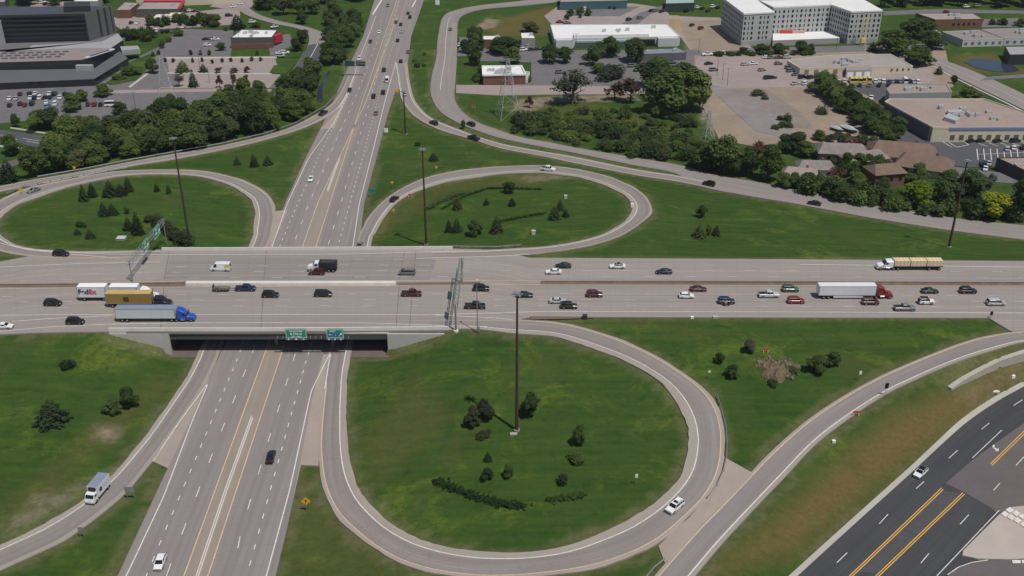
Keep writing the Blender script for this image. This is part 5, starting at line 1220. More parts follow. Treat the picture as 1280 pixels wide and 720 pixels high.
def conifer_crown(name, mat, n=1500, seed=0, layers=11):
    r = np.random.default_rng(seed); L = r.integers(0, layers, n); L = np.minimum(L, (layers*r.random(n)**.75).astype(int))
    t = (layers-1-L)/(layers-1); t = 1-t                # 0 bottom .. 1 top after flip below
    z0 = .05+.93*t; R_ = .5*(1-t)**.7+.045
    a = r.uniform(0, math.tau, n); arms = 1+.3*np.sin(a*(5+L % 3)+L*1.7+seed)+.12*np.sin(a*2+seed)
    q = r.uniform(.35, 1.0, n)**.6
    rad = R_*q*arms; z = z0-.07*q*(1-t)+r.normal(0, .012, n)
    C = np.stack([rad*np.cos(a), rad*np.sin(a), z], 1); N = np.stack([np.cos(a)*.55, np.sin(a)*.55, np.full(n, .9)], 1)+r.normal(size=(n, 3))*.3
    return quads_mesh(name, C, N, .055*r.uniform(.6, 1.3, n)*(1.15-.6*t), mat)
def shrub_mesh(name, mat, n=1000, seed=0, blobs=8, s=.058):
    r = np.random.default_rng(seed); bl = [(r.normal(0, .19), r.normal(0, .19), r.uniform(.2, .55), r.uniform(.18, .34)) for _ in range(blobs)]+[(0, 0, .35, .36)]
    bl = np.array(bl); idx = r.choice(len(bl), n, p=bl[:, 3]**2/(bl[:, 3]**2).sum())
    d = r.normal(size=(n, 3)); d /= np.linalg.norm(d, axis=1)[:, None]
    C = bl[idx, :3]+d*(bl[idx, 3]*r.uniform(.55, 1.1, n))[:, None]*np.array([1, 1, 1.15]); C[:, 2] = np.abs(C[:, 2])
    return quads_mesh(name, C, d*.8+r.normal(size=(n, 3))*.38+np.array([.1, -.1, .7]), s*r.uniform(.5, 1.3, n), mat)
def trunk_mesh(name, mat, limbs=5, seed=0, top=.5, r0=.035):
    rr = random.Random(seed); b = bmesh.new(); cyl(b, (0, 0, -.03), (0, 0, top), r0, r0*.6, 7)
    for i in range(limbs):
        a = rr.random()*math.tau; z = rr.uniform(.2, top); e = Vector((math.cos(a)*rr.uniform(.14, .3), math.sin(a)*rr.uniform(.14, .3), z+rr.uniform(.15, .4)))
        cyl(b, (0, 0, z), e, r0*.5, r0*.18, 5)
        for k in range(2): cyl(b, Vector((0, 0, z)).lerp(e, .6), e+Vector((rr.uniform(-.12, .12), rr.uniform(-.12, .12), rr.uniform(.05, .2))), r0*.25, r0*.08, 4)
    me = bpy.data.meshes.new(name); b.to_mesh(me); b.free(); me.materials.append(mat); return me
BARK = M('bark', (.085, .065, .05), .25, 3, .9); BARKG = M('grey_bark', (.17, .155, .14), .2, 3, .9)
LG = {'dark': leafmat('foliage_dark', (.034, .070, .019), (.076, .126, .033)), 'mid': leafmat('foliage_mid', (.052, .098, .022), (.104, .160, .038)),
      'light': leafmat('foliage_light', (.075, .122, .024), (.128, .182, .040)), 'yellow': leafmat('foliage_yellow', (.12, .185, .012), (.225, .285, .02)),
      'olive': leafmat('foliage_olive', (.048, .074, .024), (.090, .115, .042)), 'grey': leafmat('foliage_grey', (.055, .072, .045), (.10, .118, .075)),
      'red': leafmat('foliage_russet', (.07, .042, .024), (.13, .075, .04)), 'conifer': leafmat('needles', (.018, .042, .018), (.040, .074, .030)),
      'reed': leafmat('reed_grass', (.020, .050, .012), (.036, .074, .016)), 'brown': leafmat('twigs_brown', (.034, .045, .022), (.062, .078, .036))}
PROTO = {}
def proto(kind, var):
    key = (kind, var)
    if key in PROTO: return PROTO[key]
    sd_ = var*17+hash_(kind)
    if kind in ('conifer', 'oconifer'): p = (conifer_crown('crown', LG['conifer' if kind == 'conifer' else 'olive'], seed=sd_), trunk_mesh('trunk', BARK, 0, sd_, .3, .03))
    elif kind.startswith('shrub_'): p = (shrub_mesh('shrub', LG[kind[6:]], seed=sd_), None)
    elif kind == 'bare': p = (leaf_crown('crown', LG['grey'], 1100, 16, .028, seed=sd_, airy=1, zlo=.25), trunk_mesh('trunk', BARKG, 12, sd_, .55, .03))
    elif kind.startswith('airy_'): p = (leaf_crown('crown', LG[kind[5:]], 800, 12, .04, seed=sd_, airy=1, zlo=.15), trunk_mesh('trunk', BARK, 8, sd_, .5, .025))
    elif kind == 'column': p = (leaf_crown('crown', LG['red'], 700, 9, .06, seed=sd_, airy=1, zlo=.2), trunk_mesh('trunk', BARK, 3, sd_, .5))
    else: p = (leaf_crown('crown', LG[kind], seed=sd_), trunk_mesh('trunk', BARK, 5, sd_, .5))
    PROTO[key] = p; return p
def hash_(s): return sum(ord(c)*(i+3) for i, c in enumerate(s)) % 1000
TREEN = {'conifer': ('conifer', 'conifer'), 'oconifer': ('conifer', 'conifer')}
tcount = 0
def plant(kind, p, w_, h_, label, group=None):
    global tcount; tcount += 1
    crown, trunk = proto(kind, tcount % 5)
    a = random.random()*math.tau
    if trunk is None:
        o = link(bpy.data.objects.new('shrub', crown)); o.location = p; o.scale = (w_, w_*random.uniform(.85, 1.1), h_/.85); o.rotation_euler = (0, 0, a)
        return tag(o, label, 'shrub', group)
    nm = TREEN.get(kind, ('tree', 'tree'))
    o = empty(nm[0], p, a, label, nm[1], group); o.scale = (w_, w_*random.uniform(.88, 1.12), h_)
    for part, me in (('trunk', trunk), ('crown', crown)):
        c = link(bpy.data.objects.new(part, me)); c.parent = o
    return o
def tree(kind, px, py, wpx, hpx, label, group=None):
    """picture point of the foot, apparent width and height in picture pixels"""
    p = G(px, py); s = ppm(p); v = vpm(p); w_ = wpx/s; h_ = max(.6, (hpx-wpx*.13)/v)
    return plant(kind, p, w_*1.05, h_, label, group)
C_ = 'conifer'
T1 = [ # trees of the interchange, one by one
 (C_, 105, 251, 12, 22, 'taller conifer of the pair at the upper left of the left loop'), (C_, 116, 246, 11, 19, 'shorter conifer just right of the pair\'s taller one in the left loop'),
 (C_, 138, 245, 17, 21, 'broad dark conifer, leftmost of the trio at the top of the left loop'), (C_, 151, 244, 14, 16, 'middle squat conifer of the trio at the top of the left loop'), (C_, 161, 239, 11, 20, 'slim conifer with a long side branch, rightmost of the trio in the left loop'),
 (C_, 196, 239, 8, 11, 'tiny conifer left of two small ones at the upper right of the left loop'), (C_, 211, 242, 6, 13, 'thin small conifer nearest the loop mast\'s upper part'),
 (C_, 130, 270, 12, 19, 'pointed conifer of the middle pair in the left loop'), (C_, 141, 268, 13, 15, 'rounder conifer of the middle pair in the left loop'), ('shrub_dark', 160, 267, 7, 9, 'small dark bush above the two tall conifers of the left loop'),
 (C_, 161, 288, 11, 18, 'shorter of two tall conifers left of the gantry\'s shrub row'), (C_, 173, 293, 14, 30, 'tallest conifer in the left loop, beside the gantry\'s shrub row'), ('shrub_dark', 101, 283, 13, 8, 'wide low dark bush in the middle of the left loop'),
 (C_, 97, 293, 8, 9, 'small conifer below the wide low bush in the left loop'), (C_, 113, 298, 10, 13, 'lone round conifer nearest the highway in the left loop'),
 (C_, 296.5, 206, 8, 12, 'leftmost of three small dark conifers between left loop and freeway'), (C_, 318, 208, 10, 17, 'middle and tallest of three small dark conifers between left loop and freeway'), (C_, 335, 206, 10, 13, 'rightmost of three small dark conifers between left loop and freeway'),
 ('shrub_dark', 522, 182, 7, 6, 'small dark bush on a dry patch right of the far mast'), (C_, 542, 201, 10, 12, 'lone small conifer on the grass right of the freeway'), ('dark', 579, 161, 7, 12, 'small tree between the ramp and the frontage road'),
 ('dark', 636, 241, 18, 17, 'round dark tree at the top of the right-hand loop'), ('oconifer', 572, 262, 10, 19, 'thin olive conifer in the left half of the right-hand loop'), (C_, 561, 290, 8, 17, 'slimmer conifer of the pair near the round tree in the right-hand loop'),
 (C_, 571, 290, 11, 19, 'fuller conifer of the pair near the round tree in the right-hand loop'), ('mid', 594, 294, 22, 22, 'large round tree near the overpass in the right-hand loop'), ('oconifer', 621, 291, 14, 23, 'olive conifer right of the round tree in the right-hand loop'),
 (C_, 640, 257, 9, 11, 'small conifer below the round dark tree in the right-hand loop'), (C_, 608, 256, 7, 9, 'tiny conifer in the centre of the right-hand loop'), (C_, 693, 274, 13, 18, 'front conifer of the clump at the right of the right-hand loop'),
 (C_, 700, 263, 9, 15, 'rear conifer of the clump at the right of the right-hand loop'), (C_, 707, 271, 8, 11, 'right conifer of the clump at the right of the right-hand loop'),
 ('dark', 877, 272, 15, 18, 'upper tree of the group on the grass right of the right-hand loop'), ('oconifer', 874, 297, 15, 20, 'lower left tree of the group right of the right-hand loop'), ('dark', 885, 294, 11, 15, 'lower middle tree of the group right of the right-hand loop'), ('oconifer', 895, 294, 11, 14, 'lower right tree of the group right of the right-hand loop'),
 ('brown', 591, 532, 24, 26, 'darker left bush of the twiggy brown pair in the foreground loop'), ('brown', 606, 523, 25, 29, 'right bush of the twiggy brown pair left of the foreground mast'), ('dark', 664, 519, 27, 31, 'dense dark green tree right of the foreground mast'),
 ('dark', 724, 556, 19, 27, 'narrow dark tree in the right half of the foreground loop'), ('shrub_mid', 722, 578, 26, 15, 'wide low green bush below the narrow tree in the foreground loop'), (C_, 610, 576, 9, 13, 'tiny conifer above two round bushes in the foreground loop'),
 ('dark', 610, 599, 15, 16, 'dark round bush left of the light one in the foreground loop'), ('mid', 634, 596, 15, 16, 'lighter round bush right of the dark one in the foreground loop'), ('shrub_grey', 704, 605, 16, 16, 'grey green bush nearest the lower right of the foreground loop'), ('shrub_dark', 687, 626, 7, 4, 'tiny dark bush right of the reed band in the foreground loop'),
 ('shrub_dark', 585, 498, 9, 4, 'small dark twig bush above the brown pair in the foreground loop'), ('shrub_brown', 604, 545, 20, 8, 'low dry twig bush below the brown pair in the foreground loop'),
 ('dark', 899, 453, 14, 13, 'small round dark tree, leftmost of those around the rubble heap'), ('dark', 915, 472, 20, 19, 'dark round tree lower left of the rubble heap'), ('grey', 936, 441, 16, 19, 'faint grey tree with side shadow above the rubble heap'),
 ('shrub_dark', 990, 466, 16, 8, 'low dark bush at the right foot of the rubble heap'), ('shrub_dark', 966, 482, 13, 9, 'low dark bush in front of the rubble heap'), ('dark', 1019, 464, 28, 23, 'wide dark tree right of the rubble heap'), ('dark', 1041, 458, 24, 22, 'slightly greyer dark tree at the far right of the rubble heap'),
 ('shrub_conifer', 84, 460, 16, 13, 'small dark conifer bush high on the left slope'), (C_, 66, 529, 35, 33, 'broad bluish spruce alone on the left slope'), ('dark', 142, 516, 21, 21, 'left dark tree of the pair beside the left ramp'), ('dark', 162, 510, 25, 29, 'right darker tree of the pair beside the left ramp'),
]
for t_ in T1: tree(*t_)
hedge = [(188, 274), (196, 279), (203, 283), (210, 288), (217, 292), (222, 297), (228, 301), (233, 303)]
for i, (x, y) in enumerate(hedge): tree('shrub_brown', x, y+3, 14+i*.7, 12+i*.8, 'grey brown bush in the slanting row by the left loop mast', 'slanting shrub row in the left loop')
# reed bands (tall wet grass, uncountable)
def reeds(pts, wpx, n, label, hgt=.8, mat='reed'):
    P = [G(*q) for q in pts]; C = []
    for i in range(n):
        k = random.randrange(len(P)-1); f = random.random(); c = P[k].lerp(P[k+1], f); s = ppm(c); r_ = abs(random.gauss(0, .42))*wpx/s; a = random.random()*math.tau
        x, y = c.x+math.cos(a)*r_, c.y+math.sin(a)*r_*.9; C.append((x, y, gz(x, y)+random.random()*hgt*.8))
    C = np.array(C); N = rng.normal(size=(n, 3))*.35+np.array([.1, -.2, 1.0])
    o = link(bpy.data.objects.new('reeds', quads_mesh('reeds', C, N, rng.uniform(.16, .42, n), LG[mat]))); tag(o, label, 'reeds', kind='stuff')
reeds([(546, 602), (565, 611), (600, 624), (630, 632), (654, 634)], 11, 1200, 'dark band of reeds curving through the lower foreground loop', .9)
reeds([(685, 626), (715, 622), (728, 620)], 7, 500, 'short faint band of reeds at the right of the foreground loop')
reeds([(552, 262), (580, 246), (610, 236), (640, 236), (676, 237)], 3.2, 1300, 'thin dark band of reeds arching below the right-hand loop\'s top curve')
reeds([(622, 278), (645, 273), (682, 267)], 5, 800, 'thin dark band of reeds behind the overpass in the right-hand loop')
reeds([(535, 262), (548, 254), (580, 242)], 6, 600, 'olive patch of tall weeds in the left of the right-hand loop', 1.0, 'olive')

# --- individually seen trees of the districts
T2 = [
 ('bare', 716, 129, 64, 52, 'big grey half bare tree with visible limbs at the lot edge'), ('mid', 838, 141, 62, 62, 'largest tree of the dense clump right of the bare tree'), ('mid', 864, 138, 46, 58, 'right tree of the dense clump beside the bare dirt'),
 ('dark', 852, 108, 44, 36, 'rear tree of the dense clump by the blue grey roof'), ('airy_red', 788, 128, 40, 36, 'russet sparse tree left of the dense clump'), ('airy_red', 768, 125, 26, 24, 'smaller russet sparse tree nearest the bare grey tree'), ('dark', 815, 110, 40, 40, 'left dark tree of the dense clump'), ('mid', 822, 92, 34, 26, 'tree between the dense clump and the blue grey roof'),
 ('dark', 761, 71, 30, 29, 'round tree in front of the white industrial building, left of two'), ('dark', 794, 78, 34, 37, 'round tree in front of the white industrial building, right of two'), ('mid', 741, 82, 26, 28, 'mid green tree below the clerestory row'), ('shrub_grey', 765, 97, 34, 22, 'grey green pale flowering bush in the lot'), ('mid', 750, 92, 22, 16, 'small tree left of the pale flowering bush'),
 ('dark', 687, 79, 24, 27, 'left tree of the dark pair beside the industrial building'), ('dark', 706, 79, 23, 25, 'right tree of the dark pair beside the industrial building'), ('dark', 632, 66, 42, 26, 'wide dark tree between the two small roofs'), ('mid', 642, 80, 24, 24, 'tree above the white canopy of the brick restaurant'),
 ('mid', 595, 82, 21, 29, 'tree left of the brick restaurant by the frontage road'), ('dark', 592, 54, 18, 24, 'narrow dark tree by the playing field'), ('dark', 600, 51, 9, 20, 'thin dark tree beside the narrow one at the playing field'), ('olive', 664, 40, 24, 17, 'olive tree on the edge of the playing field'), ('dark', 601, 93, 12, 14, 'small dark tree touching the restaurant corner'),
 ('column', 662, 134, 12, 16, 'small russet tree on the grass right of the pylon'),
 ('olive', 929, 66, 15, 9, 'low olive tree, first of the street trees below the apartments'), ('dark', 951, 67, 20, 16, 'second street tree below the apartments'), ('dark', 973, 67, 21, 16, 'third street tree below the apartments'), ('dark', 1001, 67, 22, 19, 'fourth and largest street tree below the apartments'), ('dark', 1013, 65, 12, 12, 'last small street tree below the apartments'),
 ('mid', 1115, 68, 47, 37, 'big spreading tree in front of the right apartment wing'), ('dark', 1143, 48, 46, 34, 'dark tree behind the big spreading one'), ('mid', 1148, 82, 48, 30, 'dense low tree beside the brown roofed beige building'), ('dark', 1162, 62, 36, 28, 'dark tree right of the big spreading one'), ('conifer', 1090, 65, 11, 15, 'dark pointed tree beside the apartment wing'),
 ('conifer', 1173, 93, 9, 12, 'small conifer beside the diagonal street'), ('dark', 1192, 105, 9, 13, 'small round tree on the verge of the diagonal street'), ('mid', 1208, 130, 36, 26, 'wide tree behind the warehouse roof'), ('mid', 1026, 115, 34, 29, 'round tree at the left end of the diagonal belt'), ('shrub_olive', 1026, 142, 15, 11, 'olive bush on the dirt lot'), ('shrub_olive', 950, 119, 18, 9, 'weedy bush on the paved pad'), ('shrub_olive', 955, 125, 9, 7, 'small weedy bush below the weedy one'),
 ('yellow', 1145, 257, 40, 35, 'bright yellow-green tree, left of two by the frontage road'), ('yellow', 1240, 271, 48, 37, 'bright yellow-green tree, right of two by the frontage road'), ('dark', 1180, 259, 42, 50, 'tall dark tree between the two yellow-green ones'), ('mid', 1208, 253, 50, 48, 'broad tree behind the right yellow-green one'), ('dark', 1272, 275, 34, 60, 'tall dark tree at the right edge by the frontage road'), ('grey', 1228, 245, 26, 34, 'grey green tree behind the right yellow-green tree'),
 ('dark', 905, 216, 52, 52, 'large dark tree at the frontage road bend, left of the group'), ('mid', 958, 226, 38, 50, 'large tree at the frontage road by the houses'), ('dark', 930, 218, 38, 38, 'dark tree in the middle of the frontage road group'), ('dark', 884, 212, 40, 36, 'dark tree at the left of the frontage road group'), ('airy_red', 946, 205, 28, 34, 'russet tree behind the frontage road group'), ('olive', 990, 190, 34, 30, 'olive tree beside the boat yard'), ('mid', 1003, 196, 28, 24, 'pale tree left of the grey roofed houses'),
 ('mid', 1072, 213, 30, 26, 'mid green tree between the grey roofed houses'), ('dark', 1096, 222, 26, 34, 'dark tree against the brown gabled house'), ('mid', 1070, 237, 32, 25, 'round tree in front of the grey roofed houses'), ('airy_red', 1044, 234, 24, 30, 'dark russet tree in front of the grey roofed houses'), ('dark', 1078, 178, 14, 12, 'small dark tree at the end of the boat yard fence'), ('olive', 1103, 243, 20, 24, 'olive tree left of the first yellow-green tree'),
 ('mid', 53, 161, 36, 28, 'light round tree beside the office street'), ('dark', 20, 159, 11, 19, 'narrow dark tree near the office lot entrance'), ('dark', 16, 194, 26, 29, 'dense dark tree on the grass beside the curved drive'), ('conifer', 12, 228, 24, 31, 'dark spruce at the left edge above the ramp'), ('conifer', 77, 163, 8, 9, 'small conifer, left of two beside the office street'), ('conifer', 85, 166, 13, 11, 'squat conifer, right of two beside the office street'),
 ('mid', 91, 138, 30, 24, 'round tree inside the office parking lot among the cars'), ('mid', 130, 120, 22, 18, 'round tree at the office corner'), ('dark', 150, 143, 22, 19, 'dark round tree in front of the white truck'), ('light', 104, 127, 18, 18, 'light tree behind the lot\'s round tree'), ('mid', 164, 94, 26, 16, 'wide low tree beside the office drive'), ('mid', 148, 100, 18, 10, 'low tree beside the office glass corner'),
 ('oconifer', 229, 91, 16, 18, 'broad olive conifer in the empty lots'), ('conifer', 242, 109, 12, 23, 'tall dark conifer in the empty lots'), ('conifer', 254.5, 91, 10, 13, 'small pointed conifer in the empty lots'), ('bare', 224.5, 109, 17, 20, 'dark bare tree beside the pylon'), ('dark', 191, 92, 16, 22, 'dense dark tree left of the pylon top'),
 ('column', 274, 92, 12, 10, 'russet shrub tree, upper left of six in the pale lot'), ('column', 275, 110, 9, 18, 'thin russet tree, lower left of six in the pale lot'), ('column', 292, 92, 12, 10, 'russet shrub tree, upper middle of six in the pale lot'), ('column', 292, 109, 10, 19, 'thin russet tree, lower middle of six in the pale lot'), ('column', 309, 92, 11, 11, 'russet shrub tree, upper right of six in the pale lot'), ('column', 309, 111, 9, 21, 'thin russet tree, lower right of six in the pale lot'),
 ('mid', 289, 123, 15, 17, 'round tree on the lot kerb near the tree belt'), ('light', 224, 45, 18, 11, 'light tree in the lot left of the restaurant'), ('light', 211, 53, 11, 8, 'small light tree left of the lot'), ('olive', 203, 61, 8, 12, 'slim olive tree left of the lot'), ('dark', 265, 32, 27, 18, 'dark tree behind the shop cars'), ('conifer', 297, 36, 17, 21, 'dark spruce near the winding street'), ('mid', 245, 30, 16, 12, 'tree right of the cream trailers'), ('mid', 277, 64, 13, 13, 'tree at the left corner of the white roofed restaurant'), ('dark', 283, 39, 6, 7, 'tiny dark tree above the restaurant lot'),
 ('dark', 371, 65, 17, 20, 'left dark tree on the island by the winding street'), ('olive', 379, 55, 19, 21, 'right olive tree on the island by the winding street'), ('mid', 320, 34, 14, 8, 'low bush-like tree on the winding street verge'),
]
for t_ in T2: tree(*t_)
row1 = [(192, 71), (199, 69), (239, 69.5), (251, 69.5), (262, 69.5), (322, 69)]; row2 = [(207, 78), (217, 78.5), (241, 78.5), (253, 78), (266, 80), (278, 78.5), (289, 78), (303, 78.5), (315, 77), (326, 77)]
for i, (x, y) in enumerate(row1): tree('dark', x, y, 5.5, 8, 'small round street tree in the row above the pale lot', 'small trees in the upper lot row')
for i, (x, y) in enumerate(row2): tree('dark' if i > 6 else 'red', x, y, 5, 7, f"small {'dark green' if i > 6 else 'russet'} street tree in the row across the pale lot", 'small trees in the lower lot row')
def inside(px, py, poly):
    c = False
    for i in range(len(poly)):
        (x0, y0), (x1, y1) = poly[i-1], poly[i]
        if (y0 > py) != (y1 > py) and px < (x1-x0)*(py-y0)/(y1-y0)+x0: c = not c
    return c
def belt(poly, n, wr, hr, kinds, label, group, seed, mass=False):
    """a dense belt: trees of their own, scattered over the ground it covers"""
    r = random.Random(seed); P = [G(*q) for q in poly]; W = [(p.x, p.y) for p in P]; xs_, ys_ = [p[0] for p in W], [p[1] for p in W]; put = []; tries = 0
    while len(put) < n and tries < 6000:
        tries += 1; x, y = r.uniform(min(xs_), max(xs_)), r.uniform(min(ys_), max(ys_))
        if not inside(x, y, W): continue
        w_ = r.uniform(*wr)
        if any(math.hypot(x-a, y-b) < (w_+c)*.30 for a, b, c in put): continue
        put.append((x, y, w_))
    if mass:            # a far wood that reads as one mass
        V, F_ = [], []; src = [leaf_crown('crown', LG['dark'], 800, 12, .07, seed=900+q) for q in range(3)]
        SV = []
        for me in src:
            a = np.empty(len(me.vertices)*3, np.float32); me.vertices.foreach_get('co', a); SV.append(a.reshape(-1, 3))
        for x, y, w_ in put:
            q = SV[r.randrange(3)]; an = r.random()*6.28; h_ = w_*r.uniform(*hr); ca, sa = math.cos(an), math.sin(an)
            V.append(np.stack([(q[:, 0]*ca-q[:, 1]*sa)*w_+x, (q[:, 0]*sa+q[:, 1]*ca)*w_+y, q[:, 2]*h_], 1))
        V = np.concatenate(V); me = bpy.data.meshes.new('far_wood'); me.from_pydata(V.tolist(), [], np.arange(len(V)).reshape(-1, 4).tolist()); me.materials.append(LG[kinds[0]])
        return tag(link(bpy.data.objects.new('far_wood', me)), label, 'wood', kind='stuff')
    for x, y, w_ in put:
        k = r.choice(kinds); h_ = w_*r.uniform(*hr)
        lab = label.replace('%', {'shrub_dark': 'dark', 'shrub_mid': 'green', 'shrub_olive': 'olive', 'shrub_grey': 'grey', 'dark': 'dark', 'mid': 'leafy green', 'light': 'light green', 'olive': 'olive', 'grey': 'grey green', 'airy_red': 'russet', 'conifer': 'pointed dark'}.get(k, 'leafy'))
        plant(k, Vector((x, y, gz(x, y) if abs(x) < 390 and y < 710 else 0)), w_, h_, lab, group+', '+k.split('_')[-1])
belt([(40, 222), (62, 219), (112, 209), (170, 197), (242, 186), (250, 158), (215, 146), (170, 166), (130, 172), (100, 178), (68, 194)], 52, (7.5, 14), (.75, 1.05), ['mid', 'dark', 'mid', 'light', 'olive'], '% tree of the dense belt above the left loop', 'left tree belt', 1)
belt([(242, 186), (330, 166), (372, 150), (385, 140), (372, 122), (345, 132), (318, 142), (290, 142), (250, 150)], 38, (7.5, 14), (.75, 1.05), ['mid', 'dark', 'dark', 'light', 'olive'], '% tree of the dense belt between lots and outer ramp', 'right tree belt', 2)
belt([(60, 160), (130, 168), (160, 172), (200, 152), (150, 166), (110, 172)], 9, (8, 12), (.7, .9), ['olive', 'light', 'olive'], '% tree along the verge of the office street', 'office street trees', 3)
belt([(268, 140), (325, 128), (328, 120), (300, 122), (262, 137)], 10, (6, 10), (.8, 1.1), ['light', 'mid'], '% tree at the kerb end of the grey lot', 'lot kerb trees', 4)
belt([(356, 124), (392, 122), (396, 110), (396, 96), (376, 96), (362, 112)], 19, (7, 12), (.8, 1.1), ['dark', 'mid', 'olive'], '% tree between the creek and the winding street', 'creek trees', 5)
belt([(408, 80), (424, 82), (438, 60), (448, 34), (440, 26), (424, 36), (408, 52)], 22, (8, 13), (.7, 1.0), ['dark', 'mid', 'dark', 'olive'], '% tree along the creek beside the freeway', 'freeway creek trees', 6)
belt([(322, 12), (350, 24), (392, 33), (410, 38), (440, 20), (455, 2), (458, -12), (322, -12)], 26, (8, 15), (.6, .95), ['dark', 'dark', 'mid', 'olive'], '% tree in the marshy green at the top left of the freeway', 'marsh trees', 7)
belt([(642, 164), (668, 170), (720, 181), (790, 195), (846, 204), (890, 214), (905, 200), (870, 178), (820, 176), (760, 158), (700, 152), (650, 150)], 84, (4, 8.5), (.5, .8), ['shrub_dark', 'shrub_mid', 'shrub_mid', 'shrub_dark', 'shrub_olive'], '% shrub in the thicket above the frontage road', 'frontage thicket', 8)
belt([(652, 146), (700, 142), (790, 138), (866, 150), (885, 186), (820, 178), (760, 160), (700, 154)], 44, (3, 7), (.4, .75), ['shrub_mid', 'shrub_dark', 'shrub_light', 'shrub_mid', 'shrub_olive'], '% bush in the rough field below the bare grey tree', 'rough field bushes', 24)
belt([(976, 234), (1010, 244), (1060, 254), (1110, 263), (1180, 273), (1180, 262), (1110, 250), (1060, 240), (1010, 232)], 28, (5, 9), (.6, .9), ['dark', 'mid', 'shrub_dark', 'dark', 'shrub_mid'], '% tree or bush hiding the houses from the frontage road', 'house front trees', 9)
belt([(1020, 214), (1070, 206), (1140, 222), (1170, 236), (1110, 232), (1040, 222)], 12, (5, 8), (.7, 1.0), ['dark', 'mid', 'olive'], '% tree growing between the houses', 'trees between the houses', 25)
belt([(1180, 268), (1230, 274), (1290, 282), (1290, 262), (1210, 250), (1160, 246)], 12, (5, 9), (.7, 1), ['dark', 'dark', 'mid', 'shrub_dark'], '% tree along the road right of the houses', 'right road trees', 10)
belt([(1036, 112), (1056, 118), (1090, 146), (1126, 172), (1122, 182), (1096, 176), (1062, 148), (1034, 126)], 27, (7, 11), (.75, 1.0), ['mid', 'dark', 'mid', 'dark'], '% tree of the diagonal belt beside the warehouse drive', 'diagonal belt', 11)
belt([(896, 71), (1014, 69), (1014, 67), (896, 69)], 14, (4, 6), (.4, .5), ['shrub_dark'], '% clipped bush of the hedge above the tan lot', 'lot hedge', 12)
belt([(1104, 12), (1160, 9), (1300, 11), (1300, -14), (1104, -14)], 48, (9, 16), (.7, 1.0), ['dark', 'mid', 'dark'], 'dense dark wood along the top right edge of the picture', 'top right trees', 13, True)
belt([(-20, 9), (66, 10), (84, 4), (140, 6), (150, -10), (-20, -12)], 16, (9, 14), (.7, 1.0), ['dark', 'mid', 'light'], 'leafy wood behind the dark office in the top left corner', 'trees behind the office', 14, True)
belt([(1186, 30), (1300, 34), (1300, 30), (1186, 27)], 5, (5, 8), (.6, .9), ['mid', 'dark'], '% small tree between brick and grey offices', 'office row trees', 15)
belt([(155, 52), (192, 54), (198, 46), (160, 44)], 9, (5, 8), (.8, 1.1), ['dark', 'shrub_dark'], '% bush in the dark hedge beside the office', 'office hedge', 16)
belt([(186, 36), (232, 34), (262, 32), (262, 26), (190, 30)], 15, (4, 7), (.8, 1.2), ['dark', 'mid', 'shrub_dark'], '% bush around the cream trailers', 'trailer hedge', 17)
belt([(590, 105), (664, 105), (660, 98), (592, 99)], 14, (4, 6), (.5, .7), ['shrub_dark', 'shrub_dark', 'shrub_mid'], '% clipped bush hugging the brick restaurant', 'restaurant bushes', 18)
belt([(520, 60), (536, 70), (530, 100), (514, 70)], 4, (2, 4), (.5, .8), ['shrub_dark', 'shrub_mid'], '% small bush on the green strip right of the freeway', 'strip bushes', 19)
belt([(574, 70), (600, 68), (604, 60), (580, 60)], 4, (5, 8), (.8, 1.1), ['mid', 'dark'], '% tree near the frontage road by the field', 'field corner trees', 20)
belt([(1010, 178), (1100, 184), (1092, 176), (1012, 172)], 8, (4, 7), (.6, .9), ['dark', 'olive', 'mid'], '% bush between the yard fence and the houses', 'yard fence bushes', 21)
belt([(700, 18), (740, 16), (742, 24), (704, 26)], 6, (3, 5), (.8, 1.2), ['mid', 'dark'], '% small tree on the islands above the white building', 'island trees', 22)
belt([(968, 168), (990, 172), (986, 150), (972, 150)], 6, (3, 5), (.5, .8), ['shrub_dark', 'shrub_olive'], '% weed bush at the end of the paved strip', 'strip end bushes', 23)
# ------------------------------------------------------------------ vehicles
PC = {'white': (.78, .78, .77), 'silver': (.45, .46, .47), 'grey': (.17, .175, .18), 'black': (.012, .012, .014), 'darkblue': (.014, .022, .06), 'maroon': (.075, .010, .016), 'red': (.22, .012, .016), 'blue': (.015, .085, .42), 'steelblue': (.16, .24, .40),
      'green': (.05, .09, .07), 'yellow': (.68, .56, .07), 'cream': (.62, .55, .42), 'olive': (.09, .09, .065), 'tan': (.33, .27, .20)}
def paint(c): return carpaint(c+'_car_paint', PC[c])
GLASS = M('car_glass', (.010, .012, .014), .1, 1, .06, 0, .5, .6)
TYRE = M('tyre_rubber', (.014, .014, .014), .1, 3, .85); RIM = M('wheel_rim', (.40, .40, .41), .1, 3, .35, .7)
HEAD = M('headlight_lens', (.75, .75, .72), .04, 2, .15); TAIL = M('taillight_lens', (.34, .012, .012), .05, 2, .2); TRIM = M('black_trim', (.018, .018, .019), .1, 2, .6)
CHROME = M('chrome', (.6, .6, .6), .05, 2, .15, .9)
def loft(b, rings, mi=0, cap=True):
    V = [[b.verts.new(p) for p in r] for r in rings]; n = len(V[0])
    for i in range(len(V)-1):
        for k in range(n): b.faces.new((V[i][k], V[i][(k+1) % n], V[i+1][(k+1) % n], V[i+1][k])).material_index = mi
    if cap: b.faces.new(V[0][::-1]).material_index = mi; b.faces.new(V[-1]).material_index = mi
    return V
def me_of(name, b, mats):
    bmesh.ops.recalc_face_normals(b, faces=b.faces[:]); me = bpy.data.meshes.new(name); b.to_mesh(me); b.free()
    for m in mats: me.materials.append(m)
    return me
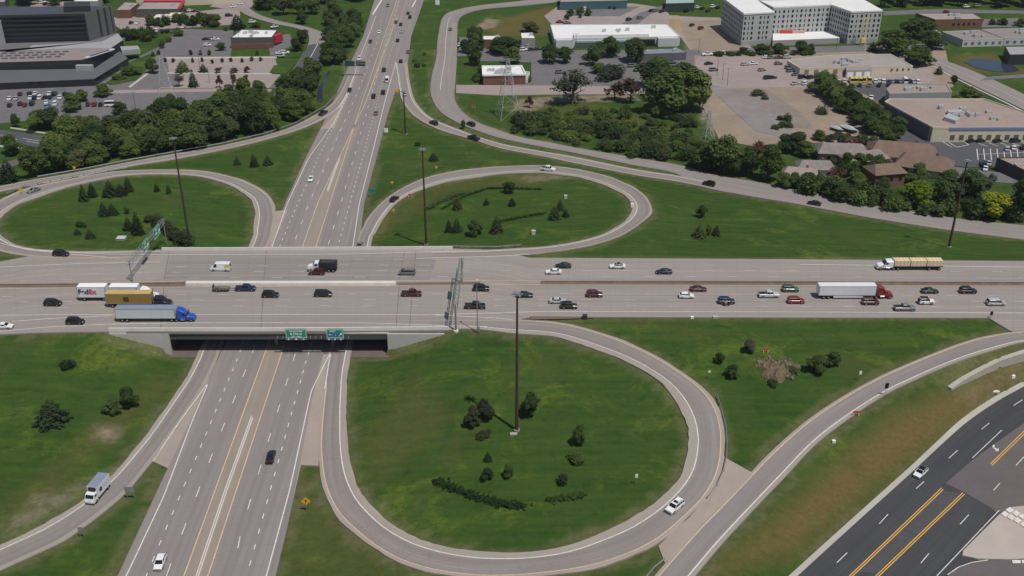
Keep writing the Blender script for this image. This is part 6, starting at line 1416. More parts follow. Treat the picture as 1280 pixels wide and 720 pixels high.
# length, width, wheel radius, wheel x (front, rear), body profile [(x, belt z, half width k)], greenhouse (x0 base front, x1 top front, x2 top rear, x3 base rear, belt, roof)
CARS = {
 'sedan': (4.8, 1.82, .33, 1.42, -1.38, [(2.4, .55, .80), (2.3, .70, .93), (1.1, .93, 1), (0, .97, 1), (-1.2, 1.0, 1), (-2.1, 1.0, .96), (-2.4, .82, .86)], (1.05, .30, -.95, -1.75, .95, 1.44)),
 'hatchback': (4.3, 1.8, .33, 1.3, -1.25, [(2.15, .55, .80), (2.05, .72, .93), (1.0, .96, 1), (0, 1.0, 1), (-1.2, 1.04, 1), (-2.0, 1.05, .95), (-2.15, .85, .88)], (1.05, .35, -1.35, -2.0, .98, 1.5)),
 'suv': (4.75, 1.92, .38, 1.42, -1.4, [(2.37, .68, .84), (2.28, .95, .95), (1.15, 1.10, 1), (0, 1.12, 1), (-1.4, 1.14, 1), (-2.25, 1.15, .97), (-2.37, .9, .92)], (1.15, .55, -1.95, -2.25, 1.10, 1.76)),
 'minivan': (5.1, 1.98, .35, 1.55, -1.5, [(2.55, .6, .82), (2.42, .85, .94), (1.6, 1.05, 1), (0, 1.08, 1), (-1.5, 1.08, 1), (-2.45, 1.08, .97), (-2.55, .85, .92)], (1.75, .75, -2.15, -2.45, 1.04, 1.75)),
 'pickup': (5.75, 2.0, .40, 1.85, -1.75, [(2.87, .75, .88), (2.78, 1.05, .97), (1.4, 1.14, 1), (.5, 1.15, 1), (-.95, 1.15, 1), (-2.8, 1.15, 1), (-2.87, 1.0, .98)], (1.35, .75, -.65, -.85, 1.13, 1.86)),
 'van': (5.9, 2.0, .36, 1.95, -1.75, [(2.95, .6, .84), (2.85, 1.0, .95), (2.2, 1.25, 1), (0, 1.3, 1), (-1.5, 1.3, 1), (-2.85, 1.3, .99), (-2.95, 1.2, .97)], (2.25, 1.35, -2.85, -2.93, 1.24, 2.5)),
 'jeep': (4.3, 1.87, .42, 1.25, -1.25, [(2.1, .75, .8), (2.0, 1.08, .84), (.75, 1.12, .9), (.6, 1.12, 1), (-1.2, 1.12, 1), (-2.0, 1.12, 1), (-2.1, .9, .98)], (.65, .5, -1.95, -2.02, 1.10, 1.84)),
}
def ring(x, zt, hw, zb=.24, tuck=.9):
    zm = zb+(zt-zb)*.55
    return [(x, -hw*.86, zb), (x, hw*.86, zb), (x, hw*.98, zb+.12), (x, hw, zm), (x, hw*.97, zt-.06), (x, hw*tuck, zt), (x, -hw*tuck, zt), (x, -hw*.97, zt-.06), (x, -hw, zm), (x, -hw*.98, zb+.12)]
CACHE = {}
def car_meshes(kind):
    if kind in CACHE: return CACHE[kind]
    L, W, wr, xf, xr, prof, gh = CARS[kind]; hw = W/2; out = []
    b = bmesh.new(); loft(b, [ring(x, z, hw*k) for x, z, k in prof])
    x0, x1, x2, x3, zb, zr = gh; ti = .80 if kind not in ('van', 'jeep', 'minivan') else .88
    # roof and pillars in body colour
    def slab(xa, xb, za, zc, wa, wb, th=.05): pass
    rw2 = hw*ti
    loft(b, [[(x1+.06, -rw2*.96, zr-.03), (x1+.06, rw2*.96, zr-.03), (x1+.06, rw2*.9, zr), (x1+.06, -rw2*.9, zr)], [((x1+x2)/2, -rw2, zr-.02), ((x1+x2)/2, rw2, zr-.02), ((x1+x2)/2, rw2*.92, zr+.04), ((x1+x2)/2, -rw2*.92, zr+.04)], [(x2-.05, -rw2*.97, zr-.05), (x2-.05, rw2*.97, zr-.05), (x2-.05, rw2*.9, zr), (x2-.05, -rw2*.9, zr)]])
    for s in (-1, 1):
        for xa, xb in ((x0, x1), (.5*(x0+x3)-.1, .5*(x1+x2)), (x3, x2)):
            cyl(b, (xa, s*hw*.93, zb), (xb, s*rw2*.97, zr-.01), .055, .045, 5)
        if kind in ('suv', 'minivan', 'van'): cyl(b, (x3+.75, s*hw*.93, zb), (x2+.55, s*rw2*.98, zr-.01), .06, .05, 5)
        box(b, (x0-.15, s*(hw+.08), zb+.02), (.16, .2, .13))
    if kind == 'van':       # panel sides
        for s in (-1, 1): loft(b, [[(x0-1.3, s*hw*.96, zb-.02), (x0-1.3, s*rw2*1.0, zr-.05), (x0-1.3, s*(rw2-.06), zr-.05), (x0-1.3, s*(hw-.1), zb-.02)], [(x3, s*hw*.96, zb-.02), (x2, s*rw2*1.0, zr-.05), (x2, s*(rw2-.06), zr-.05), (x3, s*(hw-.1), zb-.02)]])
    if kind == 'pickup':    # cargo bed walls and a dark floor seen from above
        pass
    out.append(('body', me_of('body', b, [paint('white')]), 'paint'))
    b = bmesh.new(); k = .925
    loft(b, [[(x0, -hw*k, zb-.05), (x0, hw*k, zb-.05), (x3, hw*k, zb-.05), (x3, -hw*k, zb-.05)], [(x1, -rw2*.95, zr-.02), (x1, rw2*.95, zr-.02), (x2, rw2*.95, zr-.02), (x2, -rw2*.95, zr-.02)]])
    out.append(('window', me_of('window', b, [GLASS]), None))
    if kind == 'pickup':
        b = bmesh.new(); box(b, (-1.86, 0, 1.17), (1.75, 1.62, .04)); out.append(('cargo_bed', me_of('cargo_bed', b, [TRIM]), None))
    if kind == 'jeep':
        b = bmesh.new(); box(b, (-.75, 0, 1.86), (2.3, 1.55, .08)); out.append(('soft_top', me_of('soft_top', b, [TRIM]), None)); b = bmesh.new(); cyl(b, (-2.1, 0, 1.05), (-2.35, 0, 1.05), .38, n=12); out.append(('spare_wheel', me_of('spare_wheel', b, [TYRE]), None))
    if kind == 'suv':
        b = bmesh.new()
        for s in (-1, 1): box(b, (-.7, s*rw2*.88, zr+.07), (2.0, .06, .06))
        out.append(('roof_rails', me_of('roof_rails', b, [TRIM]), None))
    for x in (xf, xr):
        for s in (-1, 1):
            b = bmesh.new(); cyl(b, (x, s*(hw-.22), wr), (x, s*(hw+.012), wr), wr, n=12, mi=0); cyl(b, (x, s*(hw+.005), wr), (x, s*(hw+.03), wr), wr*.6, wr*.5, n=8, mi=1)
            out.append(('wheel', me_of('wheel', b, [TYRE, RIM]), None))
    xn, zn, kn = prof[1]
    for s in (-1, 1):
        b = bmesh.new(); box(b, (xn+.03, s*hw*kn*.76, zn-.11), (.16, .34, .15)); out.append(('headlight', me_of('headlight', b, [HEAD]), None))
        b = bmesh.new(); xt, zt, kt = prof[-2]; box(b, (xt-.1, s*hw*kt*.84, zt-.14), (.2, .24, .2)); out.append(('taillight', me_of('taillight', b, [TAIL]), None))
    b = bmesh.new(); box(b, (prof[0][0]-.02, 0, .5), (.1, W*.74, .22)); out.append(('grille', me_of('grille', b, [TRIM]), None))
    b = bmesh.new(); box(b, (prof[-1][0]+.02, 0, .42), (.1, W*.78, .16)); out.append(('bumper', me_of('bumper', b, [TRIM]), None))
    CACHE[kind] = out; return out
def put_parts(o, parts, col):
    for nm, me, role in parts:
        c = link(bpy.data.objects.new(nm, me)); c.parent = o
        if role == 'paint':
            c.material_slots[0].link = 'OBJECT'; c.material_slots[0].material = paint(col)
CATN = {'sedan': 'car', 'hatchback': 'car', 'suv': 'suv', 'minivan': 'minivan', 'pickup': 'pickup', 'van': 'van', 'jeep': 'jeep'}
def veh(kind, px, py, col, label, head, group='vehicles on the roads'):
    """head: 'e' / 'w' on the highway, 's' / 'n' on the freeway, or +1 / -1 along the ramp under the point"""
    if head in ('e', 'w'):
        p = U(px, py, Z7+.75); p.z = Z7+.055; an = 0 if head == 'e' else math.pi; an += -.012
    elif head in ('s', 'n'):
        p = U(px, py, .75); p.z = .04; an = math.atan2(1, -.033)+(math.pi if head == 's' else 0)
    else:
        p, an = road_at(px, py, .7); p.z += .05
        if head < 0: an += math.pi
    o = empty(kind, p, an, label, CATN[kind], None)
    put_parts(o, car_meshes(kind), col)
    if 'black roof' in label or 'glass roof' in label or 'sunroof' in label:
        x0, x1, x2, x3, zb, zr = CARS[kind][6]; hw = CARS[kind][1]/2*.74; b = bmesh.new(); box(b, ((x1+x2)/2+(.45 if 'sunroof' in label else 0), 0, zr+.035), ((x1-x2)*(.3 if 'sunroof' in label else .95), hw*2*(.7 if 'sunroof' in label else 1), .03)); obj('roof_glass', b, GLASS, o)
    return o
E = [('suv', 66, 378.5, 'black', 'black suv trailing the parcel truck on the left of the highway'), ('suv', 94, 401.5, 'black', 'black suv on the entry lane behind the blue tractor trailer'), ('sedan', 5, 407, 'white', 'white sedan at the left picture edge on the entry lane'),
     ('pickup', 307, 360, 'darkblue', 'dark blue pickup towing a low trailer over the overpass'), ('suv', 338, 368, 'black', 'black suv just right of the towing pickup'), ('minivan', 404, 367, 'black', 'black van in the middle of the overpass'), ('pickup', 514.5, 366.5, 'maroon', 'dark maroon pickup left of the edge-on gantry'),
     ('suv', 601.5, 360, 'black', 'black suv right of the edge-on gantry'), ('pickup', 594, 382, 'black', 'black pickup passing below the camera pole'), ('sedan', 656, 368, 'black', 'black sedan behind the top of the foreground mast'), ('sedan', 697, 375.5, 'silver', 'silver white sedan behind a black suv'), ('suv', 711, 382, 'black', 'black suv close beside the silver white sedan'),
     ('suv', 743, 367.5, 'maroon', 'maroon suv alone in its lane right of the foreground mast'), ('hatchback', 858, 369, 'white', 'white hatchback with dark rear window'), ('sedan', 873, 360.5, 'maroon', 'maroon sedan just beyond the white hatchback'), ('suv', 908, 376, 'darkblue', 'dark suv next to the motorcycle'),
     ('pickup', 961, 368, 'silver', 'silver pickup with black bed'), ('suv', 988, 361, 'green', 'dark green suv left of the white trailer'), ('suv', 995, 375.5, 'red', 'red suv behind the silver pickup'), ('suv', 1088, 377, 'maroon', 'maroon suv beside the red tractor unit'), ('pickup', 1131, 384.5, 'grey', 'grey pickup in the outer lane near the grass tip'),
     ('sedan', 1162.5, 363, 'black', 'black sedan ahead of the red tractor unit'), ('jeep', 1158, 376.5, 'white', 'white open bodied jeep with black top'), ('suv', 1210, 363, 'black', 'black suv, furthest right in the inner lanes'), ('minivan', 1245, 378, 'silver', 'silver minivan at the right end of the highway')]
for t_ in E: veh(*t_, 'e')
Wv = [('suv', 396, 340, 'maroon', 'maroon suv beside the dump truck'), ('minivan', 508.5, 340, 'grey', 'dark grey minivan heading left near the end of the overpass'), ('sedan', 704, 331.5, 'black', 'black sedan partly behind a white sedan'), ('sedan', 692, 339, 'white', 'white sedan in front of a black sedan, heading left'), ('sedan', 772, 332, 'white', 'white sedan with black roof heading left'), ('sedan', 830, 339, 'darkblue', 'dark blue sedan heading left alone')]
for t_ in Wv: veh(*t_, 'w')
v = veh('van', 276, 335, 'white', 'white van with yellow rear panels heading left over the overpass', 'w')
b = bmesh.new(); box(b, (-2.05, 0, 1.75), (1.5, 1.93, 1.1)); obj('yellow_panel', b, M('yellow_panel', (.62, .55, .16), .06), v)
for t_ in [('suv', 76, 317, 'black', 'dark maroon black suv at the foot of the left loop', -1), ('sedan', 42, 237.5, 'grey', 'grey sedan on the far side of the left loop', -1), ('sedan', 493, 248, 'black', 'black sedan entering the right-hand loop', 1), ('pickup', 685, 211, 'white', 'white pickup at the top of the right-hand loop', 1),
           ('suv', 542, 153.5, 'black', 'black suv on the north ramp near the far mast', -1), ('pickup', 592, 172, 'black', 'black pickup on the north ramp below the frontage road', -1), ('suv', 588.5, 155, 'black', 'black suv on the frontage road beside the small tree', -1), ('suv', 886, 229.5, 'black', 'black suv where ramp and frontage road join', -1), ('sedan', 1018, 253.5, 'black', 'black sedan on the joined road below the houses', -1), ('sedan', 563, 36, 'grey', 'dark grey sedan high on the frontage road', -1),
           ('suv', 843.5, 633, 'white', 'white suv with sunroof on the foreground loop', 1), ('hatchback', 1151, 590, 'white', 'white hatchback with black glass roof on the arterial', 1),
           ('pickup', 404, 141, 'black', 'black pickup on the outer ramp above the left conifers', -1)]:
    veh(*t_)
o_ = bpy.data.objects
for t_ in [('sedan', 338.5, 570, 'black', 'black sedan alone on the near freeway', 'n'), ('hatchback', 200, 702, 'white', 'white hatchback at the bottom edge of the freeway', 's'), ('sedan', 388.5, 223, 'white', 'white sedan just beyond the overpass on the left carriageway', 's'), ('sedan', 437, 112, 'black', 'black car below the cantilever sign', 's'), ('suv', 449, 73, 'white', 'white van-like suv above the cantilever sign', 's'),
           ('sedan', 463, 51.5, 'maroon', 'brownish car on the far left carriageway', 's'), ('sedan', 474, 40, 'white', 'white car on the far left carriageway', 's'), ('sedan', 485, 6, 'grey', 'grey car at the top edge of the left carriageway', 's'), ('suv', 480, 87, 'black', 'black suv left of the white delivery van', 'n'), ('van', 484, 100, 'white', 'white delivery van on the far right carriageway', 'n'), ('suv', 467, 120, 'black', 'black suv by the yellow line near the gore', 'n'), ('suv', 479, 115, 'black', 'black suv below the white delivery van', 'n'),
           ('sedan', 497, 50, 'black', 'black car in the inner lane of the far freeway', 'n'), ('sedan', 501, 76, 'black', 'black car at the exit gore of the far freeway', 'n'), ('sedan', 502, 39, 'silver', 'silver dark car in the far right carriageway', 'n'), ('sedan', 495, 27, 'olive', 'dark olive car, left of two side by side far away', 'n'), ('sedan', 501, 30, 'black', 'black car, right of two side by side far away', 'n'), ('sedan', 510, 16, 'black', 'small black car, farther of two near the top', 'n'), ('suv', 512.5, 21, 'black', 'larger black car, nearer of two near the top', 'n'),
           ('sedan', 510, 64, 'grey', 'grey car on the far right shoulder lane', 'n'), ('sedan', 506, 117, 'silver', 'silver car behind the far mast', 'n'), ('sedan', 470, 140.5, 'grey', 'grey dark car between the gore and the white sign', 'n'), ('sedan', 449.5, 305.5, 'grey', 'dark car just showing above the overpass parapet', 'n')]:
    veh(*t_)
def wheels(o, xs_, hw, r_=.5, w_=.5, name='wheel'):
    for x in xs_:
        for s in (-1, 1):
            b = bmesh.new(); cyl(b, (x, s*(hw-w_), r_), (x, s*hw, r_), r_, n=14); cyl(b, (x, s*(hw-.01), r_), (x, s*(hw+.03), r_), r_*.55, r_*.4, n=8, mi=1); obj(name, b, [TYRE, RIM], o)
def bevbox(b, c, s, bev=.06, mi=0):
    n0 = len(b.verts); box(b, c, s, mi=mi)
def tractor(o, x, colr, sleeper=True, fairing=True, aero=True):
    """conventional tractor unit, fifth wheel at x, nose towards +x"""
    P = paint(colr)
    b = bmesh.new()
    cx = x+1.6
    loft(b, [[(cx+dx, -1.2*k, z0), (cx+dx, 1.2*k, z0), (cx+dx, 1.2*k, z1-.15), (cx+dx, 1.05*k, z1), (cx+dx, -1.05*k, z1), (cx+dx, -1.2*k, z1-.15)] for dx, z0, z1, k in ((-.75, .9, 3.75 if fairing else 2.9, 1), (.35, .9, 3.55 if fairing else 2.9, 1), (1.15, .8, 3.05 if fairing else 2.8, .99), (1.95, .8, 1.9, .97), (2.4, .65, 1.72, .93), (3.5, .62, 1.5, .84), (3.72, .6, 1.15, .72))])
    bmesh.ops.recalc_face_normals(b, faces=b.faces[:]); obj('cab', b, P, o)
    b = bmesh.new(); loft(b, [[(cx+1.26, -1.02, 2.74), (cx+1.26, 1.02, 2.74), (cx+1.26, 1.02, 2.7), (cx+1.26, -1.02, 2.7)], [(cx+2.0, -1.08, 1.95), (cx+2.0, 1.08, 1.95), (cx+1.9, 1.08, 1.9), (cx+1.9, -1.08, 1.9)]]); obj('windshield', b, GLASS, o)
    for s in (-1, 1):
        b = bmesh.new(); box(b, (cx+1.1, s*1.19, 2.25), (.75, .06, .65)); obj('side_window', b, GLASS, o)
        b = bmesh.new(); cyl(b, (cx+.1, s*1.05, .75), (cx+1.3, s*1.05, .75), .32, n=10); obj('fuel_tank', b, CHROME, o)
        b = bmesh.new(); box(b, (cx+1.85, s*1.42, 2.2), (.12, .2, .7)); obj('mirror', b, TRIM, o)
        b = bmesh.new(); box(b, (cx+3.5, s*.72, 1.05), (.3, .35, .25)); obj('headlight', b, HEAD, o)
    b = bmesh.new(); box(b, (cx+3.72, 0, .62), (.25, 2.2, .4)); obj('bumper', b, CHROME if not aero else P, o)
    b = bmesh.new(); box(b, (x+.2, 0, .85), (4.2, .9, .3)); obj('chassis', b, TRIM, o)
    wheels(o, (cx+2.85,), 1.2, .5, .35); wheels(o, (x+.6, x-.7), 1.22, .5, .55)
    if not fairing:
        for s in (-1, 1):
            b = bmesh.new(); cyl(b, (cx-.9, s*1.0, 1), (cx-.9, s*1.0, 3.5), .08, n=8); obj('exhaust_stack', b, CHROME, o)
def trailer_box(o, x0, x1, side, roof=None, axles=2, skirt=False, h0=1.15, h1=4.05, ribs=False):
    b = bmesh.new(); box(b, ((x0+x1)/2, 0, (h0+h1)/2), (x1-x0, 2.56, h1-h0)); t = obj('trailer_box', b, side, o)
    b = bmesh.new(); box(b, ((x0+x1)/2, 0, h1+.01), (x1-x0-.06, 2.5, .06)); obj('roof', b, roof or side, t)
    b = bmesh.new()
    for s in (-1, 1): box(b, ((x0+x1)/2, s*1.27, h0+.05), (x1-x0+.02, .08, .16)); box(b, ((x0+x1)/2, s*1.27, h1-.05), (x1-x0+.02, .07, .12))
    for x in (x0+.05, x1-.05):
        for s in (-1, 1): box(b, (x, s*1.26, (h0+h1)/2), (.16, .09, h1-h0))
    obj('edge_rails', b, STEEL, t)
    b = bmesh.new(); box(b, (x0-.03, 0, (h0+h1)/2), (.05, 2.4, h1-h0-.2)); obj('rear_doors', b, side, t)
    b = bmesh.new(); box(b, (x0+.3, 0, .65), (.1, 2.2, .12)); box(b, (x0+.3, -.7, .9), (.1, .1, .5)); box(b, (x0+.3, .7, .9), (.1, .1, .5)); obj('underride_bar', b, TRIM, t)
    wheels(o, [x0+1.6+k*1.3 for k in range(axles)], 1.25, .5, .55)
    b = bmesh.new(); box(b, (x0+1.6+(axles-1)*.65, 0, .9), (axles*1.3+.4, 1.0, .35)); box(b, ((x0+x1)/2, 0, h0-.1), (x1-x0-1, .9, .2)); obj('undercarriage', b, TRIM, o)
    if skirt:
        b = bmesh.new()
        for s in (-1, 1): box(b, ((x0+x1)/2+.4, s*1.22, .78), ((x1-x0)*.52, .05, .72))
        obj('side_skirt', b, side, o)
    else:
        b = bmesh.new()
        for s in (-1, 1): box(b, (x1-2.6, s*.9, .6), (.16, .16, 1.1))
        obj('landing_gear', b, TRIM, o)
def truck_root(px, py, head, label, cat='truck', name='tractor_trailer'):
    p = U(px, py, Z7+.0); p.z = Z7+.055
    return empty(name, p, 0 if head == 'e' else math.pi, label, cat)
WBOX = M('white_trailer_panel', (.66, .67, .68), .05, .5, .45); GBOX = M('grey_white_trailer_panel', (.56, .59, .58), .06, .5, .45); GROOF = M('blue_grey_trailer_roof', (.21, .25, .33), .08, .4, .6); BBOX = M('mustard_container', (.30, .20, .055), .09, .6, .6); WROOF = M('white_trailer_roof', (.80, .80, .80), .03, .4, .5)
# double parcel trailers: picture ground line y~375
o = truck_root(140, 374, 'e', 'white parcel truck pulling two short trailers with purple and red lettering')
s_ = ppm(o.location)
X = lambda px: (px-140)/s_
trailer_box(o, X(101), X(101)+7.9, WBOX, WROOF, 1, h1=4.4); trailer_box(o, X(140.5), X(140.5)+7.9, WBOX, WROOF, 1, h1=4.4); tractor(o, X(140.5)+7.9, 'white', True, True)
b = bmesh.new(); box(b, (X(101)+8.1, 0, .95), (2.4, .5, .2)); obj('converter_dolly', b, TRIM, o); wheels(o, (X(101)+7.1,), 1.25, .5, .5)
PURP = M('purple_lettering', (.05, .016, .10), .04, 1, .5); REDL = M('red_lettering', (.55, .035, .10), .04, 1, .5)
for xx in (X(101), X(140.5)):
    text('lettering', 'Fed', 2.05, PURP, o, (xx+1.75, -1.34, 2.9), bold=.07); text('lettering', 'Ex', 2.05, REDL, o, (xx+4.3, -1.34, 2.9), bold=.07)
# mustard container on chassis with black tractor
o = truck_root(170, 382.3, 'e', 'mustard brown container truck with black tractor between two white trucks'); s_ = ppm(o.location); X = lambda px: (px-170)/s_
trailer_box(o, X(136), X(136)+12.6, BBOX, M('mustard_container_roof', (.48, .35, .13), .08, .6, .6), 2, h0=1.3, h1=4.35)
b = bmesh.new()
for k in range(30): box(b, (X(136)+.4+k*.41, -1.285, 2.65), (.18, .06, 2.4))
obj('corrugation', b, BBOX, o, kind='stuff')
b = bmesh.new(); box(b, (X(136)+5.7, -1.34, 2.75), (1.45, .04, 1.35)); lg_ = obj('emblem', b, M('dark_brown_emblem', (.05, .035, .015), .1), o)
b = bmesh.new()
for k in range(3): box(b, (X(136)+5.7, -1.365, 2.35+k*.4), (1.1, .02, .1))
obj('emblem_bars', b, M('emblem_bar', (.14, .10, .04), .1), lg_)
tractor(o, X(136)+12.4, 'black', False, False, False)
# blue tractor, grey white trailer
o = truck_root(195, 400.2, 'e', 'bright blue tractor pulling a grey white trailer in the near lane'); s_ = ppm(o.location); X = lambda px: (px-195)/s_
trailer_box(o, X(148), X(148)+16.1, GBOX, GROOF, 2); tractor(o, X(148)+15.7, 'blue')
# red tractor, long white trailer
o = truck_root(1062, 371.5, 'e', 'long white trailer pulled by a red tractor on the right'); s_ = ppm(o.location); X = lambda px: (px-1062)/s_
trailer_box(o, X(1021), X(1021)+16.1, WBOX, WBOX, 2, skirt=True); tractor(o, X(1021)+15.8, 'red')
# flat-bed with timber, heading left
o = truck_root(1140, 336, 'w', 'white flatbed truck carrying three stacks of pale timber heading left', 'truck', 'flatbed_truck')
b = bmesh.new(); box(b, (-1.2, 0, 1.25), (14.8, 2.5, .25)); obj('flatbed', b, TRIM, o)
for k in range(3):
    b = bmesh.new(); box(b, (-6.1+k*4.85, 0, 2.25), (4.55, 2.4, 1.75)); st_ = obj('timber_stack', b, M('pale_timber', (.66, .54, .34), .1, 1.5, .8), o)
    b = bmesh.new()
    for q in range(4): box(b, (-7.7+k*4.85+q*1.1, 0, 2.25), (.07, 2.46, 1.82))
    obj('strap', b, M('timber_gap', (.40, .31, .18), .1), st_)
wheels(o, (-7.6, -4.6), 1.25, .5, .5); tractor(o, 5.4, 'white', False, False, False)
# dump truck, heading left
o = truck_root(404, 338.5, 'w', 'dump truck with white cab and open black bed heading left', 'truck', 'dump_truck')
b = bmesh.new(); loft(b, [[(-4.2, -1.25, 1.3), (-4.2, 1.25, 1.3), (-4.2, 1.25, 3.1), (-4.2, -1.25, 3.1)], [(.9, -1.25, 1.2), (.9, 1.25, 1.2), (.9, 1.25, 3.2), (.9, -1.25, 3.2)]]); bmesh.ops.recalc_face_normals(b, faces=b.faces[:]); d_ = obj('dump_bed', b, M('black_steel', (.02, .021, .022), .2, 1, .6), o)
b = bmesh.new(); box(b, (-1.6, 0, 3.16), (4.7, 2.2, .06)); obj('tarp', b, M('dark_tarp', (.035, .04, .035), .2), d_)
b = bmesh.new()
for s in (-1, 1):
    for k in range(5): box(b, (-3.8+k*1.05, s*1.28, 2.2), (.14, .1, 1.8))
obj('bed_ribs', b, DKST, d_); wheels(o, (-3.2, -1.9), 1.25, .52, .55); b = bmesh.new(); box(b, (-.8, 0, .95), (7, .9, .3)); obj('chassis', b, TRIM, o)
b = bmesh.new(); loft(b, [[(dx, -1.15*k, .9), (dx, 1.15*k, .9), (dx, 1.1*k, z1), (dx, -1.1*k, z1)] for dx, z1, k in ((1.1, 2.95, 1), (2.3, 2.95, 1), (2.8, 2.0, .95), (4.3, 1.75, .85), (4.4, 1.3, .8))]); bmesh.ops.recalc_face_normals(b, faces=b.faces[:]); obj('cab', b, paint('white'), o)
b = bmesh.new(); box(b, (1.8, 0, 2.4), (1.0, 2.34, .6)); box(b, (2.55, 0, 2.45), (.25, 1.9, .55)); obj('window', b, GLASS, o); wheels(o, (3.5,), 1.2, .52, .35)
for s in (-1, 1):
    b = bmesh.new(); box(b, (4.35, s*.75, 1.15), (.12, .3, .25)); obj('headlight', b, HEAD, o)
# low utility trailer behind the dark blue pickup
o = truck_root(278, 363.5, 'e', 'low grey brown utility trailer towed by the dark blue pickup', 'trailer', 'utility_trailer')
b = bmesh.new(); box(b, (-.2, 0, .7), (4.6, 1.9, .16)); box(b, (2.9, 0, .62), (1.8, .12, .12)); obj('deck', b, M('trailer_deck', (.12, .105, .085), .3), o)
b = bmesh.new()
for s in (-1, 1): box(b, (-.2, s*.93, 1.05), (4.6, .06, .1)); [box(b, (-2.3+k*1.05, s*.93, .9), (.07, .06, .4)) for k in range(5)]
box(b, (-2.45, 0, 1.35), (.08, 1.8, 1.2)); obj('railing', b, DKST, o)
b = bmesh.new(); box(b, (.3, 0, 1.0), (2.4, 1.3, .45), taper=.8); box(b, (-1.3, .2, 1.0), (.9, 1.1, .5)); obj('equipment', b, M('grey_brown_load', (.19, .17, .14), .3), o); wheels(o, (-.6, -1.4), .98, .34, .2)
# white box truck on the left ramp
p, an = road_at(126, 614, .5); p = U(125, 617, .35); p.z = .38
an = math.atan2(*(lambda d: (d.y, d.x))(U(113, 632, .3)-U(142, 597, .3)))
o = empty('box_truck', p, an, 'white box truck with blue grey roof and dark round emblem on the left ramp', 'truck')
b = bmesh.new(); box(b, (-.3, 0, 2.25), (4.9, 2.5, 2.6)); bx_ = obj('cargo_box', b, WBOX, o); b = bmesh.new(); box(b, (-.3, 0, 3.58), (4.8, 2.42, .06)); obj('roof', b, GROOF, bx_)
b = bmesh.new(); cyl(b, (1.1, 1.25, 2.35), (1.1, 1.29, 2.35), .55, n=20); obj('emblem', b, M('dark_grey_emblem', (.05, .055, .06), .1), bx_)
b = bmesh.new()
for k in range(6): box(b, (.1-k*.45, 1.27, 2.75-(k % 2)*.5), (.38, .04, .16)); box(b, (.1-k*.45, 1.27, 2.05), (.3, .04, .1))
obj('lettering', b, M('grey_lettering', (.28, .30, .32), .1), bx_)
b = bmesh.new(); loft(b, [[(dx, -1.05*k, .55), (dx, 1.05*k, .55), (dx, 1.05*k, z1), (dx, -1.05*k, z1)] for dx, z1, k in ((2.3, 2.45, 1), (3.3, 2.45, 1), (3.95, 1.6, .98), (4.1, 1.0, .96), (4.1, .7, .94))]); bmesh.ops.recalc_face_normals(b, faces=b.faces[:]); obj('cab', b, paint('white'), o)
b = bmesh.new(); loft(b, [[(3.36, -.95, 2.36), (3.36, .95, 2.36), (3.3, .95, 2.3), (3.3, -.95, 2.3)], [(3.95, -.95, 1.68), (3.95, .95, 1.68), (3.85, .95, 1.65), (3.85, -.95, 1.65)]]); obj('windshield', b, GLASS, o)
b = bmesh.new(); box(b, (3.0, 0, 1.95), (.75, 2.14, .55)); obj('side_window', b, GLASS, o); b = bmesh.new(); box(b, (2.35, 0, 3.0), (.5, 1.5, .7)); obj('refrigeration_unit', b, TRIM, bx_)
wheels(o, (3.0, -1.8), 1.1, .42, .35); b = bmesh.new(); box(b, (.4, 0, .75), (6, .8, .3)); obj('chassis', b, TRIM, o)
for s in (-1, 1):
    b = bmesh.new(); box(b, (4.08, s*.75, .85), (.12, .3, .2)); obj('headlight', b, HEAD, o)
# motorcycle and rider
p = U(907, 382.5, Z7); p.z = Z7+.06; o = empty('motorcycle', p, 0, 'small dark red motorcycle beside the dark suv', 'motorcycle')
for x in (-.7, .75):
    b = bmesh.new(); cyl(b, (x, -.07, .32), (x, .07, .32), .32, n=12); obj('wheel', b, TYRE, o)
b = bmesh.new(); box(b, (.15, 0, .78), (.7, .3, .32), taper=.7); box(b, (0, 0, .45), (.6, .34, .36)); obj('body', b, paint('maroon'), o)
b = bmesh.new(); box(b, (-.45, 0, .8), (.7, .28, .14)); obj('seat', b, TRIM, o); b = bmesh.new(); cyl(b, (.45, -.38, 1.05), (.45, .38, 1.05), .025, n=6); cyl(b, (.45, 0, 1.05), (.75, 0, .32), .04, n=6); obj('handlebar', b, DKST, o)
me = bpy.data.meshes.new('person'); J = [(-.35, 0, .92), (-.3, 0, 1.2), (-.2, 0, 1.45), (-.12, 0, 1.58), (-.05, 0, 1.74), (-.2, .2, 1.44), (.05, .3, 1.2), (.42, .33, 1.08), (-.2, -.2, 1.44), (.05, -.3, 1.2), (.42, -.33, 1.08), (-.3, .15, .92), (.1, .24, .82), (-.05, .24, .4), (.1, .24, .34), (-.3, -.15, .92), (.1, -.24, .82), (-.05, -.24, .4), (.1, -.24, .34)]
me.from_pydata(J, [(0, 1), (1, 2), (2, 3), (3, 4), (2, 5), (5, 6), (6, 7), (2, 8), (8, 9), (9, 10), (0, 11), (11, 12), (12, 13), (13, 14), (0, 15), (15, 16), (16, 17), (17, 18)], [])
rd = link(bpy.data.objects.new('person', me)); rd.location = p; rd.modifiers.new('skin', 'SKIN'); rd.modifiers.new('sub', 'SUBSURF').levels = 1; me.materials.append(M('pale_jacket', (.40, .34, .30), .2))
for i, q in enumerate([.16, .17, .18, .06, .12, .08, .06, .045, .08, .06, .045, .11, .1, .06, .06, .11, .1, .06, .06]): me.skin_vertices[0].data[i].radius = (q, q)
me.skin_vertices[0].data[0].use_root = True
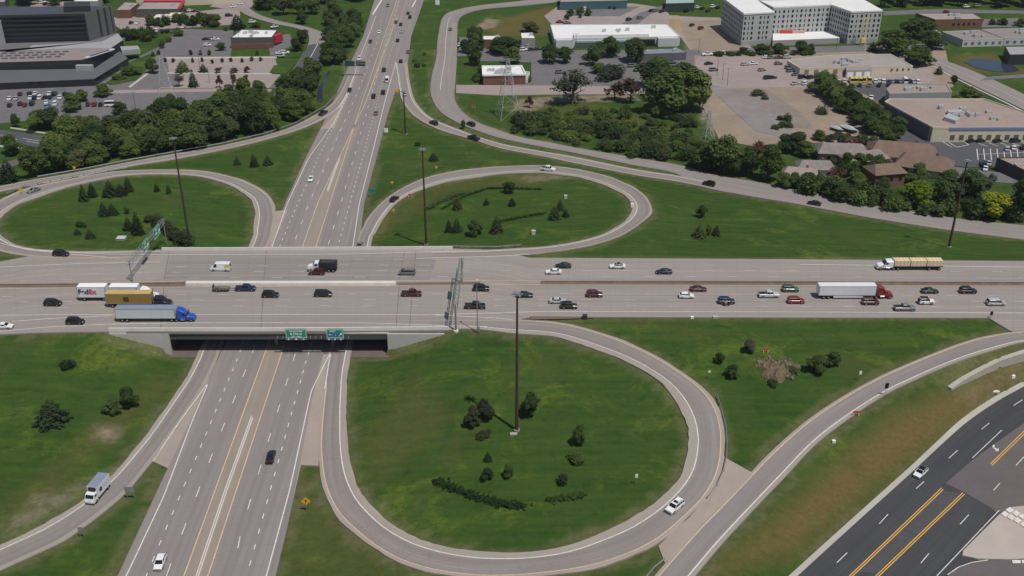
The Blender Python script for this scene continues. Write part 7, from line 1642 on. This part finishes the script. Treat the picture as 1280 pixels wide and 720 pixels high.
tag(rd, 'rider in a pale jacket and dark helmet on the motorcycle', 'person'); b = bmesh.new(); bmesh.ops.create_uvsphere(b, u_segments=10, v_segments=8, radius=.16, matrix=Matrix.Translation((-.03, 0, 1.78))); obj('helmet', b, TRIM, rd)

# ------------------------------------------------------------------ parked vehicles (a few pixels each)
PM = {}
def parked_mesh(kind):
    if kind in PM: return PM[kind]
    L, W, wr, xf, xr, prof, gh = CARS[kind]; hw = W/2; b = bmesh.new(); loft(b, [ring(x, z, hw*k) for x, z, k in prof])
    x0, x1, x2, x3, zb, zr = gh; rw2 = hw*.82
    loft(b, [[(x0, -hw*.92, zb-.05), (x0, hw*.92, zb-.05), (x3, hw*.92, zb-.05), (x3, -hw*.92, zb-.05)], [(x1, -rw2, zr-.03), (x1, rw2, zr-.03), (x2, rw2, zr-.03), (x2, -rw2, zr-.03)]], 1); box(b, ((x1+x2)/2, 0, zr), (x1-x2, rw2*2.0, .07), mi=0)
    for x in (xf, xr):
        for s in (-1, 1): cyl(b, (x, s*(hw-.2), wr), (x, s*(hw+.02), wr), wr, n=10, mi=2)
    PM[kind] = me_of('parked_'+kind, b, [paint('white'), GLASS, TYRE]); return PM[kind]
def parked(px, py, col, an, label, group, kind=None):
    kind = kind or random.choice(['sedan', 'suv', 'suv', 'sedan', 'hatchback'])
    p = U(px, py, .9); p.z = .28; o = link(bpy.data.objects.new('parked_car', parked_mesh(kind))); o.location = p; o.rotation_euler = (0, 0, an)
    o.material_slots[0].link = 'OBJECT'; o.material_slots[0].material = paint(col); return tag(o, label, 'car' if kind not in ('pickup', 'van') else kind, group)
ORD = ['first', 'second', 'third', 'fourth', 'fifth', 'sixth', 'seventh', 'eighth', 'ninth', 'tenth', 'eleventh', 'twelfth']
NICE = {'darkblue': 'dark blue', 'steelblue': 'silver blue'}
def lot(items, an, where, group, kind=None):
    n = {}
    tot = {}
    for it in items: tot[it[2]] = tot.get(it[2], 0)+1
    for it in sorted(items, key=lambda q: q[0]):
        c = it[2]; k = n.get(c, 0); n[c] = k+1; nm = NICE.get(c, c)
        lab = f'only {nm} car {where}' if tot[c] == 1 else f'{nm} car, {ORD[k]} {nm} one from the left {where}'
        parked(it[0], it[1], c, an+random.gauss(0, .04), lab, group, kind or (it[3] if len(it) > 3 else None))
lot([(25, 117, 'maroon'), (37, 116.5, 'black'), (44, 116.5, 'white'), (62, 116.5, 'white'), (68, 117, 'black'), (81, 117, 'black'), (87, 117, 'grey')], 1.75, 'in the row nearest the dark office', 'cars in the office lot')
lot([(12, 122.5, 'white'), (20, 122.5, 'silver'), (38, 121.5, 'white'), (44, 121.5, 'black'), (50, 121.5, 'white'), (56.5, 121.5, 'black'), (62.5, 121, 'darkblue'), (75, 121, 'white'), (93, 121.5, 'black')], 1.75, 'in the second row from the dark office', 'cars in the office lot')
lot([(12, 131, 'black'), (25, 129, 'maroon'), (31, 130.5, 'red'), (40, 129, 'black'), (58, 127, 'white'), (69, 129, 'white'), (59, 132.5, 'steelblue'), (110, 130, 'maroon'), (118, 130, 'red'), (126, 130, 'black')], 1.75, 'in the third row below the dark office', 'cars in the office lot')
lot([(164, 28, 'black'), (172, 28, 'white'), (181, 38, 'white'), (188, 38.5, 'black'), (196, 38, 'white'), (203, 38.5, 'black'), (209, 38.5, 'black'), (215, 38, 'grey'), (222, 37, 'black'), (229, 33, 'white')], 1.6, 'beside the hedge right of the office tower', 'cars by the hedge')
lot([(258, 48.5, 'black'), (264, 48, 'grey'), (269, 48.5, 'white'), (259, 56, 'white'), (350, 66, 'white'), (356, 65.5, 'white'), (350.5, 69.5, 'silver')], .1, 'in the lots around the white roofed restaurant', 'cars by the restaurant')
lot([(232, 12.5, 'red'), (238, 13, 'white'), (244, 13.5, 'maroon'), (286, 19, 'black'), (299, 4.5, 'white')], .2, 'near the red-edged shop', 'cars near the shop')
lot([(886, 79, 'black'), (892, 87, 'grey'), (931, 80, 'silver'), (942, 79, 'white'), (952.5, 87, 'tan'), (960, 97, 'black'), (965.5, 96.5, 'darkblue')], .3, 'standing on the tan lot', 'cars on the tan lot')
lot([(958, 71.3, 'white'), (964, 71.6, 'grey'), (974, 71.5, 'black'), (984, 71.3, 'silver'), (973, 79, 'olive')], .1, 'in the top row of the tan lot', 'cars on the tan lot')
lot([(988, 88, 'grey'), (995, 92.5, 'grey'), (1003, 96, 'black'), (1013.5, 96.5, 'black'), (994, 104, 'silver'), (1007, 104, 'white'), (986, 84, 'grey')], .5, 'beside the end wall of the beige building', 'cars by the beige building')
lot([(1048, 101.5, 'white'), (1055, 101.3, 'cream'), (1064, 101, 'yellow', 'van'), (1069.5, 101, 'yellow', 'van'), (1075, 101, 'yellow', 'van'), (1080.5, 100.5, 'yellow', 'van'), (1086, 100.5, 'yellow', 'van'), (1094, 101.5, 'white'), (1099, 100.5, 'cream'), (1104, 101.5, 'white'), (1110, 101.5, 'black'), (1115, 101.5, 'grey'), (1120, 101.3, 'black'), (1125, 101.3, 'grey'), (1131, 101.3, 'white', 'van'), (1136, 101.5, 'black'), (1141.5, 101.5, 'silver'), (1147, 102, 'white')], 1.45, 'in the long row below the beige building', 'cars below the beige building')
lot([(1075, 106, 'black'), (1087, 106, 'grey'), (1099, 106, 'black'), (1111, 105.5, 'black'), (1089, 122.5, 'white', 'pickup')], 1.2, 'on the dark lot above the warehouse annex', 'cars on the dark lot')
lot([(1214, 175.5, 'black'), (1226, 175.5, 'black'), (1247, 175.5, 'black'), (1269, 175.5, 'darkblue')], .35, 'against the front of the large warehouse', 'cars by the warehouse')
lot([(1259, 186, 'silver'), (1267.5, 184.5, 'white'), (1279, 184, 'black'), (1229, 204.5, 'black'), (1236.5, 203.5, 'silver'), (1232, 210, 'white')], 1.2, 'in the middle of the dark warehouse lot', 'cars by the warehouse')
for bx0, by0, sz, lab in ((1046, 163, .9, 'smaller boat under a pale grey cover in the dirt yard'), (1061, 164, 1.15, 'larger boat under a pale blue grey cover in the dirt yard')):
    p = U(bx0, by0, .5); p.z = .2; o = empty('covered_boat', p, -1.0, lab, 'boat'); o.scale = (sz, sz, sz)
    b = bmesh.new(); loft(b, [[(x, -w_, z1), (x, -w_*.5, .45), (x, w_*.5, .45), (x, w_, z1)] for x, w_, z1 in ((-3.6, 1.1, 1.4), (-1, 1.25, 1.4), (1.8, 1.1, 1.45), (3.6, .15, 1.6))]); bmesh.ops.recalc_face_normals(b, faces=b.faces[:]); obj('hull', b, M('dark_hull', (.05, .055, .06), .2), o)
    b = bmesh.new(); loft(b, [[(x, -w_, 1.4), (x, -w_*.4, z1), (x, w_*.4, z1), (x, w_, 1.4)] for x, w_, z1 in ((-3.65, 1.12, 1.7), (-1, 1.27, 2.3), (1.2, 1.15, 2.2), (3.62, .17, 1.66))]); bmesh.ops.recalc_face_normals(b, faces=b.faces[:]); obj('cover', b, M('pale_boat_cover', (.42, .47, .48), .12), o)
    wheels(o, (-.8,), 1.1, .33, .2)
lot([(1060, 178, 'maroon'), (1065, 178, 'maroon'), (1072, 178.5, 'red'), (1052, 178, 'black'), (1055, 186.5, 'white'), (1087, 174, 'white'), (1099, 174.5, 'white')], .6, 'around the houses below the brown fence', 'cars by the houses')
lot([(577, 56.5, 'white'), (583, 56.5, 'black'), (588, 57, 'red'), (654, 62, 'white'), (664, 61.5, 'black'), (672, 61, 'black'), (660, 55, 'silver')], .3, 'around the two small roofs by the field', 'cars by the field')
lot([(790, 82, 'grey'), (797, 87.5, 'black'), (760, 88, 'white'), (840, 78, 'black'), (700, 90, 'grey')], .2, 'under the trees of the grey lot', 'cars in the tree lot')
lot([(716, 5, 'white'), (722, 5.5, 'black'), (727, 5.5, 'darkblue'), (732, 6, 'black'), (738, 7, 'silver'), (744, 7.5, 'white'), (750, 8, 'black'), (756, 8.5, 'grey'), (762, 9, 'black'), (768, 9.5, 'black'), (712, 9.5, 'black'), (720, 9.8, 'grey'), (731, 11, 'white')], 1.5, 'in the row below the teal windowed building', 'cars at the top lot')
lot([(814, 13, 'black'), (820, 13, 'grey'), (827, 14, 'black'), (833, 12, 'silver'), (840, 12, 'black'), (858, 13, 'black'), (872, 9, 'white'), (878, 10, 'black'), (885, 13, 'black'), (891, 8, 'white'), (897, 9, 'black'), (865, 31, 'black'), (876, 35, 'red'), (786, 24, 'black'), (800, 22, 'grey')], .9, 'on the works lot behind the industrial building', 'cars on the works lot')
lot([(884, 67.6, 'white', 'pickup'), (904, 66.5, 'white', 'pickup'), (895, 67, 'black'), (700, 27, 'red'), (709, 28, 'grey')], .1, 'along the street left of the apartments', 'cars on the street')
lot([(1170, 41, 'white'), (1176, 46, 'silver'), (1183, 14.5, 'red'), (1208, 8, 'white'), (1221, 7, 'tan'), (1250, 5, 'white')], .4, 'around the red brick building', 'cars near the brick building')
lot([(292, 8, 'white'), (53, 2.5, 'white'), (58, 5, 'black'), (63, 5.5, 'grey'), (70, 4, 'white'), (315, 27, 'white'), (343, 33, 'white')], .8, 'scattered in the far top left', 'far cars top left')
veh_ = parked(139.5, 131, 'white', .15, 'white box van half hidden behind a round dark tree in the office lot', None, 'van')
parked(308, 138, 'red', .9, 'dark red car on the street under the tree belt', None, 'sedan')
# ------------------------------------------------------------------ thin summer air
b = bmesh.new(); box(b, (0, 1200, 73.5), (5200, 5400, 163))
hz = obj('haze', b, []) if False else None
me = bpy.data.meshes.new('haze'); b.to_mesh(me); b.free()
m, t, p = nodes('haze'); t.nodes.remove(p); pv = t.nodes.new('ShaderNodeVolumePrincipled')
pv.inputs['Color'].default_value = (.85, .9, 1, 1); pv.inputs['Density'].default_value = .00005; pv.inputs['Anisotropy'].default_value = .2
t.links.new(pv.outputs[0], t.nodes['Material Output'].inputs['Volume']); me.materials.append(m)
hz = link(bpy.data.objects.new('haze', me)); hz['kind'] = 'stuff'
